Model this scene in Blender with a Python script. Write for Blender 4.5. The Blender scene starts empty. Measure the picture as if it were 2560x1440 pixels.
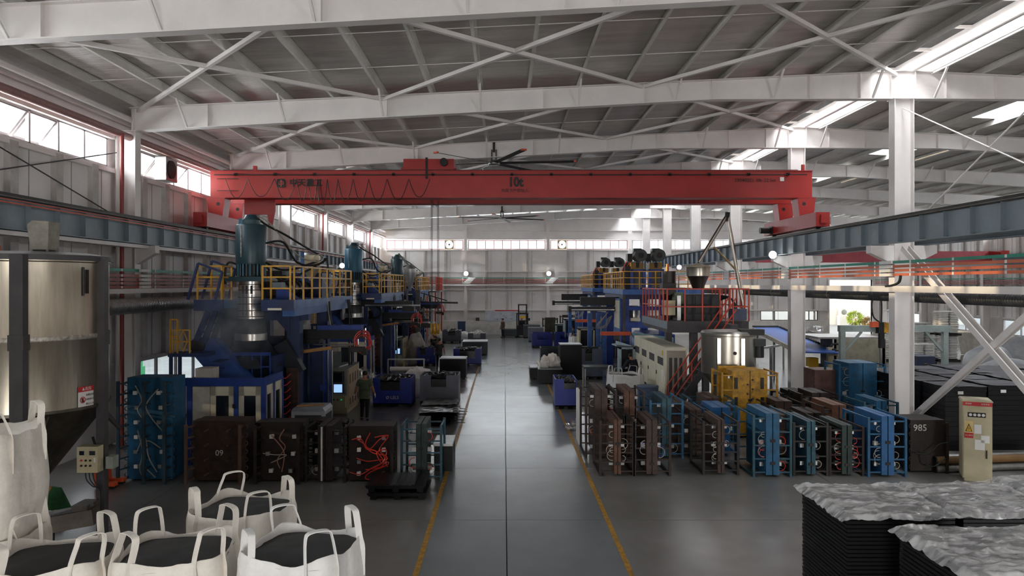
import bpy, bmesh, math, random
from mathutils import Vector, Matrix, noise
random.seed(11)
S = bpy.context.scene
COL = S.collection
R = math.radians
PI = math.pi

# ------------------------------------------------------------------ camera, world, sun, exposure
F, HX, HY, HC = 1806.0, 1260.0, 710.0, 4.9      # focal length in pixels, vanishing point, eye height (2560 x 1440 frame)
cam = bpy.data.cameras.new('camera'); cam_o = bpy.data.objects.new('camera', cam); COL.objects.link(cam_o)
cam.sensor_width = 36; cam.lens = 36 * F / 2560
cam.shift_x = (1280 - HX) / 2560; cam.shift_y = -(720 - HY) / 2560
cam.clip_start = .1; cam.clip_end = 600
cam_o.location = (0, 0, HC); cam_o.rotation_euler = (R(90), 0, 0)
S.camera = cam_o
S.view_settings.view_transform = 'Standard'; S.view_settings.look = 'None'
S.view_settings.gamma = 1; S.view_settings.use_curve_mapping = False
S.view_settings.exposure = 3.45
S.cycles.max_bounces = 6; S.cycles.diffuse_bounces = 5; S.cycles.glossy_bounces = 2; S.cycles.transmission_bounces = 2; S.cycles.transparent_max_bounces = 12
S.cycles.caustics_reflective = False; S.cycles.caustics_refractive = False
S.cycles.sample_clamp_indirect = 1.5; S.cycles.blur_glossy = 1; S.cycles.volume_bounces = 1
S.cycles.use_adaptive_sampling = True; S.cycles.adaptive_threshold = .15

w = bpy.data.worlds.new('world'); S.world = w; w.use_nodes = True
bg = w.node_tree.nodes['Background']; bg.inputs[0].default_value = (1.0, .985, .975, 1); bg.inputs[1].default_value = .2

sun = bpy.data.lights.new('sun', 'SUN'); sun.energy = .33; sun.color = (1, .76, .48); sun.angle = R(.6)
sun_o = bpy.data.objects.new('sun', sun); COL.objects.link(sun_o)
sun_o.location = (-40, 10, 20)
sun_o.rotation_euler = Vector((1, .1, -.165)).to_track_quat('-Z', 'Y').to_euler()

def opening(loc, sx, sy, direction, bright=1.2, portal=False):
    """daylight at a window, skylight or door opening: sky portal plus, where only white sky shows, the sky's own light as an area lamp"""
    for kind in (0, 1):
        if (kind and not bright) or (not kind and not portal): continue
        l = bpy.data.lights.new('daylight_opening', 'AREA'); l.shape = 'RECTANGLE'; l.size = sx; l.size_y = sy
        if kind: l.energy = bright * PI * sx * sy; l.color = (1, .985, .965)
        else: l.cycles.is_portal = True
        o = bpy.data.objects.new('daylight_opening', l); COL.objects.link(o); o.location = loc
        d = Vector(direction)
        if abs(d.z) > .9: o.rotation_euler = (0, 0, 0)
        else: o.rotation_euler = (R(90), 0, math.atan2(d.y, d.x) - R(90))
for k in range(10):
    yb = -9.7 + 8 * k
    opening((-12.8, yb + 4.05, 8.95), 7.6, 1.3, (1, 0, 0), 2.1)
    if k > 2: opening((36.87, yb + 4.05, 8.9), 7.2, .9, (-1, 0, 0), 2.1)
    opening((12.27, yb + 4, 12.28), 1.85, 7.9, (0, 0, -1), 1.3)
    if 1 < k < 9: opening((18.9, yb + 4, 11.75), 1.15, 3.9, (0, 0, -1), 1.2)
for a in (-11.7, -3.73, 4.27, 12.27, 20.27, 28.27): opening((a + 3.98, 70.68, 8.72), 7.4, .86, (0, -1, 0), 2.1)
for p in (((-12.31, 30, 8.9), 80, .92, (1, 0, 0)), ((36.93, 42, 8.9), 56, .92, (-1, 0, 0)), ((12.3, 70.74, 8.72), 48, .9, (0, -1, 0)), ((12.27, 30.3, 12.5), 1.9, 80, (0, 0, -1)), ((18.9, 34, 12.0), 1.2, 64, (0, 0, -1))): opening(*p, 0, True)
opening((33.8, 70.75, 2.6), 4.2, 5.2, (0, -1, 0), 0, True)
for x in (-1, 20): opening((x, -9.95, 2.1), 5, 4.2, (0, 1, 0), 1.8, True)  # unseen rear doors with area lamps, added to light the foreground
opening((36.95, 44, 1.75), 46, 1.1, (-1, 0, 0), 0, True)
opening((-12.35, 24, 1.8), 15, 1.2, (1, 0, 0), 0, True)

def at(px, py, y):
    "pixel of the 2560 x 1440 frame + real distance (m) -> world point"
    return Vector(((px - HX) * y / F, y, HC + (HY - py) * y / F))
def wx(px, y): return (px - HX) * y / F
def wz(py, y): return HC + (HY - py) * y / F

# ------------------------------------------------------------------ materials
def lin(c):
    if isinstance(c, str):
        c = c.lstrip('#'); c = [int(c[i:i + 2], 16) / 255 for i in (0, 2, 4)]
        return tuple(((x + .055) / 1.055) ** 2.4 if x > .04045 else x / 12.92 for x in c)
    return tuple(c)
MATS = {}
def M(name, col='#888888', rough=.5, metal=0., var=.12, scale=2.5, bump=0., bscale=20., dirt=None, dirt_amt=.4, spec=.5, stretch=(1, 1, 1), trans=0., emit=None, estr=0.):
    if name in MATS: return MATS[name]
    m = bpy.data.materials.new(name); m.use_nodes = True; nt = m.node_tree; N = nt.nodes; L = nt.links
    b = N['Principled BSDF']; c = lin(col)
    b.inputs['Roughness'].default_value = rough; b.inputs['Metallic'].default_value = metal
    b.inputs['Specular IOR Level'].default_value = spec
    geo = N.new('ShaderNodeNewGeometry'); mp = N.new('ShaderNodeMapping'); mp.inputs['Scale'].default_value = stretch
    L.new(geo.outputs['Position'], mp.inputs['Vector'])
    if var > 0:
        n = N.new('ShaderNodeTexNoise'); n.inputs['Scale'].default_value = scale; n.inputs['Detail'].default_value = 4
        n.inputs['Roughness'].default_value = .65
        L.new(mp.outputs[0], n.inputs['Vector'])
        r = N.new('ShaderNodeValToRGB')
        lo = tuple(x * (1 - var * 1.6) for x in c); hi = tuple(min(1, x * (1 + var)) for x in c)
        if dirt: lo = tuple(a * (1 - dirt_amt) + d * dirt_amt for a, d in zip(c, lin(dirt)))
        r.color_ramp.elements[0].color = lo + (1,); r.color_ramp.elements[1].color = hi + (1,)
        r.color_ramp.elements[0].position = .32; r.color_ramp.elements[1].position = .66
        L.new(n.outputs['Fac'], r.inputs[0]); L.new(r.outputs[0], b.inputs['Base Color'])
    else:
        b.inputs['Base Color'].default_value = c + (1,)
    if bump > 0:
        n2 = N.new('ShaderNodeTexNoise'); n2.inputs['Scale'].default_value = bscale; n2.inputs['Detail'].default_value = 3
        L.new(mp.outputs[0], n2.inputs['Vector'])
        bp = N.new('ShaderNodeBump'); bp.inputs['Strength'].default_value = bump; bp.inputs['Distance'].default_value = .03
        L.new(n2.outputs['Fac'], bp.inputs['Height']); L.new(bp.outputs[0], b.inputs['Normal'])
    if trans: b.inputs['Transmission Weight'].default_value = trans
    if emit:
        b.inputs['Emission Color'].default_value = lin(emit) + (1,); b.inputs['Emission Strength'].default_value = estr
    MATS[name] = m
    return m

def glass_mat(name, tint=(.93, .97, 1), mix=.08, rough=.05):
    m = bpy.data.materials.new(name); m.use_nodes = True; nt = m.node_tree; N = nt.nodes; L = nt.links
    N.remove(N['Principled BSDF']); out = N['Material Output']
    t = N.new('ShaderNodeBsdfTransparent'); t.inputs[0].default_value = tint + (1,)
    g = N.new('ShaderNodeBsdfGlossy'); g.inputs['Roughness'].default_value = rough
    x = N.new('ShaderNodeMixShader'); x.inputs[0].default_value = mix
    L.new(t.outputs[0], x.inputs[1]); L.new(g.outputs[0], x.inputs[2]); L.new(x.outputs[0], out.inputs[0])
    MATS[name] = m
    return m

white = M('white_painted_steel', '#e4dfdc', .55, 0, .04, 1.2)
purlin_m = M('galvanised_purlin', '#e2e0da', .5, .05, .08, 1)
wallm = M('wall_sheet', '#e4e0de', .6, 0, .04, .8)
wallw = M('white_masonry', '#e6e3de', .75, 0, .08, 1.5, dirt='#a59f98', dirt_amt=.35)
girder = M('grey_blue_paint', '#7d8b94', .5, 0, .1, 2.0, dirt='#7d7a74', dirt_amt=.35)
redp = M('red_crane_paint', '#a52a26', .42, 0, .07, 1.2)
redpipe = M('red_pipe_paint', '#93706c', .5, 0, .1)
orange = M('orange_busbar', '#c4633f', .5, 0, .08)
green = M('green_busbar', '#1f8a72', .5, 0, .08)
steel = M('stainless', '#b9b2a6', .3, 1, .1, 6, stretch=(8, 8, .6))
steel2 = M('bright_steel', '#c9c7c3', .28, 1, .1, 4)
zinc = M('galvanised_duct', '#a3a3a1', .36, .85, .12, 5)
darkduct = M('dark_duct', '#4c4d4e', .5, .5, .15, 3)
darkpost = M('dark_grey_post', '#4a4749', .55, .1, .12, 3)
blue = M('machine_blue', '#26459a', .45, 0, .12, 2, dirt='#1b2b50', dirt_amt=.6)
blue2 = M('light_machine_blue', '#4270b2', .45, 0, .12, 2, dirt='#24406e', dirt_amt=.6)
navy = M('dark_machine_blue', '#22345f', .5, 0, .15, 2, dirt='#1a2036', dirt_amt=.6)
teal = M('dark_teal_paint', '#233f48', .38, .1, .1, 2)
teal2 = M('teal_blue_paint', '#285f78', .4, .1, .12, 2)
cream = M('cream_paint', '#e2dcc6', .5, 0, .06, 2)
beige = M('beige_paint', '#c2b796', .55, 0, .1, 2)
yellow = M('yellow_rail', '#cf9a2e', .5, 0, .12, 4, dirt='#8a6a2a')
yellow2 = M('yellow_mold_paint', '#bd8a14', .5, 0, .2, 5, dirt='#5e430c', dirt_amt=.8)
redrail = M('red_rail', '#c0452f', .5, 0, .1)
black = M('black_plastic', '#121214', .45, 0, .15, 3, spec=.25)
blackm = M('black_machine_metal', '#1d1e21', .45, .3, .2, 4)
dark = M('dark_oily_metal', '#2a2725', .5, .4, .25, 4)
rubber = M('black_rubber', '#121214', .6, 0, .1)
brown = M('rust_brown_mold', '#45332b', .6, .25, .3, 5, dirt='#2c211d', dirt_amt=.8)
brown2 = M('dark_brown_mold', '#302521', .6, .25, .3, 5, dirt='#1c1614', dirt_amt=.8)
moldb = M('mold_blue', '#1d5a80', .5, .1, .2, 4, dirt='#1d4257', dirt_amt=.7)
moldb2 = M('mold_bright_blue', '#225c90', .5, .1, .18, 4, dirt='#1f4c70', dirt_amt=.7)
moldt = M('mold_teal', '#245464', .5, .1, .22, 4, dirt='#1c2b30', dirt_amt=.8)
moldg = M('mold_dark_green', '#2c3d38', .55, .2, .25, 4, dirt='#1c2220', dirt_amt=.8)
binb = M('blue_bin_plastic', '#1f318a', .42, 0, .1, 2)
bing = M('grey_bin_plastic', '#6f717e', .5, 0, .1, 3)
bind = M('dark_grey_bin', '#3c4349', .5, 0, .1, 3)
redhose = M('red_hose', '#d8362a', .4, 0, .05)
whitehose = M('clear_hose', '#a59f92', .4, 0, .1)
bluehose = M('blue_hose', '#3a46b0', .4, 0, .05)
orangem = M('orange_paint', '#d4572c', .5, 0, .1)
chrome = M('chrome_rod', '#d5d6d8', .15, 1, .03)
cloth = M('woven_bag_fabric', '#e6e0d6', .75, 0, .06, 6, bump=.25, bscale=14)
cloth2 = M('white_bag_fabric', '#e8e6e3', .7, 0, .05, 6, bump=.25, bscale=14)
granule = M('black_granules', '#131315', .6, 0, .6, 130, bump=1, bscale=160)
paper = M('white_paper', '#e8e6e2', .7, 0, .03)
wood = M('wood', '#b8854c', .7, 0, .2, 6, stretch=(1, 6, 6))
screen = M('lit_screen', '#a9c8e8', .3, 0, .3, 40, emit='#9cc4f0', estr=.1)
lampm = M('lamp_glow', '#ffffff', .5, 0, 0, emit='#f4fbff', estr=1.2)
lampw = M('lamp_small_glow', '#ffffff', .5, 0, 0, emit='#f0ecff', estr=.8)
ledg = M('green_led', '#30e080', .5, 0, 0, emit='#30e080', estr=.02)
textm = M('dark_lettering', '#26221f', .6, 0, 0)
textw = M('white_lettering', '#d9d6cf', .6, 0, 0)
signred = M('sign_red', '#c42a2e', .5, 0, .03)
signyel = M('sign_yellow', '#e8b41e', .5, 0, .03)
greenv = M('green_vehicle_paint', '#2fae73', .4, 0, .05)
glass = glass_mat('window_glass')
film = glass_mat('clear_film', (.9, .9, .9), .38, .22)
darkglass = M('dark_window', '#1c2430', .15, 0, .2, 2)
grate = M('grey_step', '#5c5f63', .5, .3, .1)

def wet_floor():
    m = bpy.data.materials.new('polished_concrete'); m.use_nodes = True; nt = m.node_tree; N = nt.nodes; L = nt.links
    b = N['Principled BSDF']
    geo = N.new('ShaderNodeNewGeometry'); sp = N.new('ShaderNodeSeparateXYZ'); L.new(geo.outputs['Position'], sp.inputs[0])
    n = N.new('ShaderNodeTexNoise'); n.inputs['Scale'].default_value = .5; n.inputs['Detail'].default_value = 3; n.inputs['Roughness'].default_value = .62
    L.new(geo.outputs['Position'], n.inputs['Vector'])
    r = N.new('ShaderNodeValToRGB'); e = r.color_ramp.elements
    e[0].color = lin('#74726e') + (1,); e[1].color = lin('#858380') + (1,); e[0].position = .3; e[1].position = .7
    L.new(n.outputs['Fac'], r.inputs[0])
    r2 = N.new('ShaderNodeValToRGB'); e = r2.color_ramp.elements
    e[0].color = lin('#767b7e') + (1,); e[1].color = lin('#82878a') + (1,); e[0].position = .3; e[1].position = .7
    L.new(n.outputs['Fac'], r2.inputs[0])
    # swept aisle between the two yellow lines is a cleaner, lighter grey
    a = N.new('ShaderNodeMath'); a.operation = 'SUBTRACT'; L.new(sp.outputs['X'], a.inputs[0]); a.inputs[1].default_value = .33
    ab = N.new('ShaderNodeMath'); ab.operation = 'ABSOLUTE'; L.new(a.outputs[0], ab.inputs[0])
    mr = N.new('ShaderNodeMapRange'); mr.inputs[1].default_value = 1.75; mr.inputs[2].default_value = 2.1; mr.inputs[3].default_value = 1; mr.inputs[4].default_value = 0
    L.new(ab.outputs[0], mr.inputs[0])
    mx = N.new('ShaderNodeMix'); mx.data_type = 'RGBA'
    L.new(mr.outputs[0], mx.inputs[0]); L.new(r.outputs[0], mx.inputs[6]); L.new(r2.outputs[0], mx.inputs[7])
    # tyre scuffs
    sc = N.new('ShaderNodeTexNoise'); sc.inputs['Scale'].default_value = .9; sc.inputs['Detail'].default_value = 1
    mp = N.new('ShaderNodeMapping'); mp.inputs['Scale'].default_value = (.6, .25, 1); L.new(geo.outputs['Position'], mp.inputs[0]); L.new(mp.outputs[0], sc.inputs['Vector'])
    mr2 = N.new('ShaderNodeMapRange'); mr2.inputs[1].default_value = .35; mr2.inputs[2].default_value = .75; mr2.inputs[3].default_value = 1; mr2.inputs[4].default_value = .95
    L.new(sc.outputs['Fac'], mr2.inputs[0])
    ml = N.new('ShaderNodeMix'); ml.data_type = 'RGBA'; ml.blend_type = 'MULTIPLY'; ml.inputs[0].default_value = 1
    L.new(mx.outputs[2], ml.inputs[6]); L.new(mr2.outputs[0], ml.inputs[7]); L.new(ml.outputs[2], b.inputs['Base Color'])
    rr = N.new('ShaderNodeMapRange'); rr.inputs[1].default_value = .3; rr.inputs[2].default_value = .7; rr.inputs[3].default_value = .235; rr.inputs[4].default_value = .26
    L.new(sc.outputs['Fac'], rr.inputs[0]); L.new(rr.outputs[0], b.inputs['Roughness'])
    b.inputs['Specular IOR Level'].default_value = .6
    return m
floorm = wet_floor()

def foil():
    m = M('roof_foil', '#c9c4be', .36, .35, .12, 1.5, bump=.55, bscale=9, stretch=(.25, 1.6, 1))
    return m
foilm = foil()

# ------------------------------------------------------------------ mesh helpers
class B:
    def __init__(s): s.v = []; s.f = []
    def _add(s, vs, fs):
        o = len(s.v); s.v += [tuple(p) for p in vs]; s.f += [tuple(i + o for i in f) for f in fs]; return s
    def box(s, x0, x1, y0, y1, z0, z1):
        return s._add([(x0, y0, z0), (x1, y0, z0), (x1, y1, z0), (x0, y1, z0), (x0, y0, z1), (x1, y0, z1), (x1, y1, z1), (x0, y1, z1)],
                      [(0, 3, 2, 1), (4, 5, 6, 7), (0, 1, 5, 4), (1, 2, 6, 5), (2, 3, 7, 6), (3, 0, 4, 7)])
    def cb(s, c, sz): return s.box(c[0] - sz[0] / 2, c[0] + sz[0] / 2, c[1] - sz[1] / 2, c[1] + sz[1] / 2, c[2] - sz[2] / 2, c[2] + sz[2] / 2)
    def bar(s, p0, p1, w, h=None, up=(0, 0, 1)):
        p0 = Vector(p0); p1 = Vector(p1); h = h or w; d = (p1 - p0).normalized(); u = Vector(up)
        if abs(d.dot(u)) > .98: u = Vector((0, 1, 0))
        a = d.cross(u).normalized(); b = a.cross(d).normalized()
        q = [a * (i * w / 2) + b * (j * h / 2) for i, j in ((-1, -1), (1, -1), (1, 1), (-1, 1))]
        return s._add([p0 + x for x in q] + [p1 + x for x in q], [(3, 2, 1, 0), (4, 5, 6, 7), (0, 1, 5, 4), (1, 2, 6, 5), (2, 3, 7, 6), (3, 0, 4, 7)])
    def cyl(s, p0, p1, r0, r1=None, n=12, caps=True):
        p0 = Vector(p0); p1 = Vector(p1); r1 = r0 if r1 is None else r1; d = (p1 - p0).normalized()
        u = Vector((0, 0, 1)) if abs(d.z) < .9 else Vector((1, 0, 0)); a = d.cross(u).normalized(); b = a.cross(d)
        c = [(math.cos(2 * PI * i / n), math.sin(2 * PI * i / n)) for i in range(n)]
        vs = [p0 + (a * x + b * y) * r0 for x, y in c] + [p1 + (a * x + b * y) * r1 for x, y in c]
        fs = [(i, (i + 1) % n, n + (i + 1) % n, n + i) for i in range(n)]
        if caps: fs += [tuple(range(n - 1, -1, -1)), tuple(range(n, 2 * n))]
        return s._add(vs, fs)
    def tube(s, pts, r, n=6, closed=False):
        pts = [Vector(p) for p in pts]; k = len(pts); vs = []; a = None
        for i, p in enumerate(pts):
            d = (pts[(i + 1) % k] - pts[i - 1]) if closed else (pts[min(i + 1, k - 1)] - pts[max(i - 1, 0)])
            d = d.normalized() if d.length > 1e-6 else Vector((0, 0, 1))
            if a is None:
                a = d.cross(Vector((0, 0, 1)) if abs(d.z) < .9 else Vector((1, 0, 0))).normalized()
            else:
                a = a - d * a.dot(d); a = a.normalized() if a.length > 1e-6 else d.orthogonal().normalized()
            b = d.cross(a)
            vs += [p + (a * math.cos(2 * PI * j / n) + b * math.sin(2 * PI * j / n)) * r for j in range(n)]
        fs = []
        for i in range(k if closed else k - 1):
            o, q = i * n, ((i + 1) % k) * n
            fs += [(o + j, o + (j + 1) % n, q + (j + 1) % n, q + j) for j in range(n)]
        if not closed: fs += [tuple(range(n - 1, -1, -1)), tuple(range((k - 1) * n, k * n))]
        return s._add(vs, fs)
    def lathe(s, c, prof, n=24, caps=True):
        k = len(prof); vs = []
        for r, z in prof: vs += [(c[0] + r * math.cos(2 * PI * j / n), c[1] + r * math.sin(2 * PI * j / n), c[2] + z) for j in range(n)]
        fs = [(i * n + j, i * n + (j + 1) % n, (i + 1) * n + (j + 1) % n, (i + 1) * n + j) for i in range(k - 1) for j in range(n)]
        if caps: fs += [tuple(range(n - 1, -1, -1)), tuple(range((k - 1) * n, k * n))]
        return s._add(vs, fs)
    def prism(s, poly, axis, a0, a1):
        "poly: list of 2-D points in the two other axes (order x,y,z without the axis)"
        def P(p, a):
            return {'x': (a, p[0], p[1]), 'y': (p[0], a, p[1]), 'z': (p[0], p[1], a)}[axis]
        n = len(poly)
        return s._add([P(p, a0) for p in poly] + [P(p, a1) for p in poly],
                      [tuple(range(n)), tuple(range(2 * n - 1, n - 1, -1))] + [(i, n + i, n + (i + 1) % n, (i + 1) % n) for i in range(n)])
    def ibeam(s, p0, p1, bw, h, tf=.015, tw=.01, up=(0, 0, 1)):
        p0 = Vector(p0); p1 = Vector(p1); u = Vector(up)
        s.bar(p0 + u * (h / 2 - tf / 2), p1 + u * (h / 2 - tf / 2), bw, tf, up); s.bar(p0 - u * (h / 2 - tf / 2), p1 - u * (h / 2 - tf / 2), bw, tf, up)
        return s.bar(p0, p1, tw, h - 2 * tf, up)
    def sheet(s, fn, nu, nv):
        vs = [fn(i / nu, j / nv) for j in range(nv + 1) for i in range(nu + 1)]
        return s._add(vs, [(j * (nu + 1) + i, j * (nu + 1) + i + 1, (j + 1) * (nu + 1) + i + 1, (j + 1) * (nu + 1) + i) for j in range(nv) for i in range(nu)])
    def ball(s, c, r, n=12, m=8):
        rx, ry, rz = (r, r, r) if not hasattr(r, '__len__') else r
        prof = [(math.sin(PI * i / m), -math.cos(PI * i / m)) for i in range(m + 1)]
        vs = []
        for a, z in prof: vs += [(c[0] + rx * max(a, .02) * math.cos(2 * PI * j / n), c[1] + ry * max(a, .02) * math.sin(2 * PI * j / n), c[2] + rz * z) for j in range(n)]
        fs = [(i * n + j, i * n + (j + 1) % n, (i + 1) * n + (j + 1) % n, (i + 1) * n + j) for i in range(m) for j in range(n)]
        return s._add(vs, fs + [tuple(range(n - 1, -1, -1)), tuple(range(m * n, (m + 1) * n))])

ORG = {}
def tag(o, label=None, cat=None, group=None, kind=None):
    if label: o['label'] = label
    if cat: o['category'] = cat
    if group: o['group'] = group
    if kind: o['kind'] = kind
    return o
def thing(name, loc, label, cat, group=None, kind=None):
    o = bpy.data.objects.new(name, None); COL.objects.link(o); o.location = loc; o.empty_display_size = .2
    ORG[o.name] = Vector(loc)
    return tag(o, label, cat, group, kind)
def mk(name, b, mat, parent=None, smooth=False, label=None, cat=None, group=None, kind=None, sharp=38):
    if parent is not None: org = ORG[parent.name]
    else:
        xs = [p[0] for p in b.v]; ys = [p[1] for p in b.v]; zs = [p[2] for p in b.v]
        org = Vector(((min(xs) + max(xs)) / 2, (min(ys) + max(ys)) / 2, min(zs)))
    me = bpy.data.meshes.new(name)
    me.from_pydata([(p[0] - org.x, p[1] - org.y, p[2] - org.z) for p in b.v], [], b.f)
    me.materials.append(mat)
    if smooth:
        me.polygons.foreach_set('use_smooth', [True] * len(me.polygons)); me.set_sharp_from_angle(angle=R(sharp))
    o = bpy.data.objects.new(name, me); COL.objects.link(o)
    if parent is not None: o.parent = parent
    else: o.location = org
    ORG[o.name] = org
    return tag(o, label, cat, group, kind)
def copy_tree(o, parent=None):
    c = o.copy(); COL.objects.link(c); ORG[c.name] = ORG.get(o.name, Vector())
    if parent is not None: c.parent = parent
    for ch in list(o.children): copy_tree(ch, c)
    return c
def dup(root, d=(0, 0, 0), rotz=None, label=None, group=None):
    c = copy_tree(root); c.location = Vector(root.location) + Vector(d)
    if rotz is not None: c.rotation_euler = (0, 0, rotz)
    if label: c['label'] = label
    if group: c['group'] = group
    return c
def text(s, size, mat, parent, loc, rot=(R(90), 0, 0), align='CENTER', name='lettering', depth=.004, sx=1., bold=0.):
    cu = bpy.data.curves.new('lettering', 'FONT'); cu.body = s; cu.size = size; cu.align_x = align; cu.align_y = 'CENTER'; cu.extrude = depth; cu.offset = bold; cu.resolution_u = 3
    o = bpy.data.objects.new('lettering_source', cu); COL.objects.link(o)
    dg = bpy.context.evaluated_depsgraph_get(); me = bpy.data.meshes.new_from_object(o.evaluated_get(dg))
    bpy.data.objects.remove(o)
    me.materials.clear(); me.materials.append(mat)
    t = bpy.data.objects.new(name, me); COL.objects.link(t)
    org = ORG[parent.name]; t.parent = parent; t.location = Vector(loc) - org; t.rotation_euler = rot; t.scale = (sx, 1, 1); ORG[t.name] = org
    return t
def arc(c, r, a0, a1, n=10, plane='xz', sz=1.):
    out = []
    for i in range(n + 1):
        a = a0 + (a1 - a0) * i / n; x, z = r * math.cos(a), r * sz * math.sin(a)
        out.append(Vector(c) + Vector({'xz': (x, 0, z), 'yz': (0, x, z), 'xy': (x, z, 0)}[plane]))
    return out
def spline(pts, n=6):
    pts = [Vector(p) for p in pts]; out = []
    for i in range(len(pts) - 1):
        p0, p1, p2, p3 = pts[max(i - 1, 0)], pts[i], pts[i + 1], pts[min(i + 2, len(pts) - 1)]
        for k in range(n):
            t = k / n
            out.append(.5 * ((2 * p1) + (p2 - p0) * t + (2 * p0 - 5 * p1 + 4 * p2 - p3) * t * t + (3 * p1 - p0 - 3 * p2 + p3) * t ** 3))
    return out + [pts[-1]]
# ------------------------------------------------------------------ the hall: floor, walls, roof
XL, XM, XR = -11.65, 12.27, 36.2           # column rows
Y0, YF = -9.7, 70.3                        # rear and far end walls
FR = [14.3 + 8 * k for k in range(7)]      # portal frames in view
RIDGE = XM
def ztop(x): return 10.32 + .0482 * ((x if x <= RIDGE else 2 * RIDGE - x) + 11.6)

fl = mk('floor', B().box(-12.4, 37, Y0 - .2, YF + .3, -.3, -.02), M('joint_filler', '#2b2a29', .8), kind='structure')
xs = [-12.2, -7.95, .05, 8.05, 16.05, 24.05, 32.05, 36.9]
ys = [Y0] + [-6 + 4.2 * i for i in range(18)] + [YF]
g = .009
for i in range(len(xs) - 1):
    for j in range(len(ys) - 1):
        mk('floor_slab', B().box(xs[i] + g, xs[i + 1] - g, ys[j] + g, ys[j + 1] - g, -.02, 0), floorm, fl)
yel_line = M('yellow_floor_paint', '#b8861f', .5, 0, .3, 9, dirt='#6f5f3a', dirt_amt=.8)
for x in (-1.49, 2.15):
    mk('painted_line', B().box(x - .05, x + .05, 4, 46, .0005, .003), yel_line, fl)
# ground outside
M('asphalt', '#9aa0a2', .8, 0, .1, .5)
mk('ground_outside', B().box(-70, 90, -50, 140, -.5, -.32), MATS['asphalt'], kind='structure')

def strip_wall(name, axis, c0, c1, lo, hi, holes, mat, ztopf):
    """wall of boxes with rectangular holes; holes: (a0,a1,z0,z1) sorted, the wall runs along a from lo to hi"""
    b = B(); cuts = sorted({lo, hi, *[h[0] for h in holes], *[h[1] for h in holes]})
    for a0, a1 in zip(cuts[:-1], cuts[1:]):
        m = (a0 + a1) / 2; z = -.3
        for h in sorted([h for h in holes if h[0] <= m <= h[1]], key=lambda h: h[2]):
            if h[2] > z: (b.box(c0, c1, a0, a1, z, h[2]) if axis == 'y' else b.box(a0, a1, c0, c1, z, h[2]))
            z = h[3]
        if axis == 'y': b.box(c0, c1, a0, a1, z, ztopf(m))
        else:
            zt0, zt1 = ztopf(a0), ztopf(a1)
            b.prism([(a0, z), (a1, z), (a1, zt1), (a0, zt0)], 'y', c0, c1)
    return mk(name, b, mat, kind='structure')

bays = [(FR[0] - 8 * (3 - k), FR[0] - 8 * (2 - k)) for k in range(3)] + list(zip(FR[:-1], FR[1:])) + [(FR[-1], YF)]
bays = [(a, b) for a, b in bays if b - a > 2]
ZW0, ZW1 = 8.45, 9.35
upL = [(a + .45, b - .35, ZW0, ZW1) for a, b in bays]
lowL = [(15.6, 21.6, 1.2, 2.4), (23.6, 29.6, 1.2, 2.4)]
eave = lambda a: 10.5
wl = strip_wall('wall_left', 'y', -12.3, -12.05, Y0, YF, upL + lowL, wallm, eave)
lowR = [(a + 1.2, b - 1.2, 1.2, 2.3) for a, b in bays if a > 20]
wr = strip_wall('wall_right', 'y', 36.65, 36.9, Y0, YF, upL + lowR, wallm, eave)
zr = lambda x: ztop(x) + .2
WC = [-11.7, -3.73, 4.27, XM, 20.27, 28.27, XR]
upF = [(a + .25, b - .25, 8.29, 9.16) for a, b in zip(WC[:-1], WC[1:])]
DOOR = (31.7, 35.9, -.3, 5.3)
wf = strip_wall('wall_back', 'x', 70.45, 70.7, -12.3, 36.9, upF + [DOOR, (25., 27.8, 1.35, 2.3), (28.9, 30.6, 1.35, 2.3)], wallm, zr)
wb = strip_wall('wall_front', 'x', -9.95, -9.7, -12.3, 36.9, [(-3.5, 1.5, -.3, 4.2), (17.5, 22.5, -.3, 4.2)], wallm, zr)
# masonry base course of the far wall
mk('baseboard_back', B().box(-12, 31.6, 70.25, 70.44, 0, 1.32), wallw, kind='structure')

# vertical sheet joints, posts and girts on the side walls (parts of the walls)
for side, par in ((-1, wl), (1, wr)):
    x = -12.05 if side < 0 else 36.65
    for a, b in bays:
        if b < 6: continue
        for t in (1.5, 3.1, 4.9, 6.6):
            mk('wall_post', B().box(min(x, x - side * .16), max(x, x - side * .16), a + t, a + t + .3, 2.45 if side < 0 else 2.35, ZW0 - .06), M('post_grey', '#bdb9b5', .6), par)
        for t in (2.4, 4.0, 5.8, 7.3):
            mk('sheet_joint', B().box(min(x, x - side * .012), max(x, x - side * .012), a + t, a + t + .02, 2.5, ZW0 - .1), M('sheet_joint_grey', '#9a9694', .7), par)  # thin grey strip along each sheet joint
        for z, h in ((ZW0 - .09, .07), (ZW1 + .05, .07), (2.42, .06), (6.1, .05)):
            mk('wall_girt', B().box(min(x, x - side * .14), max(x, x - side * .14), a + .1, b - .1, z - h, z + h), white, par)
for i in range(len(WC) - 1):
    a, b = WC[i], WC[i + 1]
    for k in range(1, 4):
        x = a + (b - a) * k / 4 - .1
        if x > 31: continue
        mk('wall_post', B().box(x, x + .16, 70.3, 70.45, 1.4, 8.2), M('post_grey', '#bdb9b5', .6), wf)
        mk('sheet_joint', B().box(x + .55, x + .57, 70.43, 70.45, 1.4, 8.2), MATS['sheet_joint_grey'], wf)
    for z in (2.35, 4.35, 6.1, 8.2, 9.25, 10.1):
        if z > zr(b) - .3: continue
        mk('wall_girt', B().box(a + .2, min(b - .2, 31.5), 70.2, 70.45, z - .05, z + .05), white, wf)

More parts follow.
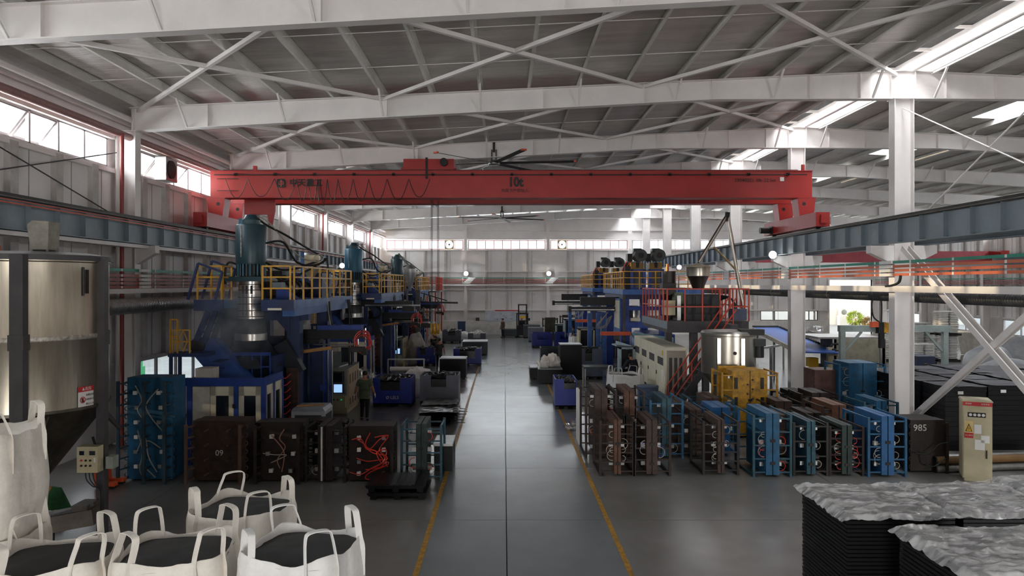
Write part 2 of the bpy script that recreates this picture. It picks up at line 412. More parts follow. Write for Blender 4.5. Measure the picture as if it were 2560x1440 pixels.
# windows
NW = [0]
def window(axis, c, inward, a0, a1, z0, z1, n, frame, sash_from=99, sash_to=-1, deep=.09, transom=None):
    NW[0] += 1
    def bx(u0, u1, d0, d1, q0, q1):
        p0, p1 = sorted((c + inward * d0, c + inward * d1))
        return B().box(p0, p1, u0, u1, q0, q1) if axis == 'y' else B().box(u0, u1, p0, p1, q0, q1)
    fr = bx(a0, a1, -deep, 0, z0, z0 + .06); t = bx(a0, a1, -deep, 0, z1 - .06, z1); fr._add(t.v, t.f)
    for u in (a0, a1 - .07):
        t = bx(u, u + .07, -deep, 0, z0, z1); fr._add(t.v, t.f)
    wn = mk('window_%d' % NW[0], fr, frame, kind='structure')
    st = (a1 - a0) / n
    for i in range(n):
        u = a0 + i * st
        if i: mk('mullion', bx(u - .035, u + .035, -deep, 0, z0, z1), frame, wn)
        if sash_from <= i <= sash_to:       # awning sash swung outwards
            out = .48
            h = z1 - z0 - .12; zz = z1 - .06 - math.sqrt(max(.05, h * h - out * out))
            q = [(u + .06, 0, z1 - .06), (u + st - .06, 0, z1 - .06), (u + st - .06, -out, zz), (u + .06, -out, zz)]
            P = lambda p: (c + inward * (p[1] - .05), p[0], p[2]) if axis == 'y' else (p[0], c + inward * (p[1] - .05), p[2])
            sb = B()
            for k in range(4): sb.bar(P(q[k]), P(q[(k + 1) % 4]), .07, .07)
            so = mk('sash', sb, M('sash_grey', '#7d7a7c', .5), wn)
            gb = B(); gb._add([P(p) for p in q], [(0, 1, 2, 3)]); mk('pane', gb, glass, so)
        else:
            mk('pane', bx(u + .03, u + st - .03, -.05, -.045, z0 + .05, z1 - .05), glass, wn)
    if transom: mk('transom', bx(a0, a1, -deep, .02, transom - .05, transom + .05), frame, wn)
    return wn
lilac = M('window_frame_paint', '#b9b2b4', .5, 0, .04)
redframe = M('faded_red_frame', '#a9787c', .5, 0, .05)
for a, b in bays:
    window('y', -12.05, 1, a + .45, b - .35, ZW0, ZW1, 6, lilac, 1 if b > 10 else 99, 3)
    if b > 20: window('y', 36.65, -1, a + .45, b - .35, ZW0, ZW1, 8, lilac, transom=8.9)
for a, b, z0, z1 in lowL: window('y', -12.05, 1, a, b, z0, z1, 4, darkpost)
for a, b, z0, z1 in lowR: window('y', 36.65, -1, a, b, z0, z1, 3, lilac)
for i, (a, b, z0, z1) in enumerate(upF): window('x', 70.45, -1, a, b, z0, z1, 9, redframe if i in (0, 1, 2) else lilac)
for a, b in ((25., 27.8), (28.9, 30.6)): window('x', 70.45, -1, a, b, 1.35, 2.3, 2, darkpost)
NW[0] += 1
mk('door_1', B().box(DOOR[0] - .12, DOOR[0], 70.35, 70.8, 0, 5.3).box(DOOR[1], DOOR[1] + .12, 70.35, 70.8, 0, 5.3).box(DOOR[0] - .12, DOOR[1] + .12, 70.35, 70.8, 5.3, 5.45), white, kind='structure')

# roof
ce = mk('ceiling', B().prism([(-12.4, ztop(-12.4) + .24), (11.35, ztop(11.35) + .24), (11.35, ztop(11.35) + .3), (-12.4, ztop(-12.4) + .3)], 'y', Y0 - .2, YF + .5)
        .prism([(13.2, ztop(13.2) + .24), (18.3, ztop(18.3) + .24), (18.3, ztop(18.3) + .3), (13.2, ztop(13.2) + .3)], 'y', Y0 - .2, YF + .5).prism([(19.5, ztop(19.5) + .24), (37, ztop(37) + .24), (37, ztop(37) + .3), (19.5, ztop(19.5) + .3)], 'y', Y0 - .2, YF + .5), foilm, kind='structure')
# ridge skylight: kerbs, cross bars and glazing
zs = ztop(11.35) + .24
for x in (11.35, 13.2):
    mk('skylight_kerb', B().box(x - .03, x + .03, Y0, YF + .4, zs - .3, zs + .55), white, ce)
for i in range(40):
    y = Y0 + 2 * i
    if y < 8: continue
    mk('skylight_bar', B().box(11.35, 13.2, y - .035, y + .035, zs + .42, zs + .5), white, ce)
frosted = glass_mat('frosted_sheet', (.06, .064, .064), .15, .6)
skyglass = glass_mat('skylight_sheet', (.95, .97, 1), .05, .3)
for i in range(10):
    mk('skylight_pane', B().box(12.32, 13.25, Y0 + 8 * i + .02, Y0 + 8 * i + 8 - .02, zs + .52, zs + .535), frosted, ce)
    mk('skylight_pane', B().box(11.3, 12.3, Y0 + 8 * i + .02, Y0 + 8 * i + 8 - .02, zs + .52, zs + .535), skyglass, ce)
mk('ridge_tube', B().cyl((12.6, 8, zs - .15), (12.6, YF, zs - .15), .085, n=12), white, ce, True)

for y in [Y0 - .2] + [Y0 + 8 * i for i in range(1, 11)]:       # foil and clear sheets alternate along one strip of the storage-bay roof
    a, b = ztop(18.3) + .24, ztop(19.5) + .24
    mk('roof_sheet', B().prism([(18.3, a), (19.5, b), (19.5, b + .06), (18.3, a + .06)], 'y', y - 2, y + 2), foilm, ce)
    if y < 68: mk('roof_light', B().prism([(18.3, a + .03), (19.5, b + .03), (19.5, b + .04), (18.3, a + .04)], 'y', y + 2, y + 6), skyglass, ce)
# purlins: Z-sections along the hall
PX = [-11.25 + 1.505 * i for i in range(16)]
def zsec(x, z): return [(x - .07, z), (x + .006, z), (x + .006, z + .206), (x + .07, z + .206), (x + .07, z + .22), (x - .006, z + .22), (x - .006, z + .014), (x - .07, z + .014)]
for x in PX + [2 * RIDGE - q for q in PX]:
    if abs(x - RIDGE) < .9: continue
    mk('purlin', B().prism(zsec(x, ztop(x) + .005), 'y', 4, YF + .3), purlin_m, ce)
# rafters
def rafter(y, mirror):
    X = (lambda x: 2 * RIDGE - x) if mirror else (lambda x: x)
    bot = [(-11.5, 9.6), (-3.5, 10.04), (6.4, 10.58), (12.27, 10.6)]
    web = B().prism([(X(p[0]), p[1] + .02) for p in bot] + [(X(12.27), ztop(12.27) - .02), (X(-11.5), ztop(-11.5) - .02)], 'y', y - .006, y + .006)
    o = mk('rafter', web, white, ce)
    fb = B()
    for p, q in zip(bot[:-1], bot[1:]): fb.bar((X(p[0]), y, p[1]), (X(q[0]), y, q[1]), .28, .025)
    mk('bottom_flange', fb, white, o)
    mk('top_flange', B().bar((X(-11.5), y, ztop(-11.5) - .012), (X(12.27), y, ztop(12.27) - .012), .28, .022), white, o)
    def zb(x):
        for p, q in zip(bot[:-1], bot[1:]):
            if p[0] <= x <= q[0]: return p[1] + (q[1] - p[1]) * (x - p[0]) / (q[0] - p[0])
        return 9.6
    for x in (-11.4, -9.1, -3.6, 1.2, 4.3, 6.4, 9.4, 10.95, 11.9):
        mk('web_stiffener', B().box(X(x) - .008, X(x) + .008, y - .13, y + .13, zb(x), ztop(x) - .03), white, o)
    for i, x in enumerate(PX):
        if i % 2 == 0 or y > 40: continue
        for d in (-1, 1):
            mk('fly_brace', B().bar((X(x), y + d * .12, zb(x) + .03), (X(x), y + d * .85, ztop(x) + .03), .055, .055), white, o)
    return o
for y in FR:
    rafter(y, False); rafter(y, True)
# roof cross bracing and rods
ND = [-11.3, -3.73, 4.27, 12.1]
for k in range(-1, 4):
    y0, y1 = FR[0] + 8 * k, FR[0] + 8 * (k + 1)
    for a, b in zip(ND[:-1], ND[1:]):
        for (p, q) in (((a, y0), (b, y1)), ((b, y0), (a, y1))):
            if p[1] < 7: p = ((p[0] + q[0]) / 2, (p[1] + q[1]) / 2)
            mk('roof_brace', B().bar((p[0], p[1], ztop(p[0]) - .1), (q[0], q[1], ztop(q[0]) - .1), .1, .1), white, ce)
    for t in (2.67, 5.33):
        y = y0 + t
        if 9 < y < 40: mk('sag_rod', B().bar((-11.3, y, ztop(-11.3) + .08), (11.2, y, ztop(11.2) + .08), .02), white, ce)
mk('eave_tube', B().cyl((-11.55, 5, 9.98), (-11.55, YF, 9.98), .085, n=12), white, ce, True)
mk('eave_channel', B().box(-11.95, -11.8, 4, YF, 9.9, 10.15), white, ce)

# columns
def column(x, y, z1, lab):
    t = thing('steel_column', (x, y, 0), lab, 'column', 'steel columns of the hall')
    mk('web', B().box(x - .28, x + .28, y - .006, y + .006, 0, z1), white, t)
    for d in (-.29, .29): mk('flange', B().box(x + d - .012, x + d + .012, y - .17, y + .17, 0, z1), white, t)
    mk('base_plate', B().box(x - .36, x + .36, y - .25, y + .25, 0, .03), white, t)
    mk('cap_plate', B().box(x - .34, x + .34, y - .2, y + .2, z1 - .025, z1), white, t)
    return t
ordn = ['nearest', 'second', 'third', 'fourth', 'fifth', 'sixth', 'seventh']
for k, y in enumerate(FR[1:]):
    t = column(XM, y, 10.6, '%s white steel column in the middle row under the ridge skylight' % ordn[k])
    for d in (-1, 1):
        mk('crane_bracket', B().prism([(XM + d * .3, 6.08), (XM + d * 1.02, 6.08), (XM + d * 1.02, 5.85), (XM + d * .3, 5.5)], 'y', y - .14, y + .14), white, t)
for k, y in enumerate(FR):
    t = column(-11.6, y, 9.6, '%s white steel column against the window wall beside the blow machines' % ordn[k])
    mk('crane_bracket', B().prism([(-11.3, 6.08), (-10.7, 6.08), (-10.7, 5.85), (-11.3, 5.5)], 'y', y - .14, y + .14), white, t)
    if k > 1: column(36.2, y, 9.6, '%s white steel column against the far side wall of the storage bay' % ordn[k])
for i, x in enumerate((-3.73, 4.27)):
    t = thing('wind_column', (x, 70.1, 0), 'slim white column on the far end wall under the %s lamp' % ('exhaust fan and whiteboard-side' if i == 0 else 'forklift-side'), 'column', 'wind columns of the end wall')
    for d in (-.14, .14): mk('flange', B().box(x - .13, x + .13, 70.1 + d - .008, 70.1 + d + .008, 0, zr(x) - .5), white, t)
    mk('web', B().box(x - .006, x + .006, 69.97, 70.23, 0, zr(x) - .5), white, t)

# wall bracing and upper rods in the middle row
t = thing('column_bracing', (XM, 18.3, 0), 'white diagonal cross bracing beside the beige electrical cabinet', 'bracing')
for p, q in (((22.1, .6), (14.3, 5.95)), ((22.1, 6.0), (14.3, .65))):
    o_ = .05 if p[1] < 1 else .1
    mk('brace_bar', B().bar((XM - o_, p[0], p[1]), (XM - o_, q[0], q[1]), .03, .17).bar((XM + o_, p[0], p[1]), (XM + o_, q[0], q[1]), .03, .17), white, t)
t = thing('tie_rods', (XM, 18.3, 6.3), 'thin white crossed tie rods above the crane runway near the skylight', 'tie rods')
for p, q in (((22.2, 10.3), (14.3, 6.4)), ((22.2, 6.4), (14.3, 10.3))):
    mk('tie_rod', B().cyl((XM, p[0], p[1]), (XM, q[0], q[1]), .02, n=6), white, t)
t = thing('tie_rods', (-11.9, 18, 6.9), 'thin crossed tie rods against the wall above the silo', 'tie rods')
for p, q in (((22.0, 8.9), (14.3, 6.9)), ((22.0, 6.95), (14.3, 8.7))):
    mk('tie_rod', B().cyl((-11.8, p[0], p[1]), (-11.8, q[0], q[1]), .018, n=6), darkpost, t)
# fire pipe under the eaves with its drop
t = thing('fire_pipe', (-11.5, 35, 0), 'dusty red pipe running under the eaves with red drops beside the columns', 'pipe')
mk('main_run', B().cyl((-11.55, 6, 9.42), (-11.55, 70, 9.42), .11, n=12), redpipe, t, True)
for y in (22.0, 46.0, 62.0):
    mk('drop_pipe', B().cyl((-11.45, y - .35, 0), (-11.45, y - .35, 9.42), .06, n=10), M('red_drop_pipe', '#8c3a38', .5), t, True)
# exhaust fans in the end-wall window strip
for i, x in enumerate((wx(1123, 70.2), wx(1405, 70.2))):
    t = thing('exhaust_fan', (x, 70.2, 8.3), 'square exhaust fan in the window strip, %s' % ('nearer the hoist ropes' if i == 0 else 'nearer the blue motors'), 'fan', 'exhaust fans')
    hb = B()
    for u in range(24):
        a0, a1 = 2 * PI * u / 24, 2 * PI * (u + 1) / 24
        def sq(a):
            k = .44 / max(abs(math.cos(a)), abs(math.sin(a))); return (x + k * math.cos(a), 8.73 + k * math.sin(a))
        def ci(a): return (x + .38 * math.cos(a), 8.73 + .38 * math.sin(a))
        hb.prism([ci(a0), sq(a0), sq(a1), ci(a1)], 'y', 70.2, 70.36)
    mk('housing', hb, beige, t)
    mk('hub', B().cyl((x, 70.22, 8.73), (x, 70.3, 8.73), .08), dark, t, True)
    for k in range(3):
        a = 2 * PI * k / 3 + .5
        mk('strut', B().bar((x, 70.21, 8.73), (x + .38 * math.cos(a), 70.21, 8.73 + .38 * math.sin(a)), .025), dark, t)
# exhaust fan in the near side window strip
t = thing('exhaust_fan', (-12, 24.6, 8.45), 'grey box fan set among the panes of the side wall windows', 'fan', 'exhaust fans')
mk('housing', B().box(-12.03, -11.65, 24.9, 25.75, 8.5, 9.3), zinc, t)
mk('hub', B().cyl((-11.7, 25.3, 8.9), (-11.62, 25.3, 8.9), .32, n=16), dark, t, True)
# ------------------------------------------------------------------ crane runways
def runway(x, inner, y0, y1, lab, stiff=True):
    t = thing('crane_runway', (x, (y0 + y1) / 2, 6.1), lab, 'crane runway', 'crane runway girders')
    mk('web', B().box(x - .006, x + .006, y0, y1, 6.12, 6.8), girder, t)
    mk('bottom_flange', B().box(x - .14, x + .14, y0, y1, 6.1, 6.12), girder, t)
    mk('top_flange', B().box(x - .2, x + .2, y0, y1, 6.8, 6.825), M('dusty_flange', '#6d6660', .7, 0, .15), t)
    mk('rail', B().box(x - .035, x + .035, y0, y1, 6.825, 6.92), dark, t)
    if stiff:
        y = y0 + .7
        while y < y1:
            mk('stiffener', B().box(*sorted((x + inner * .006, x + inner * .13)), y - .006, y + .006, 6.13, 6.79), girder, t)
            y += 1.08
    return t
rl = runway(-10.98, 1, 4, 70, 'grey blue crane girder along the window wall behind the silo')
rm = runway(11.52, -1, 4, 70, 'grey blue crane girder on the middle columns facing the aisle')
runway(13.02, 1, 12, 70, 'grey crane girder on the storage side of the middle columns', False)
runway(35.3, -1, 14, 70, 'grey crane girder along the far side wall of the storage bay', False)
mk('conductor_bar', B().box(-10.78, -10.75, 4, 70, 6.66, 6.69).box(-10.78, -10.75, 4, 70, 6.73, 6.75), M('red_conductor', '#c2502f', .5), rl)
mk('lower_angle', B().box(-11.2, -10.9, 4, 70, 5.98, 6.08), white, rl)

# ------------------------------------------------------------------ overhead crane
cy0, cy1 = 27.8, 29.8
cr = thing('overhead_crane', (.27, 28.8, 6.92), 'red double girder overhead travelling crane spanning the aisle', 'crane')
def cbeam(y, w):
    xl, xr = -11.2, 11.75
    return B().prism([(xl, 8.2), (xr, 8.2), (xr, 9.22), (xl, 9.22)], 'y', y - w / 2, y + w / 2).box(xl, xr, y - w / 2 - .06, y + w / 2 + .06, 9.2, 9.225).box(xl, xr, y - w / 2 - .06, y + w / 2 + .06, 8.18, 8.2)
b1 = mk('main_girder', cbeam(cy0, .5), redp, cr); b2 = mk('main_girder', cbeam(cy1, .5), redp, cr)
mk('trolley_rail', B().box(-10.8, 11.3, cy0 - .04, cy0 + .04, 9.225, 9.29), dark, b1); mk('trolley_rail', B().box(-10.8, 11.3, cy1 - .04, cy1 + .04, 9.225, 9.29), dark, b2)
for x, s in ((-10.98, -1), (11.52, 1)):
    e = mk('end_carriage', B().box(x - .25, x + .25, 26.1, 31.3, 6.98, 7.5), redp, cr)
    for y in (26.55, 30.85): mk('wheel', B().cyl((x - .08, y, 7.06), (x + .08, y, 7.06), .14, n=14), dark, e, True)
    for y in (26.0, 31.32): mk('buffer', B().box(x - .12, x + .12, y - .04, y + .06, 7.1, 7.4), redp, e)
    for y in (cy0, cy1):
        xi = x - s * .35; w = .95
        lg = mk('leg', B().prism([(x - .35, 8.19), (x + .35, 8.19), (x + .26, 7.48), (x - .26, 7.48)], 'y', y - .3, y + .3), redp, cr)
        mk('porthole', B().cyl((x - s * .1 - .0, y - .305, 7.95), (x - s * .1, y - .29, 7.95), .07, n=14), textm, lg)
    mk('drive_motor', B().cyl((x - s * .25, 30.4, 7.15), (x - s * .75, 30.4, 7.15), .13, n=14).cyl((x - s * .25, 30.4, 7.15), (x - s * .35, 30.4, 7.15), .17, n=14), dark, e, True)
mk('end_upright', B().box(11.35, 11.45, 27.5, 27.6, 9.2, 9.45), redp, cr)
mk('end_upright', B().box(-9.55, -9.42, 27.5, 27.6, 9.2, 9.4), redp, cr)
for z in (8.9, 8.45): mk('rung', B().bar((-10.9, 27.45, z), (-10.1, 27.45, z), .025), dark, cr)
mk('side_bracket', B().prism([(-10.1, 8.19), (-8.9, 8.19), (-8.9, 7.75), (-9.0, 7.2), (-9.15, 7.2), (-9.2, 7.6), (-10.1, 7.6)], 'y', 28.1, 28.15), redp, cr)
# trolley
tr = mk('trolley', B().box(-3.9, -1.95, 28.0, 29.7, 9.3, 9.75).box(-4.0, -1.85, 28.1, 29.6, 9.3, 9.42), redp, cr)
mk('hoist_motor', B().cyl((-2.32, 27.75, 9.6), (-2.32, 28.2, 9.6), .15, n=16), dark, tr, True)
mk('cable_post', B().box(-2.98, -2.9, 27.38, 27.46, 8.9, 9.7), dark, tr)
# festoon
mk('festoon_track', B().box(-11.0, 11.5, 27.4, 27.44, 9.03, 9.065), dark, cr)
for i in range(15): mk('track_bracket', B().box(-10.2 + 1.5 * i - .05, -10.2 + 1.5 * i + .05, 27.4, 27.52, 9.02, 9.12), dark, cr)
pts_px = [(565, 450, 495), (620, 447, 492), (687, 447, 500), (742, 448, 502), (770, 448, 504), (795, 448, 506), (800, 448, 507), (818, 448, 505), (845, 448, 504), (883, 448, 503), (922, 448, 502), (968, 448, 500), (1022, 448, 493), (1075, 452, 0)]
for (a, ya, sag), (b, yb, _) in zip(pts_px[:-1], pts_px[1:]):
    xa, xb = wx(a, 27.4), wx(b, 27.4); z0 = wz(ya, 27.4); zs_ = wz(sag, 27.4); pts = []
    for i in range(13):
        u = i / 12; e = 2 * u - 1
        pts.append((xa + (xb - xa) * (.5 + .5 * (e * (1 - .25 * (1 - e * e)))), 27.38 + .03 * math.sin(a), zs_ + (z0 - zs_) * abs(e) ** 2.6))
    mk('festoon_cable', B().tube(pts, .014, 5), rubber, cr, True)
# lettering on the front girder
yf = 27.53
lz = wz(458, yf)
text('中天重工', .31, textm, cr, (wx(765, yf), yf - .01, lz), sx=1.02, bold=.008)
lg = B(); lx = wx(703, yf)
lg.prism([(lx + .17 * math.copysign(abs(math.cos(a)) ** .5, math.cos(a)), lz + .17 * math.copysign(abs(math.sin(a)) ** .5, math.sin(a))) for a in [2 * PI * i / 20 for i in range(20)]], 'y', yf - .012, yf)
lo = mk('emblem', lg, textm, cr)
mk('emblem_mark', B().box(lx - .02, lx + .02, yf - .018, yf - .013, lz - .13, lz + .13).box(lx - .1, lx + .1, yf - .018, yf - .013, lz - .055, lz - .02).box(lx - .1, lx + .1, yf - .018, yf - .013, lz + .035, lz + .065).box(lx - .1, lx - .07, yf - .018, yf - .013, lz - .05, lz + .06).box(lx + .07, lx + .1, yf - .018, yf - .013, lz - .05, lz + .06), M('emblem_red', '#c45a54', .5), lo)
text('10t', .5, textm, cr, (wx(1289, yf), yf - .01, wz(456, yf)), sx=.85, depth=.006, bold=.02)
text('吊具下严禁站人', .15, textm, cr, (wx(1287, yf), yf - .01, wz(477, yf)))
text('25040221 10t 22.5m', .19, textm, cr, (wx(1888, yf), yf - .01, wz(451, yf)))
mk('rating_plate', B().box(wx(1950, yf), wx(1960, yf), yf - .012, yf - .002, wz(453, yf), wz(443, yf)), paper, cr)
# hoist ropes and hook block
hk = thing('hook_block', (wx(1088, 28.8), 28.8, 2.9), 'yellow crane hook block hanging on four long steel ropes', 'hook')
hx = wx(1088, 28.8)
for dx in (-.17, -.12, .1, .15): mk('rope', B().cyl((hx + dx, 28.8, 3.25), (hx + dx * .9, 28.8, 9.35), .012, n=6), dark, hk, True)
for dx in (-.13, .0, .13): mk('sheave', B().cyl((hx + dx - .04, 28.8, 3.12), (hx + dx + .04, 28.8, 3.12), .22, n=18), yellow2, hk, True)
mk('shank', B().box(hx - .07, hx + .07, 28.72, 28.88, 2.85, 3.05), yellow2, hk)
mk('hook', B().tube(arc((hx, 28.8, 2.68), .1, R(120), R(-150), 12), .035, 8), dark, hk, True)

# lower red crane in the storage bay
r2 = thing('overhead_crane', (24, 52, 6.4), 'dull red crane girder far away in the storage bay behind the bus pipes', 'crane')
mk('main_girder', B().box(14.6, 35, 51.8, 52.3, 6.45, 7.25), M('dull_red_crane', '#a8404a', .5), r2)
for x in (14.3, 35.1): mk('end_carriage', B().box(x - .3, x + .3, 50.6, 53.6, 6.93, 7.25), redp, r2)

# ------------------------------------------------------------------ pipe and bus-bar racks
def rack(label, cname, axis, c, lo, hi, gz, ozs, beam, clampstep, r=.04, npipe=3, mat=orange):
    t = thing('busbar_rack', ((c, (lo + hi) / 2, beam[0]) if axis == 'y' else ((lo + hi) / 2, c, beam[0])), label, 'bus bars', 'bus bar racks')
    P = (lambda a, z, d=0: (c + d, a, z)) if axis == 'y' else (lambda a, z, d=0: (a, c + d, z))
    mk('green_busbar', B().bar(P(lo, gz), P(hi, gz), r * 2, r * 2), green, t)
    for z in ozs: mk('busbar', B().bar(P(lo, z), P(hi, z), r * 1.9, r * 1.9), mat, t)
    mk('cable_tray', B().bar(P(lo, (beam[0] + beam[1]) / 2), P(hi, (beam[0] + beam[1]) / 2), .22, beam[1] - beam[0]), white, t)
    a = lo + 1
    while a < hi:
        for z in [gz] + ozs: mk('clamp', B().cb(P(a, z, -.0), (.1, .06, .075) if axis == 'y' else (.06, .1, .075)), paper, t)
        a += clampstep
    return t
rk = rack('green and dull red bus bars along the window wall behind the silo', '', 'y', -11.15, 10, 70, 5.31, [5.15, 5.03, 4.92, 4.81], (4.62, 4.76), 2.0, .04, mat=M('dull_red_busbar', '#9a4d44', .5))
rk2 = rack('green and orange bus bars running along the middle columns', '', 'y', 11.85, 10, 70, 5.56, [5.43, 5.31, 5.18], (4.66, 4.84), 2.0)
rk3 = rack('thin green and red bus bars across the far end wall', '', 'x', 69.9, -11, 12, 5.48, [5.36, 5.24, 5.12, 5.0], (4.72, 4.88), 2.0, .035, mat=MATS['dull_red_busbar'])
rk4 = rack('thin dark bus bars along the far side wall of the storage bay', '', 'y', 36.0, 24, 70, 5.3, [5.15, 5.03, 4.92], (4.6, 4.7), 2.0, .035, mat=MATS['dull_red_busbar'])
for y in FR[1:5]:
    for z in (5.56, 5.43, 5.31, 5.18): mk('joint_cover', B().cb((11.82, y, z), (.12, .7, .09)), paper, rk2)
mk('feed_cable', B().tube(spline([(11.75, 21.4, 5.15), (11.75, 21.5, 4.95), (11.75, 21.9, 4.85), (11.8, 22.6, 4.8)]), .04, 6), rubber, rk2, True)
for y in FR[1:3]:
    for z in (5.31, 5.15, 5.03, 4.92, 4.81): mk('joint_cover', B().cb((-11.1, y, z), (.12, .6, .08)), paper, rk)
for x in (-3.4, 4.6):
    for z in (5.48, 5.36, 5.24, 5.12, 5.0): mk('joint_cover', B().cb((x + (z - 5.2), 69.85, z), (.7, .12, .08)), paper, rk3)
def duct(x, y0, y1, z, r, m, lab):
    b = B(); n = 14; k = 0; pts = []
    prof = []
    y = y0
    vs = []
    while y < y1:
        prof.append((y, r)); prof.append((y + .05, r)); prof.append((y + .06, r + .012)); prof.append((y + .09, r + .012)); y += .1
    for (yy, rr) in prof: vs += [(x + rr * math.cos(2 * PI * j / n), yy, z + rr * math.sin(2 * PI * j / n)) for j in range(n)]
    fs = [(i * n + j, (i + 1) * n + j, (i + 1) * n + (j + 1) % n, i * n + (j + 1) % n) for i in range(len(prof) - 1) for j in range(n)]
    b._add(vs, fs)
    t = thing('spiral_duct', (x, (y0 + y1) / 2, z - r), lab, 'duct', 'ventilation ducts')
    mk('duct_pipe', b, m, t, True, sharp=80)
    yy = y0 + 3.5
    while yy < y1: mk('hanger_band', B().lathe((0, 0, 0), [(r + .02, -.02), (r + .02, .02)], 16), zinc, t); ob = t.children[-1]; ob.rotation_euler = (R(90), 0, 0); ob.location = (0, yy - (y0 + y1) / 2, r); ob.data.transform(Matrix.Translation(ORG[t.name])); yy += 6
    return t
duct(-10.85, 12.8, 34, 4.26, .22, zinc, 'shiny corrugated spiral duct between the silo and the first blow machine')
duct(12.9, 13, 60, 4.5, .17, darkduct, 'dark round duct under the tray along the middle columns')
t = thing('duct_mouth', (-10.85, 12.7, 4.0), 'cream rectangular duct transition at the open end beside the silo', 'duct')
mk('collar', B().box(-11.05, -10.65, 12.45, 12.8, 4.3, 4.48), cream, t); mk('mouth_box', B().box(-11.0, -10.7, 12.5, 12.8, 4.02, 4.28), beige, t)

# ------------------------------------------------------------------ ceiling fans
def bigfan(x, y, zh, rot, lab):
    t = thing('ceiling_fan', (x, y, zh), lab, 'ceiling fan', 'big ceiling fans')
    mk('mast', B().box(x - .05, x + .05, y - .05, y + .05, zh + .45, zh + .9), dark, t)
    for d in (-.09, .09): mk('motor_frame', B().box(x + d - .03, x + d + .03, y - .1, y + .1, zh + .05, zh + .55), darkpost, t)
    mk('hub', B().lathe((x, y, zh), [(.1, -.1), (.24, -.06), (.26, 0), (.12, .1)], 18), zinc, t, True)
    for k in range(6):
        a = rot + 2 * PI * k / 6; c, s = math.cos(a), math.sin(a); n = Vector((-s, c, 0))
        p0 = Vector((x + .2 * c, y + .2 * s, zh)); p1 = Vector((x + 3.35 * c, y + 3.35 * s, zh - .03))
        bl = mk('blade', B().bar(p0, p1, .19, .025, (.25 * -s, .25 * c, 1)), darkduct, t)
        mk('winglet', B().bar(p1, p1 + Vector((c, s, 0)) * .1, .2, .06, (0, 0, 1)), orangem, bl)
    return t
bigfan(-.42, 30.3, 9.97, R(-10), 'large six-blade ceiling fan with orange tips hanging above the red crane')
bigfan(-.15, 54.3, 9.85, R(20), 'smaller looking six-blade ceiling fan seen under the red crane')

# ------------------------------------------------------------------ lamps
def lamp(p, r, lab, watt=60, bracket=(0, .3, 0), m=None):
    t = thing('work_lamp', (p[0], p[1], p[2] - r), lab, 'lamp', 'work lamps')
    mk('lens', B().ball(p, (r, r * .35, r), 14, 8), m or lampm, t, True)
    mk('housing', B().cyl((p[0], p[1] + r * .1, p[2]), (p[0], p[1] + r * .9, p[2]), r * 1.08, r * .7, 14), darkpost, t, True)
    mk('bracket', B().bar((p[0], p[1] + r * .8, p[2]), (p[0] + bracket[0], p[1] + r * .8 + bracket[1], p[2] + bracket[2]), .03), darkpost, t)
    l = bpy.data.lights.new('lamp_light', 'SPOT'); l.energy = watt; l.color = (.9, .97, 1); l.spot_size = R(150); l.spot_blend = .6; l.shadow_soft_size = r
    o = bpy.data.objects.new('lamp_light', l); COL.objects.link(o); o.parent = t
    o.location = (0, -r * .6, r); o.rotation_euler = (R(68), 0, 0)
    return t
lamp((wx(1165, 69.6), 69.6, wz(684, 69.6)), .22, 'bright round lamp on the end wall left of the whiteboard', 5)
lamp((wx(1372, 69.6), 69.6, wz(684, 69.6)), .22, 'bright round lamp on the end wall above the blue bins', 5)
lamp((wx(1932, 30), 30, wz(637, 30)), .16, 'bright round lamp hung under the crane girder beside the hopper pipes', 1.5, (.35, -.1, 0))
lamp((wx(855, 28.8), 28.8, wz(664, 28.8)), .1, 'small work lamp on the first blow machine behind the yellow railing', 2, (0, 0, -1.24), lampw)
lamp((wx(963, 43.5), 43.5, wz(679, 43.5)), .1, 'small work lamp between the second and third blow machines', 2, (0, 0, -1.24), lampw)
lamp((wx(1698, 31), 31, wz(668, 31)), .1, 'small tilted work lamp between the dark drum and the steel hopper', 2, (0, .0, -2.3), lampw)
# ------------------------------------------------------------------ left line: tall blow moulding machines
def railing(t, pts, z0, h, m, bars=(.35, .68, 1.0), step=1.0, r=.022, closed=False):
    for si_, (p, q) in enumerate(zip(pts[:-1], pts[1:])):
        p = Vector((p[0], p[1], 0)); q = Vector((q[0], q[1], 0)); n = max(1, round((q - p).length / step))
        for k in bars: mk('handrail', B().bar((p.x, p.y, z0 + h * k), (q.x, q.y, z0 + h * k), r * 2), m, t)
        for i in range(1 if si_ else 0, n + 1):
            s = p.lerp(q, i / n); mk('rail_post', B().bar((s.x, s.y, z0), (s.x, s.y, z0 + h), r * 2.2), m, t)

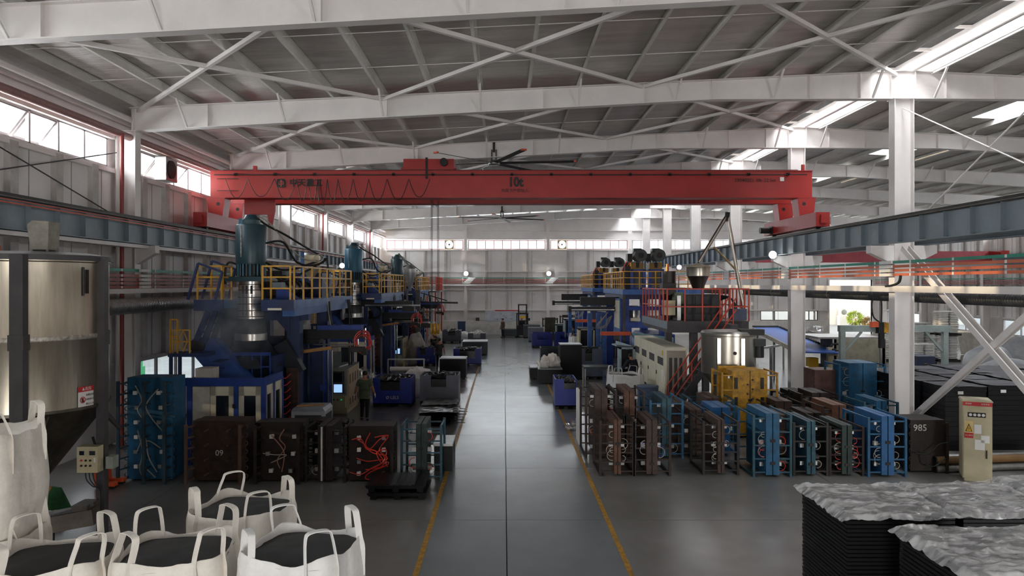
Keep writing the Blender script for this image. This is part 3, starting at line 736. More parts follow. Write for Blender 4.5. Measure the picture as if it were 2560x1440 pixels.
def blow_machine(label):
    t = thing('blow_machine', (-7.6, 24, 0), label, 'machine', 'blow moulding machines')
    hx, hy = -7.7, 22.0
    # accumulator head
    hd = mk('accumulator_head', B().lathe((hx, hy, 0), [(.44, 5.5), (.45, 5.55), (.45, 6.66), (.43, 6.7), (.4, 6.7)], 28), teal, t, True)
    for i in range(24):
        a = 2 * PI * i / 24
        mk('tie_bar', B().cyl((hx + .41 * math.cos(a), hy + .41 * math.sin(a), 5.14), (hx + .41 * math.cos(a), hy + .41 * math.sin(a), 5.52), .028, n=6), teal2 if i % 2 else teal, hd, True)
    mk('inner_core', B().cyl((hx, hy, 5.1), (hx, hy, 5.55), .33, n=20), dark, hd, True)
    mk('weld_seam', B().box(hx - .17, hx - .13, hy - .445, hy - .42, 5.7, 6.65), M('grey_paint_chips', '#8d8f8c', .7, 0, .5, 12), hd)
    mk('cap', B().lathe((hx, hy, 6.7), [(.27, 0), (.27, .14), (.2, .2), (.16, .3), (.08, .32)], 18), teal, hd, True)
    mk('lifting_lug', B().prism([(hx - .38, 6.69), (hx - .26, 6.69), (hx - .3, 6.9), (hx - .36, 6.9)], 'y', hy - .03, hy + .03), teal2, hd)
    mk('head_base', B().box(hx - .62, hx + .62, hy - .5, hy + .6, 4.98, 5.12), teal, t)
    # die barrel with heater bands
    db = mk('die_barrel', B().lathe((hx, hy, 0), [(.35, 4.98), (.35, 4.9), (.37, 4.88), (.37, 3.85)], 28), steel2, t, True)
    mk('die_skirt', B().lathe((hx, hy, 0), [(.36, 3.86), (.4, 3.8), (.43, 3.5), (.43, 3.4)], 28), M('dull_dark_steel', '#4a4a4d', .45, .6), t, True)
    for z in (4.72, 4.5, 4.3, 4.1, 3.92): mk('heater_band', B().lathe((hx, hy, z), [(.375, -.012), (.39, -.012), (.39, .012), (.375, .012)], 24, False), dark, db)
    for a in (-1.9, -1.57, -1.2):
        mk('clamp_slot', B().box(hx + .36 * math.cos(a) - .03, hx + .36 * math.cos(a) + .03, hy + .36 * math.sin(a) - .03, hy + .36 * math.sin(a) + .02, 4.6, 4.85), dark, db)
        mk('band_strip', B().bar((hx + .385 * math.cos(a), hy + .385 * math.sin(a), 3.95), (hx + .385 * math.cos(a), hy + .385 * math.sin(a), 4.58), .018), dark, db)
    mk('die_ring', B().lathe((hx, hy, 0), [(.36, 3.42), (.47, 3.4), (.47, 3.2), (.42, 3.18)], 28), steel2, t, True)
    mk('parison_hood', B().lathe((hx, hy + .1, 0), [(.42, 3.2), (.5, 3.1), (.85, 2.55), (.9, 2.4)], 24), M('sooty_blue', '#20252e', .6, .2), t, True)
    # platform: two front arms and a deck behind
    deck = mk('platform', B().box(-8.95, -8.2, 21, 23.2, 4.18, 4.42).box(-7.05, -6.1, 21, 23.2, 4.18, 4.42).box(-8.95, -6.1, 23.2, 29, 4.18, 4.42), blue2, t)
    mk('front_plate', B().box(-9.0, -8.15, 20.95, 21, 4.12, 4.44), navy, t); mk('front_plate', B().box(-7.05, -6.1, 20.95, 21, 4.12, 4.44), navy, t)
    mk('label_plate', B().box(-6.85, -6.45, 20.93, 20.95, 4.14, 4.2), cream, t)
    for p in ([(-8.92, 23), (-8.92, 21.03), (-8.22, 21.03), (-8.22, 21.8)], [(-7.03, 21.8), (-7.03, 21.03), (-6.22, 21.03)], [(-6.13, 21.1), (-6.13, 28.95)], [(-6.13, 28.95), (-8.9, 28.95)]):
        railing(t, p, 4.42, 1.0, yellow)
    # carrying frame
    for x in (-8.75, -6.65):
        for y in (23.0, 26.6): mk('frame_column', B().box(x - .2, x + .2, y - .2, y + .2, 0, 4.18), navy, t)
    mk('cross_beam', B().box(-8.9, -6.2, 22.9, 23.3, 3.75, 4.18), navy, t); mk('side_beam', B().box(-6.5, -6.15, 21.2, 28.8, 3.95, 4.18), blue2, t)
    for x, d in ((-8.75, 1), (-6.75, -1)):
        mk('knee_plate', B().prism([(x, 4.15), (x + d * .75, 4.15), (x, 3.3)], 'y', 22.75, 22.85), navy, t)
    # extruder drive on the platform
    mk('gearbox', B().box(-8.5, -7.3, 24.2, 25.5, 4.42, 5.2).box(-8.3, -7.5, 24.4, 25.2, 5.2, 5.35), blackm, t)
    mk('extruder_barrel', B().cyl((-7.2, 22.5, 4.75), (-7.2, 26.2, 4.75), .22, n=16), dark, t, True)
    for y in (22.9, 23.5, 24.1, 24.7, 25.3): mk('barrel_band', B().cyl((-7.2, y, 4.75), (-7.2, y + .25, 4.75), .27, n=16), blackm, t, True)
    mk('drive_cabinet', B().box(-7.9, -6.6, 26.2, 27.6, 4.42, 5.3), navy, t)
    mk('motor', B().cyl((-7.6, 27.7, 4.9), (-7.6, 28.7, 4.9), .35, n=18), blue2, t, True)
    mk('terminal_box', B().box(-7.0, -6.72, 21.8, 22.2, 4.75, 4.95), girder, t)
    mk('brace_wedge', B().prism([(-7.0, 4.42), (-6.35, 4.42), (-7.0, 4.95)], 'y', 22.2, 22.6), blue, t)
    # hopper
    hp = mk('hopper', B().lathe((-6.95, 26.0, 0), [(.05, 5.02), (.3, 5.42), (.32, 5.45), (.32, 5.95), (.3, 5.95)], 24), M('pale_hopper_steel', '#cfc4a6', .45, .4, .08), t, True)
    mk('hopper_lid', B().lathe((-6.95, 26.0, 5.93), [(.33, 0), (.3, .08), (.1, .14)], 20), zinc, hp, True)
    mk('mast', B().box(-7.12, -7.02, 25.3, 25.4, 4.42, 6.0), blue2, t)
    # hoses from the head
    zz = 6.2
    for i, pts in enumerate((
        [(-7.25, 22, 6.15), (-6.9, 22.6, 6.2), (-6.7, 23.4, 5.6), (-6.4, 24.6, 5.55), (-6.2, 25.2, 5.75)],
        [(-7.25, 22, 5.55), (-6.95, 22.4, 5.35), (-6.7, 23.3, 5.4), (-6.5, 24.4, 5.6), (-6.3, 25.0, 5.7), (-6.15, 25.2, 5.6), (-6.15, 25.2, 3.6)],
        [(-7.25, 22, 5.45), (-7.0, 22.2, 5.1), (-6.8, 22.8, 5.0), (-6.6, 23.6, 5.25), (-6.4, 24.6, 5.5)],
        [(-7.6, 22.1, 6.95), (-7.3, 22.3, 6.7), (-6.9, 22.8, 6.45), (-6.6, 23.8, 6.15), (-6.4, 25.2, 5.9)],
        [(-8.1, 21.9, 5.5), (-8.35, 21.9, 5.55), (-8.45, 21.9, 5.3), (-8.45, 21.9, 4.9)],
        [(-6.05, 25.0, 4.3), (-6.0, 25.0, 3.7), (-5.9, 25.0, 3.4), (-5.75, 25.1, 3.1)],
        [(-6.05, 28.0, 4.3), (-6.0, 28.0, 3.5), (-6.0, 28.0, 1.75)], [(-6.05, 28.2, 4.3), (-5.95, 28.2, 3.4), (-5.95, 28.2, 1.75)])):
        mk('hose', B().tube(spline(pts), .035, 6), rubber, t, True)
    mk('cable_loop', B().tube(spline([(-7.45, 22, 6.95), (-7.2, 22.3, 6.75), (-6.9, 22.9, 6.2), (-6.6, 23.6, 5.75), (-6.25, 24.4, 5.65), (-6.15, 24.6, 5.8), (-6.3, 24.6, 5.9), (-6.45, 24.5, 5.78), (-6.2, 24.5, 5.65)]), .02, 6), whitehose, t, True)
    mk('thin_cable', B().tube(spline([(-6.35, 24.9, 5.2), (-6.05, 24.7, 4.8), (-5.98, 24.6, 4.0), (-5.85, 24.5, 3.4)]), .012, 5), whitehose, t, True)
    # clamping unit below
    mk('clamp_body', B().box(-8.6, -6.8, 23.2, 26.6, .3, 3.0), navy, t)
    mk('platen', B().box(-8.45, -7.95, 21.5, 23.1, .6, 2.75), navy, t); mk('platen', B().box(-7.3, -6.85, 21.5, 23.1, .6, 2.75), navy, t)
    mk('toggle_arm', B().bar((-8.8, 21.4, 3.05), (-7.65, 21.1, 1.9), .75, .5, (0, 1, 0)), M('toggle_blue', '#36559a', .45, 0, .08), t)
    mk('pivot_roller', B().cyl((-8.95, 21.05, 3.1), (-8.95, 21.7, 3.1), .22, n=16), dark, t, True)
    mk('toggle_arm', B().bar((-7.0, 22.7, 3.05), (-6.45, 22.7, 2.1), .45, .35, (0, 1, 0)), MATS['sooty_blue'], t)
    lw = mk('mesh_frame', B().box(-8.0, -6.9, 21.35, 21.4, 2.78, 2.88), blue, t); mk('mesh_rail', B().box(-8.0, -6.9, 21.35, 21.4, 2.02, 2.1), blue, lw)
    for i in range(5): mk('mesh_bar', B().box(-8.0 + .265 * i, -7.96 + .265 * i, 21.36, 21.39, 2.05, 2.85), blue, lw)
    mk('mesh_bar', B().box(-8, -6.9, 21.36, 21.39, 2.43, 2.47), blue, lw); mk('mesh_back', B().box(-7.98, -6.92, 21.42, 21.44, 2.05, 2.85), darkglass, lw)
    mk('base', B().box(-8.7, -6.65, 20.4, 28.9, 0, .3), navy, t)
    for x in (-8.3, -7.9, -7.3): mk('cylinder', B().cyl((x, 26.7, 1.2), (x, 28.6, 1.2), .22, n=14), blackm, t, True)
    mk('hydraulic_tank', B().box(-8.7, -6.5, 27, 28.9, .3, 2.2), blackm, t)
    # take-out unit towards the aisle
    mk('transfer_beam', B().box(-7.2, -4.75, 24.3, 24.75, 3.05, 3.35).box(-7.2, -6.2, 24.2, 24.85, 2.9, 3.05), blackm, t)
    mk('beam_cover', B().box(-6.3, -4.8, 24.35, 24.7, 3.35, 3.5), blue, t)
    mk('beam_head', B().box(-7.35, -7.1, 24.2, 24.9, 2.8, 3.45), dark, t)
    mk('lift_column', B().box(-6.7, -6.25, 24.9, 25.3, 0, 2.95), navy, t)
    mk('lift_frame', B().box(-6.2, -6.0, 24.8, 25.0, .2, 2.6).box(-6.3, -5.9, 24.75, 25.05, 1.25, 1.45), blue, t)
    for x in (-6.02, -5.88): mk('guide_rod', B().cyl((x, 24.7, .4), (x, 24.7, 2.65), .035, n=10), chrome, t, True)
    mk('core_rack', B().box(-6.75, -6.4, 22.4, 22.6, .6, 2.3), brown, t)
    for i in range(7):
        z = .8 + .22 * i
        mk('red_hose', B().tube(spline([(-6.6, 22.35, z), (-6.75, 22.2, z - .12), (-6.9, 22.1, z + .02 * i), (-7.1, 22.1, z + .1)]), .016, 5), redhose, t, True)
    mk('lance', B().cyl((-7.0, 23.6, 2.72), (-4.9, 23.4, 2.92), .025, n=8).cyl((-6.2, 23.55, 2.92), (-4.9, 23.5, 2.95), .02, n=8), steel2, t, True)
    mk('lance_guard', B().bar((-7.05, 23.55, 2.62), (-5.6, 23.45, 2.83), .07, .1), wood, t)
    rc = mk('hose_coil', B(). tube([(-4.75 + (.25 + .04 * math.sin(a * .11)) * math.cos(a * .25), 24.3 + .03 * math.sin(a * .37), 3.05 + .3 * math.sin(a * .25 + .1 * math.sin(a * .09)) - .002 * a) for a in range(110)], .018, 5), redhose, t, True)
    mk('hose_tail', B().tube(spline([(-4.6, 24.2, 3.1), (-4.45, 24.0, 2.9), (-4.55, 23.6, 2.72), (-4.8, 23.5, 2.78)]), .018, 5), redhose, t, True)
    mk('gripper', B().box(-5.0, -4.55, 23.3, 23.7, 2.7, 2.85).box(-4.62, -4.45, 23.35, 23.6, 2.6, 2.8), dark, t)
    for x in (-4.95, -4.7): mk('gripper_rod', B().cyl((x, 24.5, 2.85), (x, 24.5, 3.4), .03, n=8), chrome, t, True)
    # swing-out guard frames and service steps on the wall side
    for y, dz in ((20.9, 0), (21.9, .1)):
        b = B(); q = [(-9.15, y, 4.45), (-8.85, y, 5.5 + dz), (-8.15, y, 5.25 + dz), (-8.35, y, 4.45)]
        for k in range(3): b.bar(q[k], q[k + 1], .06)
        mk('guard_frame', b, navy, t)
    b = B()
    for y in (21.0, 21.6):
        b.bar((-8.6, y, 4.1), (-8.95, y, 3.25), .05, .16); b.bar((-8.4, y, 4.1), (-8.72, y, 3.2), .05, .16)
    for i in range(4): b.bar((-8.55 - .09 * i, 21.0, 3.95 - .22 * i), (-8.55 - .09 * i, 21.6, 3.95 - .22 * i), .05)
    mk('service_ladder', b, navy, t)
    mk('step_deck', B().box(-9.45, -8.4, 20.3, 21.0, 2.85, 2.95), navy, t)
    for x in (-9.4, -9.15): mk('step_leg', B().box(x - .04, x + .04, 20.35, 20.43, 0, 2.85), navy, t)
    for i in range(5): mk('stair_tread', B().box(-8.7 - .14 * i + .5, -8.45 - .14 * i + .5, 20.3, 20.9, 2.7 - .25 * i, 2.73 - .25 * i), navy, t)
    for x0, x1 in ((-9.4, -9.2), (-9.33, -8.85)):
        railing(t, [(x0, 20.35), (x1, 20.35)], 2.95, .95 if x1 < -9 else .65, yellow, (.5, 1.0), .6, .018)
    b = B(); c = (-9.03, 20.33, 3.3)
    for k in range(4):
        q = [(c[0] + .12 * math.cos(PI * j / 2), c[1], c[2] + .3 * math.sin(PI * j / 2)) for j in (k, k + 1)]; b.bar(q[0], q[1], .025)
    mk('rail_lattice', b, yellow, t)
    return t

def guard(label):
    t = thing('guard_enclosure', (-7.6, 19.6, 0), label, 'enclosure', 'blue and cream guard enclosures')
    y, x0, x1, yb, zt = 19.55, -8.75, -6.5, 21.1, 2.36
    mk('top_band', B().box(x0, x1 + .03, y - .04, y + .04, 2.14, zt).box(x1 - .04, x1 + .04, y, yb, 2.14, zt), blue, t)
    mk('bottom_band', B().box(x0, x1, y - .03, y + .03, 0, .12).box(x1 - .03, x1 + .03, y, yb, 0, .12), blue, t)
    mk('side_locker', B().box(-8.42, -7.95, y - .02, y + .4, 0, 2.12), M('white_locker', '#c9c3b8', .5), t)
    mk('side_locker', B().box(-8.4, -7.95, y + .1, y + .6, 2.12, 2.6), MATS['white_locker'], t)
    for x in (x0 + .05, -8.5, -7.24, x1): mk('post', B().box(x - .06, x + .06, y - .05, y + .05, 0, 2.2), blue, t)
    for y2 in (20.3, yb): mk('post', B().box(x1 - .05, x1 + .05, y2 - .05, y2 + .05, 0, 2.2), blue, t)
    for a, b_ in ((-7.93, -7.3), (-7.17, -6.57)):
        dr = mk('door', B().box(a, a + .14, y - .03, y + .02, .12, 2.13).box(b_ - .14, b_, y - .03, y + .02, .12, 2.13).box(a, b_, y - .03, y + .02, 1.88, 2.13).box(a, b_, y - .03, y + .02, .12, .5), cream, t)
        mk('window_pane', B().box(a + .13, b_ - .13, y - .005, y + .005, .5, 1.9), darkglass, dr)
    mk('door_handle', B().tube([(-7.97, y - .04, .95), (-7.97, y - .08, 1.0), (-7.97, y - .08, 1.15), (-7.97, y - .04, 1.2)], .015, 6), textm, t)
    mk('lock', B().box(-7.32, -7.24, y - .08, y - .03, 1.55, 1.66), textm, t)
    for a, b_ in ((19.62, 20.25), (20.36, 21.05)):
        dr = mk('door', B().box(x1 - .02, x1 + .03, a, a + .12, .12, 2.13).box(x1 - .02, x1 + .03, b_ - .12, b_, .12, 2.13).box(x1 - .02, x1 + .03, a, b_, 1.88, 2.13).box(x1 - .02, x1 + .03, a, b_, .12, .5), cream, t)
        mk('window_pane', B().box(x1 - .005, x1 + .005, a + .1, b_ - .1, .5, 1.9), darkglass, dr)
    return t

def control_cabinet(label):
    t = thing('control_cabinet', (-6.2, 28, 0), label, 'cabinet', 'cream control cabinets with screens')
    x0, x1, y0, y1 = -6.55, -5.9, 27.0, 29.4
    mk('body', B().box(x0, x1, y0 + .08, y1, .1, 1.7).box(x0 + .03, x1 - .03, y0 + .3, y1 - .05, 0, .1).box(x0, x1, y0 + .08, y0 + .4, .1, 1.7), beige, t)
    mk('screen_hood', B().box(x0 - .02, x0 + .06, y0 - .02, y0 + .1, .75, 1.72).box(x1 - .06, x1 + .02, y0 - .02, y0 + .1, .75, 1.72).box(x0, x1, y0 - .02, y0 + .1, 1.64, 1.72).box(x0, x1, y0 - .02, y0 + .1, .72, .78), M('grey_hood', '#8a8a80', .5), t)
    mk('panel_back', B().box(x0 + .05, x1 - .05, y0 + .05, y0 + .08, .75, 1.66), darkpost, t)
    mk('dark_panel', B().box(x0 + .17, x1 - .17, y0 + .03, y0 + .05, 1.24, 1.58), darkglass, t)
    mk('screen', B().box(x0 + .18, x1 - .16, y0 + .03, y0 + .05, .84, 1.14), screen, t)
    op = mk('operator_panel', B().box(x0 + .04, x1 - .02, y0 - .04, y0 + .1, .28, .74), beige, t)
    for i, m in enumerate((dark, textm, ledg)): mk('button', B().cyl((x0 + .2 + .14 * i, y0 - .06, .58), (x0 + .2 + .14 * i, y0 - .04, .58), .03, n=10), m, op)
    for i in range(4):
        y = y0 + .45 + .48 * i
        dd = mk('side_door', B().box(x1, x1 + .012, y - .02, y + .44, .15, 1.66), M('tan_door', '#b8a585', .55), t)
        mk('vent', B().box(x1 + .012, x1 + .018, y + .1, y + .3, .3, .55).box(x1 + .012, x1 + .018, y + .1, y + .3, 1.1, 1.45), M('vent_brown', '#5c4633', .6), dd)
    mk('top_sheet', B().box(x0 - .01, x1 + .01, y0, y1, 1.7, 1.73), grate, t)
    mk('stick', B().bar((x0 + .3, y0 + .4, 1.76), (x0 + .45, y0 + 1.3, 1.76), .05, .04), paper, t)
    return t

m1 = blow_machine('nearest tall blow moulding machine with dark teal head and yellow railings')
m2 = dup(m1, (0, 15, 0), label='second blow moulding machine with bright teal head behind the nearest one')
m3 = dup(m1, (0, 30, 0), label='farthest tall blow moulding machine with dark head near the end wall')
for ch in m2.children:
    if ch.name.startswith('accumulator_head'):
        ch.data = ch.data.copy(); ch.data.materials[0] = teal2
g1 = guard('blue and cream guard enclosure with dark door windows behind the brown molds')
g2 = dup(g1, (0, 15, 0), label='blue and cream guard enclosure of the second blow machine, half hidden')
c1 = control_cabinet('cream control cabinet with lit screen beside the man in green')
c2 = dup(c1, (0, 15, 0), label='farther cream control cabinet with lit screen beside the grey rack')
# extra take-out beams and jib over the aisle on the far machines
def takeout(x0, x1, y, z, lab):
    t = thing('takeout_arm', ((x0 + x1) / 2, y, z), lab, 'machine arm', 'black take-out arms')
    mk('beam', B().box(x0, x1, y - .2, y + .2, z, z + .28), blackm, t)
    mk('rail', B().box(x0 + .2, x1 + .4, y - .24, y - .2, z + .03, z + .1), chrome, t)
    mk('carriage', B().box(x1 - .5, x1 + .1, y - .3, y + .25, z - .25, z), dark, t)
    mk('cable_chain', B().tube(arc((x0 + .7, y + .05, z - .3), .3, R(90), R(-120), 10), .06, 6), rubber, t, True)
    for x in (x0 + .5, x1 - .3): mk('hanger', B().box(x - .05, x + .05, y - .05, y + .05, z + .28, z + .9), darkpost, t)
    mk('stand', B().box(x0 + .1, x0 + .3, y - .1, y + .1, 0, z), navy, t)
    return t
takeout(wx(905, 37.5), wx(1032, 37.5), 37.5, wz(766, 37.5), 'long black take-out beam in front of the second blow machine platform')
takeout(wx(925, 41), wx(1072, 41), 41, wz(808, 41), 'black take-out arm with chrome rail over the farther control cabinet')
takeout(wx(970, 45), wx(1060, 45), 45, wz(790, 45), 'short black take-out arm under the red railing')
j = thing('jib_arm', (wx(1050, 50), 50, 3.6), 'thin black lattice jib arm pointing into the aisle', 'machine arm')
pA, pB, pC = at(1040, 755, 50), at(1145, 757, 50), at(1052, 732, 50)
mk('chord', B().bar(pA, pB, .12), blackm, j); mk('chord', B().bar(pC, at(1118, 752, 50), .07), blackm, j)
for u in (.15, .35, .55): mk('lattice_bar', B().bar(pA.lerp(pB, u), pC.lerp(at(1118, 752, 50), u), .05), blackm, j)
mk('jib_post', B().bar(at(1045, 725, 50), (wx(1045, 50), 50, 0), .3), darkpost, j)
# red railed platform beyond the third machine
t = thing('service_platform', (-6.6, 62.5, 0), 'small red railed platform beyond the third blow machine', 'platform')
z = wz(728, 56); mk('deck', B().box(-7.1, -5.6, 60, 66, z - .15, z), M('grey_deck', '#6f6a66', .6), t)
railing(t, [(-7.05, 60.05), (-5.65, 60.05), (-5.65, 65.9)], z, 1.15, redrail, (.5, 1.0), .32, .022)
for x in (-7, -5.7):
    for y in (60.1, 65.8): mk('post', B().box(x - .06, x + .06, y - .06, y + .06, 0, z - .15), redrail, t)
# third-machine hopper with loader pipe
t = thing('loader_hopper', (wx(1030, 50), 50, 4.5), 'grey conical loader hopper with slanting pipe beside the farthest head', 'hopper')
hx, hy = wx(1025, 50), 50.0
mk('drum', B().lathe((hx, hy, 0), [(.1, 4.42), (.12, 4.7), (.42, 5.55), (.42, 5.95)], 20), zinc, t, True)
mk('lid', B().lathe((hx, hy, 5.95), [(.44, 0), (.12, .3)], 18), zinc, t, True)
mk('loader_pipe', B().cyl((hx - .1, hy, 6.2), (hx - .8, hy, 7.0), .06, n=8), zinc, t, True)
mk('stand', B().bar((hx - .35, hy, 4.3), (hx - .35, hy, 5.7), .06).bar((hx + .35, hy, 4.3), (hx + .35, hy, 5.7), .06), darkpost, t)
# ------------------------------------------------------------------ right line
def twin_machine(label):
    t = thing('extruder_machine', (8, 37, 0), label, 'machine', 'blue twin-motor extruder machines')
    xl, xr, y0, y1, zp = 6.05, 10.2, 36.8, 44, 4.62
    mk('platform', B().box(xl, xr, y0, y1, zp - .26, zp), blue2, t)
    mk('underside', B().box(xl + .1, xr, y0 + .1, y1, zp - .5, zp - .26), navy, t)
    railing(t, [(xl + .03, y1), (xl + .03, y0 + .03), (xr, y0 + .03)], zp, .92, yellow, (.3, .65, 1.0), .75)
    for i, x in enumerate((6.6, 7.55)):
        tw = mk('drive_tower', B().box(x - .05, x + .1, y0 + .6, y0 + .75, zp, zp + 1.05).box(x + .6, x + .75, y0 + .6, y0 + .75, zp, zp + 1.05).box(x - .05, x + .75, y0 + .6, y0 + 1.9, zp + .95, zp + 1.05).box(x + .1, x + .6, y0 + .75, y0 + 1.7, zp, zp + .95), blue, t)
        mk('dark_door', B().box(x + .1, x + .6, y0 + .72, y0 + .75, zp + .1, zp + .95), darkglass, tw)
        gb = mk('gearbox', B().box(x, x + .65, y0 + .7, y0 + 1.6, zp + 1.05, zp + 1.38), M('ochre_gearbox', '#8a6a22', .5, 0, .15), t)
        mk('vent', B().box(x + .25, x + .42, y0 + .68, y0 + .7, zp + 1.12, zp + 1.4), dark, gb)
        mc = mk('motor', B().cyl((x + .42, y0 + .3, zp + 1.75), (x + .42, y0 + 1.3, zp + 1.75), .3, n=20), M('motor_grey_green', '#3f4644', .5, .2), t, True)
        mk('fan_cover', B().cyl((x + .42, y0 + .2, zp + 1.75), (x + .42, y0 + .32, zp + 1.75), .32, n=20), MATS['motor_grey_green'], mc, True)
        mk('fan_grille', B().cyl((x + .42, y0 + .18, zp + 1.75), (x + .42, y0 + .2, zp + 1.75), .15, n=16), dark, mc, True)
        mk('terminal_box', B().box(x + .1, x + .5, y0 + .5, y0 + .9, zp + 1.98, zp + 2.12), MATS['motor_grey_green'], mc)
        mk('pulley_guard', B().box(x - .2, x + .05, y0 + .6, y0 + 1.2, zp + 1.45, zp + 1.85), dark, t)
    for i in range(6):
        x = 6.25 + .06 * i
        mk('hose', B().tube(spline([(x, y0 + 1.2, zp + .1), (x - .12, y0 + 1.0 + .1 * i, zp + .8), (x + .1, y0 + 1.1, zp + 1.3), (x + .3, y0 + 1.2, zp + 1.8 - .1 * i)]), .025, 5), rubber if i % 3 else redhose, t, True)
    mk('head_block', B().box(6.3, 6.6, y0 + .8, y0 + 2.6, zp, zp + 1.2), dark, t)
    # frame under the platform
    for x in (6.2, 8.2):
        for y in (y0 + .35, y0 + 5.6): mk('frame_column', B().box(x - .2, x + .2, y - .22, y + .22, 0, zp - .5), blue, t)
    mk('side_panel', B().box(5.95, 6.0, y0 + .3, y0 + 2.2, 2.6, 4.05), cream, t)
    mk('panel_rim', B().box(5.93, 6.02, y0 + .2, y0 + .3, 2.4, 4.15).box(5.93, 6.02, y0 + .2, y0 + 2.3, 4.05, 4.15).box(5.93, 6.02, y0 + .2, y0 + 2.3, 2.35, 2.6), blue2, t)
    mk('cross_beam', B().box(6.2, 8.6, y0 + .2, y0 + .6, 2.65, 2.95).box(6.2, 8.6, y0 + .2, y0 + .6, 3.55, 3.75), blue, t)
    mk('die_head', B().lathe((6.9, y0 + 1.6, 0), [(.25, 3.75), (.3, 3.4), (.3, 2.9)], 18), steel2, t, True)
    mk('beige_drive', B().box(6.5, 7.0, y0 + .25, y0 + .6, 3.0, 3.15), cream, t)
    # clamp unit
    mk('clamp_body', B().prism([(6.6, 0), (8.8, 0), (8.8, 2.3), (7.4, 2.3), (6.6, 1.5)], 'y', y0 + .4, y0 + 4), blue, t)
    for x in (5.0, 5.5, 5.8): mk('lift_cylinder', B().box(x - .12, x + .12, y0 + 5.2, y0 + 5.5, 0, 3.2), blue2, t)
    for x in (6.1, 6.45): mk('guide_rod', B().cyl((x, y0 + .1, .3), (x, y0 + .1, 2.35), .05, n=10), chrome, t, True)
    mk('chute', B().prism([(6.4, 2.45), (8.5, 2.2), (8.5, 1.95), (6.7, 1.95)], 'y', y0 - .6, y0 - .1), M('pale_teal_paint', '#7fa3a8', .5), t)
    # take-out conveyor arms
    mk('arm_plate', B().box(4.1, 6.2, y0 + 1.9, y0 + 2.3, 3.75, 4.2), blackm, t)
    am = mk('takeout_arm', B().box(3.55, 6.4, y0 + 1.8, y0 + 2.4, 3.45, 3.68), blackm, t)
    mk('arm_rail', B().box(3.6, 5.9, y0 + 1.76, y0 + 1.8, 3.5, 3.55), chrome, am)
    mk('arm_end', B().box(3.45, 3.6, y0 + 1.7, y0 + 2.5, 3.4, 3.72), dark, am)
    mk('orange_bar', B().box(4.9, 6.4, y0 - .3, y0 + .0, 2.3, 2.48), orangem, t)
    mk('beam_stand', B().box(6.05, 6.2, y0 + .0, y0 + .15, 0, 4.4), darkpost, t)
    for k in range(4):
        mk('white_hose', B().tube(spline([(5.6, y0 + 2, 3.4), (5.2 - .1 * k, y0 + 1.8, 2.9 - .1 * k), (5.0 + .15 * k, y0 + 1.7, 2.6), (5.5, y0 + 1.8, 2.7 + .1 * k), (5.8, y0 + 2, 3.2)]), .016, 5), whitehose, t, True)
    return t
n2 = twin_machine('nearer blue twin-motor machine with yellow railings and black take-out arm')
n3 = dup(n2, (0, 12.6, 0), label='farther blue twin-motor machine with yellow railings near the end wall')

# extruder on a red railed platform
t = thing('extruder_platform', (8, 29, 0), 'extruder on a raised grey platform with red railings behind the steel tank', 'machine')
y0, y1, xl, xr, zp = 28.5, 33.5, wx(1668, 28.5), wx(1872, 28.5), wz(803, 28.5)
mk('deck', B().box(xl, xr, y0, y1, zp - .45, zp), darkpost, t)
mk('deck_trim', B().box(xl - .05, xl, y0, y1, zp - .3, zp), girder, t)
railing(t, [(xl, y1), (xl, y0), (wx(1800, y0), y0)], zp, 1.27, redrail, (.45, 1.0), .7, .024)
railing(t, [(wx(1825, y0), y0), (xr, y0), (xr, y1)], zp, 1.27, redrail, (.45, 1.0), .5, .024)
for x in (7.55, xr - .4):
    for y in (y0 + .3, y1 - .3): mk('leg', B().box(x - .14, x + .14, y - .14, y + .14, 0, zp - .45), darkpost, t)
mk('extruder_body', B().box(7.35, 8.7, 29.2, 30.6, zp, zp + 1.05), dark, t)
for i in range(4):
    mk('body_panel', B().box(7.4 + .33 * i, 7.7 + .33 * i, 29.17, 29.2, zp + .35, zp + .95), blackm, t)
mk('body_plinth', B().box(7.3, 8.75, 29.1, 30.7, zp, zp + .25), blackm, t)
mk('barrel_support', B().box(7.0, 7.15, 29.2, 30.2, zp, zp + 1.0), zinc, t)
mk('beige_gearbox', B().box(6.55, 6.95, 29.3, 30.0, zp + .2, zp + .8), beige, t)
mk('flange', B().cyl((6.95, 29.6, zp + .85), (7.3, 29.6, zp + .85), .28, n=18), M('green_grey_metal', '#6c7561', .5), t, True)
mk('motor_box', B().box(6.5, 7.05, 29.6, 30.2, zp + 1.05, zp + 1.5), M('dark_motor_box', '#332f2b', .6), t)
mk('dark_drum', B().lathe((wx(1672, 30.2), 30.2, 0), [(.2, zp), (.22, zp + .9), (.3, zp + 1.0), (.3, zp + 1.45), (.32, zp + 1.46), (.32, zp + 1.5), (.29, zp + 1.5), (.29, zp + 2.0)], 22), M('dark_brown_drum', '#352e2a', .4, .5), t, True)
mk('copper_nipple', B().cyl((wx(1668, 30.2), 30.2, zp + 2.0), (wx(1669, 30.2), 30.2, zp + 2.3), .07, n=10), M('copper', '#b06a45', .35, 1), t, True)
hx, hy = wx(1745, 29.8), 29.8
hp = mk('steel_hopper', B().lathe((hx, hy, 0), [(.22, wz(722, hy)), (.42, wz(692, hy)), (.47, wz(690, hy)), (.48, wz(672, hy)), (.5, wz(668, hy))], 26), steel, t, True)
mk('cover', B().lathe((hx, hy, wz(668, hy)), [(.51, 0), (.48, .06), (.25, .1), (.06, .16)], 24), M('dusty_cover', '#9c8f7c', .8), hp, True)
ap = at(1818, 538, 29.8)
mk('feed_pipe', B().cyl(ap, at(1747, 655, 29.8), .075, n=12).cyl(ap + Vector((0, 0, .05)), at(1870, 835, 29.4), .08, n=12), steel, t, True)
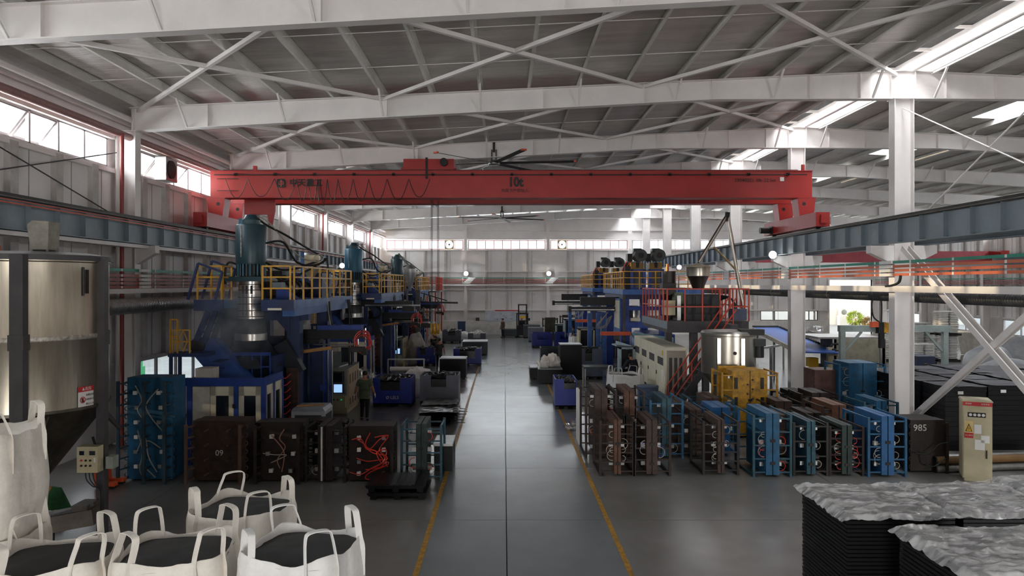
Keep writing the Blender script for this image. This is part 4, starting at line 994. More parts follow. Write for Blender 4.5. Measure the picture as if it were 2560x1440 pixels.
mk('pipe_cap', B().cyl(ap - Vector((.02, 0, .25)), ap + Vector((.02, 0, .12)), .1, n=12), dark, t, True)
mk('pipe_brace', B().cyl(at(1785, 617, 29.7), at(1841, 676, 29.6), .04, n=8), M('brass_tube', '#b59a6a', .4, .8), t, True)
b = mk('slate_box', B().box(wx(1827, 28.2), wx(1863, 28.2), 28.0, 28.45, wz(800, 28.2), wz(772, 28.2)), M('slate_blue_box', '#4a5266', .6), t)
for i in range(5):
    mk('hose', B().tube(spline([(8.75, 29.3, zp + 1.0 - .05 * i), (9.1, 29.0, zp + .9), (9.2 + .03 * i, 28.9, zp + .4), (9.0, 28.8, zp + .05)]), .028, 5), rubber, t, True)
# stair
st = thing('platform_stair', (7.4, 27.6, 0), 'steep grey stair with red handrails leading up to the extruder platform', 'stair')
p0, p1 = Vector((6.35, 27.6, 0)), Vector((8.75, 27.6, zp))
for y in (27.2, 28.1): mk('stringer', B().bar((p0.x, y, p0.z + .05), (p1.x, y, p1.z - .1), .05, .24), darkpost, st)
n = 14
for i in range(n):
    u = (i + .7) / n; x = p0.x + (p1.x - p0.x) * u; z = zp * u
    mk('tread', B().box(x - .14, x + .12, 27.2, 28.1, z - .02, z + .01), grate, st)
for y in (27.2, 28.1):
    for h in (.5, .95): mk('handrail', B().cyl((p0.x, y, p0.z + h), (p1.x, y, p1.z + h), .026, n=8), redrail, st, True)
    mk('foot_rail', B().cyl((p0.x, y, .0), (p0.x, y, .95), .026, n=8), redrail, st, True)
    for u in (.3, .62, .95):
        x = p0.x + (p1.x - p0.x) * u; mk('rail_post', B().cyl((x, y, zp * u), (x, y, zp * u + .95), .024, n=8), redrail, st, True)
# steel mixing tank
tk = thing('steel_tank', (wx(1820, 25.4), 25.4, 0), 'brushed steel mixing tank with conical bottom behind the yellow mold', 'tank')
tx, ty = wx(1820, 25.4), 25.4
mk('shell', B().lathe((tx, ty, 0), [(.2, .9), (.9, 1.78), (.92, 1.8), (.92, 3.1), (.94, 3.12), (.94, 3.2), (.9, 3.2)], 40), steel, tk, True)
mk('lid', B().lathe((tx, ty, 3.2), [(.93, 0), (.9, .06), (.3, .1)], 32), zinc, tk, True)
for a in (-2.2, -1.35, .5, 1.8):
    lx, ly = tx + .95 * math.cos(a), ty + .95 * math.sin(a)
    mk('leg', B().box(lx - .06, lx + .06, ly - .06, ly + .06, 0, 3.05), steel2, tk)
mk('drive_motor', B().cyl((tx + .95, ty - .3, 2.35), (tx + .95, ty - .3, 2.85), .2, n=14).box(tx + .7, tx + 1.15, ty - .5, ty - .1, 2.75, 3.0), blackm, tk, True)
mk('belt_guard', B().box(tx + .2, tx + 1.0, ty - .8, ty - .4, 3.15, 3.35), dark, tk)
mk('port', B().cyl((tx - .05, ty - .95, 2.55), (tx - .05, ty - .9, 2.55), .06, n=12), dark, tk, True)
# cream electrical cabinets along the aisle
def cream_row(y0, y1, h, n, lab, x0=6.3, w=.85):
    for i in range(n):
        a, b_ = y0 + (y1 - y0) * i / n, y0 + (y1 - y0) * (i + 1) / n - .03
        t = thing('electrical_cabinet', (x0 + w / 2, (a + b_) / 2, 0), lab % ordn[i], 'cabinet', 'cream electrical cabinets beside the aisle')
        mk('body', B().box(x0, x0 + w, a, b_, .1, h).box(x0 + .05, x0 + w - .05, a + .05, b_ - .05, 0, .1), cream, t)
        d = mk('door', B().box(x0 - .02, x0, a + .04, b_ - .04, .14, h - .05), cream, t)
        mk('grille', B().box(x0 - .026, x0 - .02, a + .3, b_ - .3, h - .75, h - .45).box(x0 - .026, x0 - .02, a + .3, b_ - .3, .3, .55), darkpost, d)
        mk('handle', B().box(x0 - .05, x0 - .02, b_ - .15, b_ - .1, h * .5, h * .5 + .15), textm, d)
        if i == 0:
            e = mk('end_panel', B().box(x0 + .06, x0 + w - .06, a - .02, a, .2, h - .12), M('shaded_beige_panel', '#a89f8f', .6), t)  # shade of this end face painted in as a darker beige
            for k in range(3): mk('slot', B().box(x0 + .14 + .2 * k, x0 + .26 + .2 * k, a - .026, a - .02, .5, h - .4), darkpost, e)
            mk('poster', B().box(x0 - .028, x0 - .021, a + .25, a + .55, 1.0, 1.5), paper, d)
            mk('label', B().box(x0 - .028, x0 - .021, a + .3, a + .5, h - .35, h - .15), signyel, d)
cream_row(28.2, 34.9, 2.42, 4, '%s cream electrical cabinet from the red stair along the aisle')
cream_row(42.8, 49, 2.0, 3, '%s cream electrical cabinet from the far blue machine, low with grilles')
# other machine housings on the right line
def housing(x0, x1, y0, y1, z1, m, lab, opening=True):
    t = thing('machine_housing', ((x0 + x1) / 2, (y0 + y1) / 2, 0), lab, 'machine')
    fw = .09
    mk('frame', B().box(x0, x0 + fw, y0, y1, 0, z1).box(x1 - fw, x1, y0, y1, 0, z1).box(x0, x1, y0, y1, z1 - fw, z1).box(x0, x1, y0, y1, 0, .15), m, t)
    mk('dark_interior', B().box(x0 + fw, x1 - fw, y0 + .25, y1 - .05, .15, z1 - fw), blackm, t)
    mk('crossbar', B().box(x0 + fw, x1 - fw, y0 + .05, y0 + .1, z1 * .45, z1 * .45 + .08), m, t)
    mk('top_rim', B().box(x0 - .03, x1 + .03, y0 - .03, y1, z1, z1 + .04), grate, t)
    return t
housing(wx(1448, 45), wx(1487, 45), 45, 46.5, wz(822, 45), beige, 'open beige machine housing beside the white bag far down the aisle')
housing(wx(1412, 56), wx(1447, 56), 56, 57.5, wz(798, 56), M('pale_grey_green', '#9aa7a3', .5), 'pale grey green machine housing with dark opening far down the aisle')
housing(wx(1390, 57.5), wx(1410, 57.5), 57.5, 58.3, wz(811, 57.5), MATS['pale_grey_green'], 'small pale grey machine housing beyond the blue bins')
housing(wx(1549, 34.5), wx(1588, 34.5), 34.5, 35.2, wz(868, 34.5), M('pale_blue_grey', '#a9bcc6', .5), 'pale blue guard frame behind the man in navy')
t = thing('chute', (5.5, 36.2, 1.3), 'pale blue sheet metal chute beside the cream cabinets', 'chute')
mk('slide', B().bar(at(1540, 860, 36), at(1578, 872, 34.8), .5, .06), MATS['pale_blue_grey'], t)
mk('support_leg', B().bar(at(1545, 865, 36), (wx(1545, 36), 36, 0), .06), MATS['pale_blue_grey'], t)
mk('support_leg', B().bar(at(1575, 875, 34.9), (wx(1575, 34.9), 34.9, 0), .06), MATS['pale_blue_grey'], t)
mk('side_lip', B().bar(at(1540, 856, 35.75), at(1578, 868, 34.55), .03, .16), MATS['pale_blue_grey'], t)
# ------------------------------------------------------------------ blow molds parked on the floor
def hose_loop(t, c, r, m, plane='xz', a0=-100, a1=120, th=.008):
    mk('hose', B().tube(arc(c, r, R(a0), R(a1), 10, plane), th, 5), m, t, True)
def mold_edge(x, y, w, sw, h, d, m, mr, lab, hoses=(), rows=5, tophw=None, cat_group='parked blow molds', gap=.012):
    """closed mold seen edge-on: two slabs with ladder-like standoff frames on both outer sides. x = centre, y = front face"""
    t = thing('blow_mold', (x, y + d / 2, 0), lab, 'mold', cat_group)
    z0 = .06
    for s in (-1, 1):
        mk('mold_plate', B().box(*sorted((x + s * gap, x + s * sw / 2)), y, y + d, z0, h), m, t)
    mk('parting_strip', B().box(x - gap, x + gap, y + .03, y + d - .03, z0 + .03, h - .03), dark, t)
    mk('latch', B().box(x - .06, x + .06, y - .02, y, h * .55, h * .55 + .07), dark, t); mk('latch', B().box(x - .06, x + .06, y - .02, y, h * .2, h * .2 + .07), dark, t)
    for s in (-1, 1):
        xo = x + s * w / 2
        for yy in (y + .05, y + d - .05):
            mk('frame_rail', B().box(xo - .03, xo + .03, yy - .03, yy + .03, 0, h - .04), mr, t)
            for k in range(rows):
                z = .12 + (h - .26) * k / (rows - 1)
                mk('standoff', B().bar((x + s * sw / 2, yy, z), (xo, yy, z), .035), mr, t)
        mk('top_tie', B().bar((xo, y + .05, h - .07), (xo, y + d - .05, h - .07), .04), mr, t)
        mk('foot_tie', B().bar((xo, y + .05, .03), (xo, y + d - .05, .03), .05), mr, t)
        for k in range(3):
            z = .3 + (h - .5) * k / 2
            mk('nozzle_block', B().cb((x + s * (sw / 2 + .06), y + .2, z), (.1, .09, .1)), paper if k % 2 else zinc, t)
    for hm, n in hoses:
        for k in range(n):
            s = random.choice((-1, 1)); r = random.uniform(.06, .15)
            hose_loop(t, (x + s * (sw / 2 + .05), y + .02 + random.uniform(-.03, .05), random.uniform(.25, h - .25)), r, hm, 'xz', *((-100, 100) if s > 0 else (80, 280)))
    return t
def mold_face(x0, x1, y, h, d, m, mr, lab, rails=2, rail_out=.3, pegs=(2, 4), hoses=(), conn=0, peg_r=.025, writing=None, fr=None):
    """closed mold whose broad side faces the aisle"""
    xc = (x0 + x1) / 2
    t = thing('blow_mold', (xc, y + d / 2, 0), lab, 'mold', 'parked blow molds')
    mk('mold_plate', B().box(x0, x1, y, y + d * .48, .04, h), m, t); mk('mold_plate', B().box(x0 + .02, x1 - .02, y + d * .52, y + d, .04, h - .01), m, t)
    mk('parting_strip', B().box(x0 + .05, x1 - .05, y + d * .47, y + d * .53, .06, h - .04), dark, t)
    yr = y - rail_out
    for i in range(rails):
        xr = x0 + .06 + (x1 - x0 - .12) * i / max(1, rails - 1) if rails > 1 else x1 + .1
        xr += (-.12 if i == 0 else (.0 if i < rails - 1 else .0))
        mk('frame_rail', B().box(xr - .035, xr + .035, yr - .03, yr + .03, 0, h - .05), mr, t)
        n = max(3, round(h / .27))
        for k in range(n):
            z = .08 + (h - .2) * k / (n - 1)
            mk('standoff', B().bar((xr, yr, z), (max(xr, x0 + .03), y, z), .04), mr, t)
    px, pz = pegs
    for i in range(px):
        for k in range(pz):
            x = x0 + (x1 - x0) * (i + .7) / (px + .4); z = h * (k + .6) / (pz + .2)
            mk('peg', B().cyl((x, y, z), (x + .0, y - .22, z), peg_r, n=8), mr, t, True)
    for i in range(conn):
        x = x0 + (x1 - x0) * (.25 if i % 2 else .78) + random.uniform(-.05, .05); z = h * (.1 + .85 * (i // 2 + .5) / ((conn + 1) // 2)) - .05
        mk('valve', B().cyl((x, y, z), (x, y - .12, z), .035, n=8).cb((x, y - .13, z), (.09, .06, .09)), paper if i % 3 else zinc, t, True)
    for hm, pts in hoses: mk('hose', B().tube(spline([(x0 + (x1 - x0) * a, y - .16 - .03 * (i % 2), h * b_) for i, (a, b_) in enumerate(pts)]), .014, 5), hm, t, True)
    if writing: text(writing, .2, textw, t, (x0 + (x1 - x0) * .5, y - .008, h * .47))
    for sx in (x0, x1):
        n = max(4, round(h / .22))
        for k in range(n):
            hose_loop(t, (sx, y - .02, .15 + (h - .3) * k / (n - 1)), .05, mr, 'xz', *((90, 270) if sx == x0 else (-90, 90)), th=.012)
    return t
# left group
mold_face(wx(318, 18), wx(432, 18), 18.0, wz(944, 18), .75, moldb, M('dark_steel_blue_rail', '#33454f', .5, .2, .2), 'tall blue mold with dark rails and white valve blocks beside the silo', 3, .32, (0, 0), conn=12,
          hoses=[(whitehose, [(.25, .93), (.4, .8), (.3, .7), (.45, .6)]), (whitehose, [(.75, .9), (.5, .75), (.6, .62), (.85, .5)]), (whitehose, [(.3, .5), (.42, .3), (.35, .12), (.5, .02)]), (whitehose, [(.8, .33), (.5, .4), (.4, .2), (.7, .05)]), (whitehose, [(.72, .1), (.55, .25), (.45, .45), (.3, .3)])])
mold_face(wx(482, 17.9), wx(615, 17.9), 17.9, wz(1052, 17.9), .7, brown, M('worn_rust', '#6a5044', .6, .2, .2), 'square rust brown mold with pegs chalked 09 in front of the guard enclosure', 2, .25, (2, 4), writing='09')
mold_face(wx(652, 17.9), wx(758, 17.9), 17.9, wz(1055, 17.9), .6, brown2, brown2, 'dark brown mold with white valve blocks left of the thin upright slabs', 2, .22, (0, 0), conn=6,
          hoses=[(M('pinkish_hose', '#b77a68', .5), [(.6, .9), (.5, .75), (.62, .6), (.45, .4), (.5, .25)]), (whitehose, [(.1, .5), (.4, .48), (.65, .47), (.3, .35)]), (MATS['pinkish_hose'], [(.3, .8), (.55, .6), (.6, .45), (.55, .2)])])
mold_edge(wx(815, 17.9), 17.8, .95, .36, wz(1065, 17.8), 1.1, brown2, brown2, 'dark mold standing edge-on with a pale strip between its slabs', ((whitehose, 2),), 5)
mk('pale_strip', B().box(wx(802, 17.7) - .02, wx(802, 17.7) + .02, 17.77, 17.8, .05, 1.38), paper, [o for o in COL.objects if o.name.startswith('blow_mold') and o.type == 'EMPTY'][-1])
rd = [(redhose, [(.05, .2), (.3, .17), (.55, .28), (.8, .4), (.85, .6), (.65, .55), (.75, .35)]), (redhose, [(.18, .8), (.35, .72), (.5, .62), (.7, .78), (.9, .86)]), (redhose, [(.5, .9), (.4, .7), (.55, .55), (.8, .5), (.75, .3), (.4, .25)]),
      (redhose, [(.6, .82), (.9, .85), (.7, .6), (.88, .45), (.6, .28)]), (redhose, [(.2, .45), (.45, .4), (.75, .42), (.9, .35), (.5, .2), (.4, .1), (.6, .05)]), (redhose, [(.1, .78), (.3, .8), (.42, .62), (.65, .57), (.88, .3)])]
mold_face(wx(872, 17.9), wx(985, 17.9), 17.9, wz(1065, 17.9), .7, brown2, brown2, 'dark mold tangled with bright red hoses behind the black pallets', 1, .2, (0, 0), conn=8, hoses=rd)
mold_edge(wx(1053, 17.9), 17.9, .98, .26, wz(1060, 17.9), 1.1, moldg, moldt, 'teal framed mold with thin red hoses beside the yellow line', ((redhose, 3), (whitehose, 4)), 5)
for i, (a, b_) in enumerate(((620, 700), (730, 860))):
    mold_edge(wx((a + b_) / 2, 19.3), 19.3 if i else 19.0, (b_ - a) / 95, .3, 1.25, .6, brown2, dark, ('dark low mold behind the rust brown mold' if i == 0 else 'dark low mold behind the upright slabs'), ((whitehose, 1),), 4)
# right group, front row
mold_edge(wx(1544, 18.4), 18.4, .87, .17, 1.45, 1.4, M('rust_orange_mold', '#5f4030', .6, .3, .3, 5, dirt='#33251e', dirt_amt=.8), brown2, 'rust brown mold, first from the aisle in the front row', ((whitehose, 7),), 6)
mold_edge(wx(1630, 18.4), 18.4, .93, .28, 1.43, 1.4, brown, brown2, 'rust brown mold with blue hose ring, second from the aisle in the front row', ((whitehose, 4), (bluehose, 2)), 5)
mold_edge(wx(1806, 18.4), 18.5, .88, .17, 1.42, 1.35, brown, dark, 'dark reddish brown mold with pale hose loops left of the big blue mold', ((whitehose, 8),), 6)
mold_edge(wx(1932, 18.3), 18.3, .94, .34, 1.62, 1.5, moldb, moldt, 'big blue mold with white dusty top in the middle of the front row', ((redhose, 4), (whitehose, 4)), 5)
mold_edge(wx(2028, 18.4), 18.4, .85, .22, 1.4, 1.35, moldt, dark, 'dark teal mold right of the big blue mold', ((whitehose, 3),), 4)
mold_edge(wx(2118, 18.4), 18.4, .84, .26, 1.3, 1.35, moldg, brown2, 'dark green mold with red hose loops in the front row', ((redhose, 7), (whitehose, 2)), 6)
mold_edge(wx(2220, 18.3), 18.3, .94, .32, 1.55, 1.45, moldb2, moldb, 'bright blue mold with big pale hose rings at the end of the front row', ((whitehose, 8),), 5)
t985 = mold_face(wx(2276, 18.8), wx(2362, 18.8), 18.8, wz(1050, 18.8), .9, brown2, brown2, 'dark boxy mold chalked 985 below the column', 1, .12, (0, 0), conn=0, hoses=[(moldg, [(.05, .4), (.4, .38), (.7, .55), (.95, .6)]), (moldg, [(.3, .45), (.35, .2), (.6, .15), (.9, .3)])])
text('985', .24, textw, t985, (wx(2295, 18.8) + .05, 18.79, wz(1070, 18.8)))
# second row and behind
mold_edge(wx(1503, 20.3), 20.3, .84, .36, 1.93, 1.5, brown, brown2, 'tall rust brown mold with red hose coil at the aisle corner, second row', ((redhose, 3), (whitehose, 4)), 7)
mold_edge(wx(1575, 20.3), 20.4, .84, .3, 1.88, 1.5, MATS['rust_orange_mold'], brown2, 'tall rust brown mold beside the corner mold, second row', ((whitehose, 4),), 6)
mold_edge(wx(1667, 20.3), 20.3, .9, .26, 1.67, 1.5, moldt, moldb, 'teal blue mold with empty rail frame, second row', ((whitehose, 2),), 6)
mold_edge(wx(1742, 20.3), 20.4, .8, .34, 1.35, 1.4, brown, brown2, 'low rust brown mold between the teal and the bright blue mold', ((whitehose, 2),), 5)
mold_edge(wx(1812, 20.3), 20.6, 1.0, .5, 1.38, 1.2, moldb2, moldb2, 'low bright blue mold in front of the yellow mold', (), 5)
mold_edge(wx(1780, 22.6), 22.5, 1.3, .4, 1.35, 1.2, brown, moldt, 'brown mold with teal rails behind, left of the yellow mold', (), 4)
mold_edge(wx(2098, 20.6), 20.6, .9, .4, 1.45, 1.4, M('light_brown_mold', '#6d4a38', .6, .3, .25, 5), brown, 'brown mold with faded red brackets left of the bright blue pair', ((whitehose, 2),), 4)
mold_edge(wx(2200, 20.8), 20.7, .95, .3, 1.55, 1.3, moldb, moldt, 'blue mold half hidden behind the bright blue end mold', (), 4)
for i, (px, y, h, lab) in enumerate(((1965, 20.4, 1.2, 'dark flat mold behind the big blue mold'), (2035, 21.0, 1.15, 'dark flat mold left of the faded red brackets'), (1960, 22.2, 1.3, 'dark mold right of the yellow mold'), (2050, 22.6, 1.5, 'dark mold in front of the pinkish brown box'), (1700, 22.4, 1.2, 'dark brown mold behind the teal blue mold'), (2000, 19.0 + 5.0, 1.3, 'dark mold at the foot of the second middle column'))):
    mold_edge(wx(px, y), y, 1.1, .5, h, 1.1, brown2 if i % 2 else brown, dark, lab, (), 4)
mold_face(wx(2025, 26), wx(2088, 26), 25.6, wz(925, 25.6), 1.0, M('pinkish_brown_mold', '#7d5b53', .6, .2, .2), brown, 'pinkish brown boxy mold left of the tall blue mold', 1, .1, (0, 0), conn=2)
mold_edge(wx(2143, 25), 24.6, 1.55, .95, wz(908, 24.6), 1.2, moldb, moldb, 'tall blue mold with pale hose loops standing beside the storage bay', ((whitehose, 9),), 5)
# yellow mold
ym = mold_edge(wx(1870, 23.2), 23.0, 1.75, 1.1, wz(928, 23), 1.2, yellow2, yellow2, 'large yellow mold with oil stained ribs in front of the steel tank', (), 5)
for x, k in ((-.45, 3), (.38, 3)):
    for i in range(k):
        zc = .5 + .62 * i
        mk('oval_slot', B().cb((wx(1870, 23.2) + x, 22.99, zc), (.1, .03, .36)), dark, ym)
for i in range(12): mk('bolt', B().cyl((wx(1870, 23.2) + (.08 if i % 2 else -.08), 22.96, .2 + .15 * i), (wx(1870, 23.2) + (.08 if i % 2 else -.08), 23.0, .2 + .15 * i), .03, n=6), brown, ym)
mk('back_plate', B().box(wx(1810, 23.4), wx(1880, 23.4), 24.0, 24.15, .5, wz(915, 24)), yellow2, ym)
# ------------------------------------------------------------------ bins, boxes and goods along the aisle
def scraps(x0, x1, y0, y1, z, amp, m, t, name='film_scraps', seed=0):
    nu, nv = 18, 14
    def fn(u, v):
        p = Vector((x0 + (x1 - x0) * u, y0 + (y1 - y0) * v, 0)); e = min(u, 1 - u, v, 1 - v)
        return (p.x, p.y, z + amp * (noise.noise(p * 5 + Vector((seed, 0, 0))) + .6 * noise.noise(p * 13 + Vector((0, seed, 0)))) + amp * min(1, e * 5))
    return mk(name, B().sheet(fn, nu, nv), m, t, False, kind='stuff')
scrapm = M('glossy_black_scrap', '#202124', .3, 0, .4, 8)
def bin_(x0, x1, y0, y1, h, m, lab, cut=(.25, .75, .45), writing=None, content=scrapm, seed=1, side_cut=False, base=black):
    t = thing('bulk_bin', ((x0 + x1) / 2, (y0 + y1) / 2, 0), lab, 'bin', 'plastic bulk bins')
    th = .035; ca, cb_, cz = cut; W = x1 - x0; zb = .12
    for i in (0, 1, 2):
        xx = x0 + (W - .14) * i / 2; mk('foot', B().box(xx, xx + .14, y0 + .02, y1 - .02, 0, zb), base, t)
    mk('floor_panel', B().box(x0, x1, y0, y1, zb, zb + .04), m, t)
    mk('front_wall', B().prism([(x0, zb), (x1, zb), (x1, h), (x0 + W * cb_ + .03, h), (x0 + W * cb_, h - .04), (x0 + W * cb_, h * (1 - cz)), (x0 + W * ca, h * (1 - cz)), (x0 + W * ca, h - .04), (x0 + W * ca - .03, h), (x0, h)], 'y', y0, y0 + th), m, t)
    mk('rear_wall', B().box(x0, x1, y1 - th, y1, zb, h), m, t)
    for xx in (x0, x1 - th): mk('side_wall', B().box(xx, xx + th, y0 + th, y1 - th, zb, h), m, t)
    for xx in (x0 - .012, x1 - .008):
        mk('corner_rib', B().box(xx, xx + .02, y0 - .01, y0 + .05, zb, h), m, t)
    if content: mk('scrap_fill', B().box(x0 + th + .01, x1 - th - .01, y0 + th + .01, y1 - th - .01, zb + .04, h * .86), content, t, kind='stuff')
    if content: scraps(x0 + th, x1 - th, y0 + th, y1 - th, h * .9, .12, content, t, seed=seed)
    if writing: text(writing, .17, textw, t, ((x0 + x1) / 2, y0 - .006, h * .33))
    return t
def box_(x0, x1, y0, y1, h, m, lab, lid=True, z0=0, cat='box', grp='black boxes by the aisle'):
    t = thing('black_box', ((x0 + x1) / 2, (y0 + y1) / 2, z0), lab, cat, grp)
    mk('body', B().box(x0, x1, y0, y1, z0 + .1, h - .03), m, t)
    mk('skid', B().box(x0 + .04, x0 + .18, y0 + .02, y1 - .02, z0, z0 + .1).box(x1 - .18, x1 - .04, y0 + .02, y1 - .02, z0, z0 + .1), black, t)
    if lid: mk('rim', B().box(x0 - .01, x1 + .01, y0 - .01, y1 + .01, h - .03, h), M('pale_rim', '#9aa0a3', .5), t); mk('top_sheet', B().box(x0 + .04, x1 - .04, y0 + .04, y1 - .04, h, h + .006), M('grey_film_top', '#4a4f53', .35), t)
    return t
bin_(-5.2, -3.68, 28.7, 30.0, 1.16, binb, 'blue bin full of black scrap beside the man in green', (.18, .7, .42), 'Ø LELS', seed=2)
bin_(-3.4, -1.85, 29.3, 30.6, 1.2, bing, 'grey bin with black scrap and lowered front flap by the aisle edge', (.28, .68, .4), seed=3)
box_(-3.3, -1.95, 37, 38.3, 1.08, black, 'black covered box on the aisle edge beyond the grey bin')
bin_(-3.0, -1.37, 43, 44.4, 1.05, binb, 'blue bin heaped with white film and black scrap farther up the aisle', (.22, .78, .55), seed=4)
bin_(-5.2, -4.1, 43.2, 44.5, 1.1, binb, 'blue bin partly hidden behind the man in the patterned shirt', (.15, .45, .4), 'Ø LE', seed=5)
box_(-1.75 - 1.1, -1.15, 49.5, 51.5, .95, bind, 'dark grey low box with a black hook handle beside the aisle')
bin_(wx(1106, 60), wx(1152, 60), 60, 61.4, 1.05, bing, 'grey bin with dark scrap among the far goods by the end wall', (.3, .7, .4), seed=6)
bin_(wx(1170, 58), wx(1214, 58), 58, 59.4, .95, bing, 'grey bin with pale sacks nearest the forklift lane', (.3, .7, .4), content=cloth2, seed=7)
# right side of the aisle
bin_(2.0, 2.83, 28.2, 29.6, wz(948, 28.2), binb, 'blue bin beside the yellow line in front of the low black crates', (.42, .98, .32), seed=8)
box_(2.87, 3.98, 36.9, 38.1, wz(861, 36.9), black, 'tall black block of wrapped boxes in the middle of the aisle edge')
box_(wx(1345, 35.4), wx(1405, 35.4), 35.2, 36.6, .76, black, 'low black crate with white crumpled bags on top')
box_(wx(1325, 37), wx(1346, 37), 37, 38.5, .62, black, 'low open black tray on the yellow line')
bin_(wx(1352, 43), wx(1400, 43), 43, 44.3, wz(870, 43), bind, 'dark grey bin with a window cut-out behind the crumpled bags', (.4, .9, .5), content=None)
bin_(wx(1455, 37), wx(1506, 37), 37, 38.3, wz(872, 37), M('slate_bin', '#4d5468', .5), 'slate blue bin right of the tall black block', (.15, .5, .4), seed=9)
bin_(wx(1330, 56), wx(1380, 56), 55.5, 57, wz(832, 56), binb, 'bright blue empty bin, left of the pair far down the aisle', (.25, .78, .45), content=None)
bin_(wx(1388, 55), wx(1428, 55), 54.8, 56.2, wz(832, 55), binb, 'bright blue bin right of the pair beside the sitting worker', (.3, .95, .4), 'Ø LELS', content=None)
box_(wx(1321, 61), wx(1359, 61), 61, 62.2, wz(819, 61), bing, 'grey stacked crate behind the bright blue bins')
box_(wx(1308, 66), wx(1350, 66), 65.5, 67, wz(812, 66), bind, 'dark crate beside the forklift')
box_(wx(1258, 66.5), wx(1292, 66.5), 66.2, 67.5, .75, bind, 'dark low crate behind the man in brown', False)
mold_edge(wx(1376, 62), 62, 1.25, .9, wz(794, 62), .9, M('olive_dark_mold', '#3b372a', .6, .2, .25), dark, 'dark olive mold standing far off near the end wall', (), 4)
mold_edge(wx(1422, 66), 66, 1.5, 1.1, wz(788, 66), .9, brown2, dark, 'brown mold farthest off against the end wall', (), 4)
# crumpled bags on the low crate
def lump(c, r, m, lab, cat, name, grp=None, seed=0, amp=.35, freq=3.):
    b = B(); b.ball(c, r, 32, 20)
    out = []
    for p in b.v:
        d = Vector(p) - Vector(c); k = 1 + amp * noise.noise(d * freq / max(r) + Vector((seed, seed * 2, 0)))
        q = Vector(c) + d * k; q.z = max(q.z, c[2] - r[2] * .55); out.append(tuple(q))
    b.v = out
    return mk(name, b, m, None, True, lab, cat, grp, sharp=40)
cz = .76
lump((wx(1362, 35.6), 35.9, cz + .2), (.22, .2, .38), cloth, 'crumpled off-white bag standing on the low black crate, nearer the aisle', 'bag', 'crumpled_bag', 'crumpled bags', 1)
lump((wx(1383, 35.6), 36.1, cz + .25), (.36, .3, .4), cloth, 'larger crumpled beige bag on the low black crate', 'bag', 'crumpled_bag', 'crumpled bags', 5)
# film roll stand
t = thing('film_stand', (wx(1015, 33.5), 33.5, 0), 'grey tube stand holding a white film roll behind the bins', 'rack')
x0, x1 = wx(970, 33.5), wx(1060, 33.5); z1 = wz(898, 33.5)
for x in (x0, x1): mk('upright', B().bar((x, 33.5, 0), (x, 33.5, z1), .06), zinc, t)
mk('top_bar', B().bar((x0, 33.5, z1), (x1, 33.5, z1), .06), zinc, t); mk('film_roll', B().cyl((x0 + .1, 33.5, wz(922, 33.5)), (x1 - .05, 33.5, wz(922, 33.5)), .1, n=14), paper, t, True)
for x in (x0, x1): mk('foot', B().bar((x, 33.1, .03), (x, 33.9, .03), .06), zinc, t)
lump((wx(905, 30.6), 30.4, .55), (.75, .5, .75), film, 'rumpled clear film heap behind the blue bin', 'film', 'film_heap', None, 3, .5)
lump((wx(1045, 31.5), 31.6, .42), (.75, .45, .8), cloth2, 'slumped white sack between the blue bin and the grey bin', 'sack', 'slumped_sack', None, 8, .35)
lump((wx(1043, 45), 44.6, .9), (.55, .5, .95), M('grey_white_sack', '#b7b2ac', .6), 'grey white film sack leaning on the farther control cabinet', 'sack', 'leaning_sack', None, 9, .3)
for i, (px, py, y) in enumerate(((1085, 836, 61), (1160, 822, 63), (1195, 818, 65), (1098, 818, 66))):
    lump((wx(px, y), y, .27), (.5, .45, .5), cloth2, ['white sack beside the far grey bin', 'white sack between the two far grey bins', 'white sack behind the far grey bins', 'white sack against the end wall below the ropes'][i], 'sack', 'white_sack', 'far white sacks', 20 + i, .2)
box_(wx(1145, 68), wx(1163, 68), 67.5, 68.6, 1.4, M('blue_black_drum', '#2a3f66', .5), 'blue and black stacked drums by the end wall column', False)
# pile of black parisons by the grey bin
t = thing('scrap_pile', (-2.3, 26.5, 0), 'stacked pile of black flattened scrap sheets with ragged ends beside the aisle', 'scrap pile')
for i in range(22):
    yy = 25.2 + 2.6 * random.random(); zz = .04 + .022 * i
    x0, x1 = -2.9 + random.uniform(-.15, .15), -1.75 + random.uniform(-.2, .12)
    def fn(u, v, x0=x0, x1=x1, yy=yy, zz=zz, i=i):
        p = Vector((x0 + (x1 - x0) * u, yy - .5 + v * 1.0, 0)); return (p.x, p.y, zz + .035 * noise.noise(p * 4 + Vector((0, 0, i))) + .02 * noise.noise(p * 11) + .02)
    mk('scrap_sheet', B().sheet(fn, 10, 8), scrapm, t)
for i in range(9): mk('tail', B().bar((-1.8, 25.2 + .28 * i, .1 + .05 * (i % 4)), (-1.35 - .1 * (i % 3), 25.2 + .28 * i, .06 + .05 * (i % 4)), .06, .025), scrapm, t)
# crate chiller near the enclosure
t = thing('cooler_box', (wx(768, 20.6), 20.6, 0), 'grey white air cooler with dark grilles behind the molds', 'cooler')
x0, x1, y0, y1, h = wx(728, 20.3), wx(812, 20.3), 20.3, 21.2, wz(1020, 20.3)
mk('body', B().box(x0, x1, y0, y1, 0, h - .1), M('cooler_white', '#bfc2c6', .5), t)
mk('lid', B().prism([(x0 - .01, h - .1), (x1 + .01, h - .1), (x1 - .06, h), (x0 + .06, h)], 'y', y0 - .01, y1 + .01), M('cooler_grey', '#8b9098', .5), t)
mk('grille', B().box(x0 + .1, x1 - .1, y0 - .01, y0, .5, h - .2), darkpost, t); mk('grille', B().box(x1, x1 + .01, y0 + .1, y1 - .1, .5, h - .2), darkpost, t)
mk('board', B().bar((x0 + .1, 20.5, h + .02), (x1 - .15, 20.8, h + .02), .12, .03), wood, t)
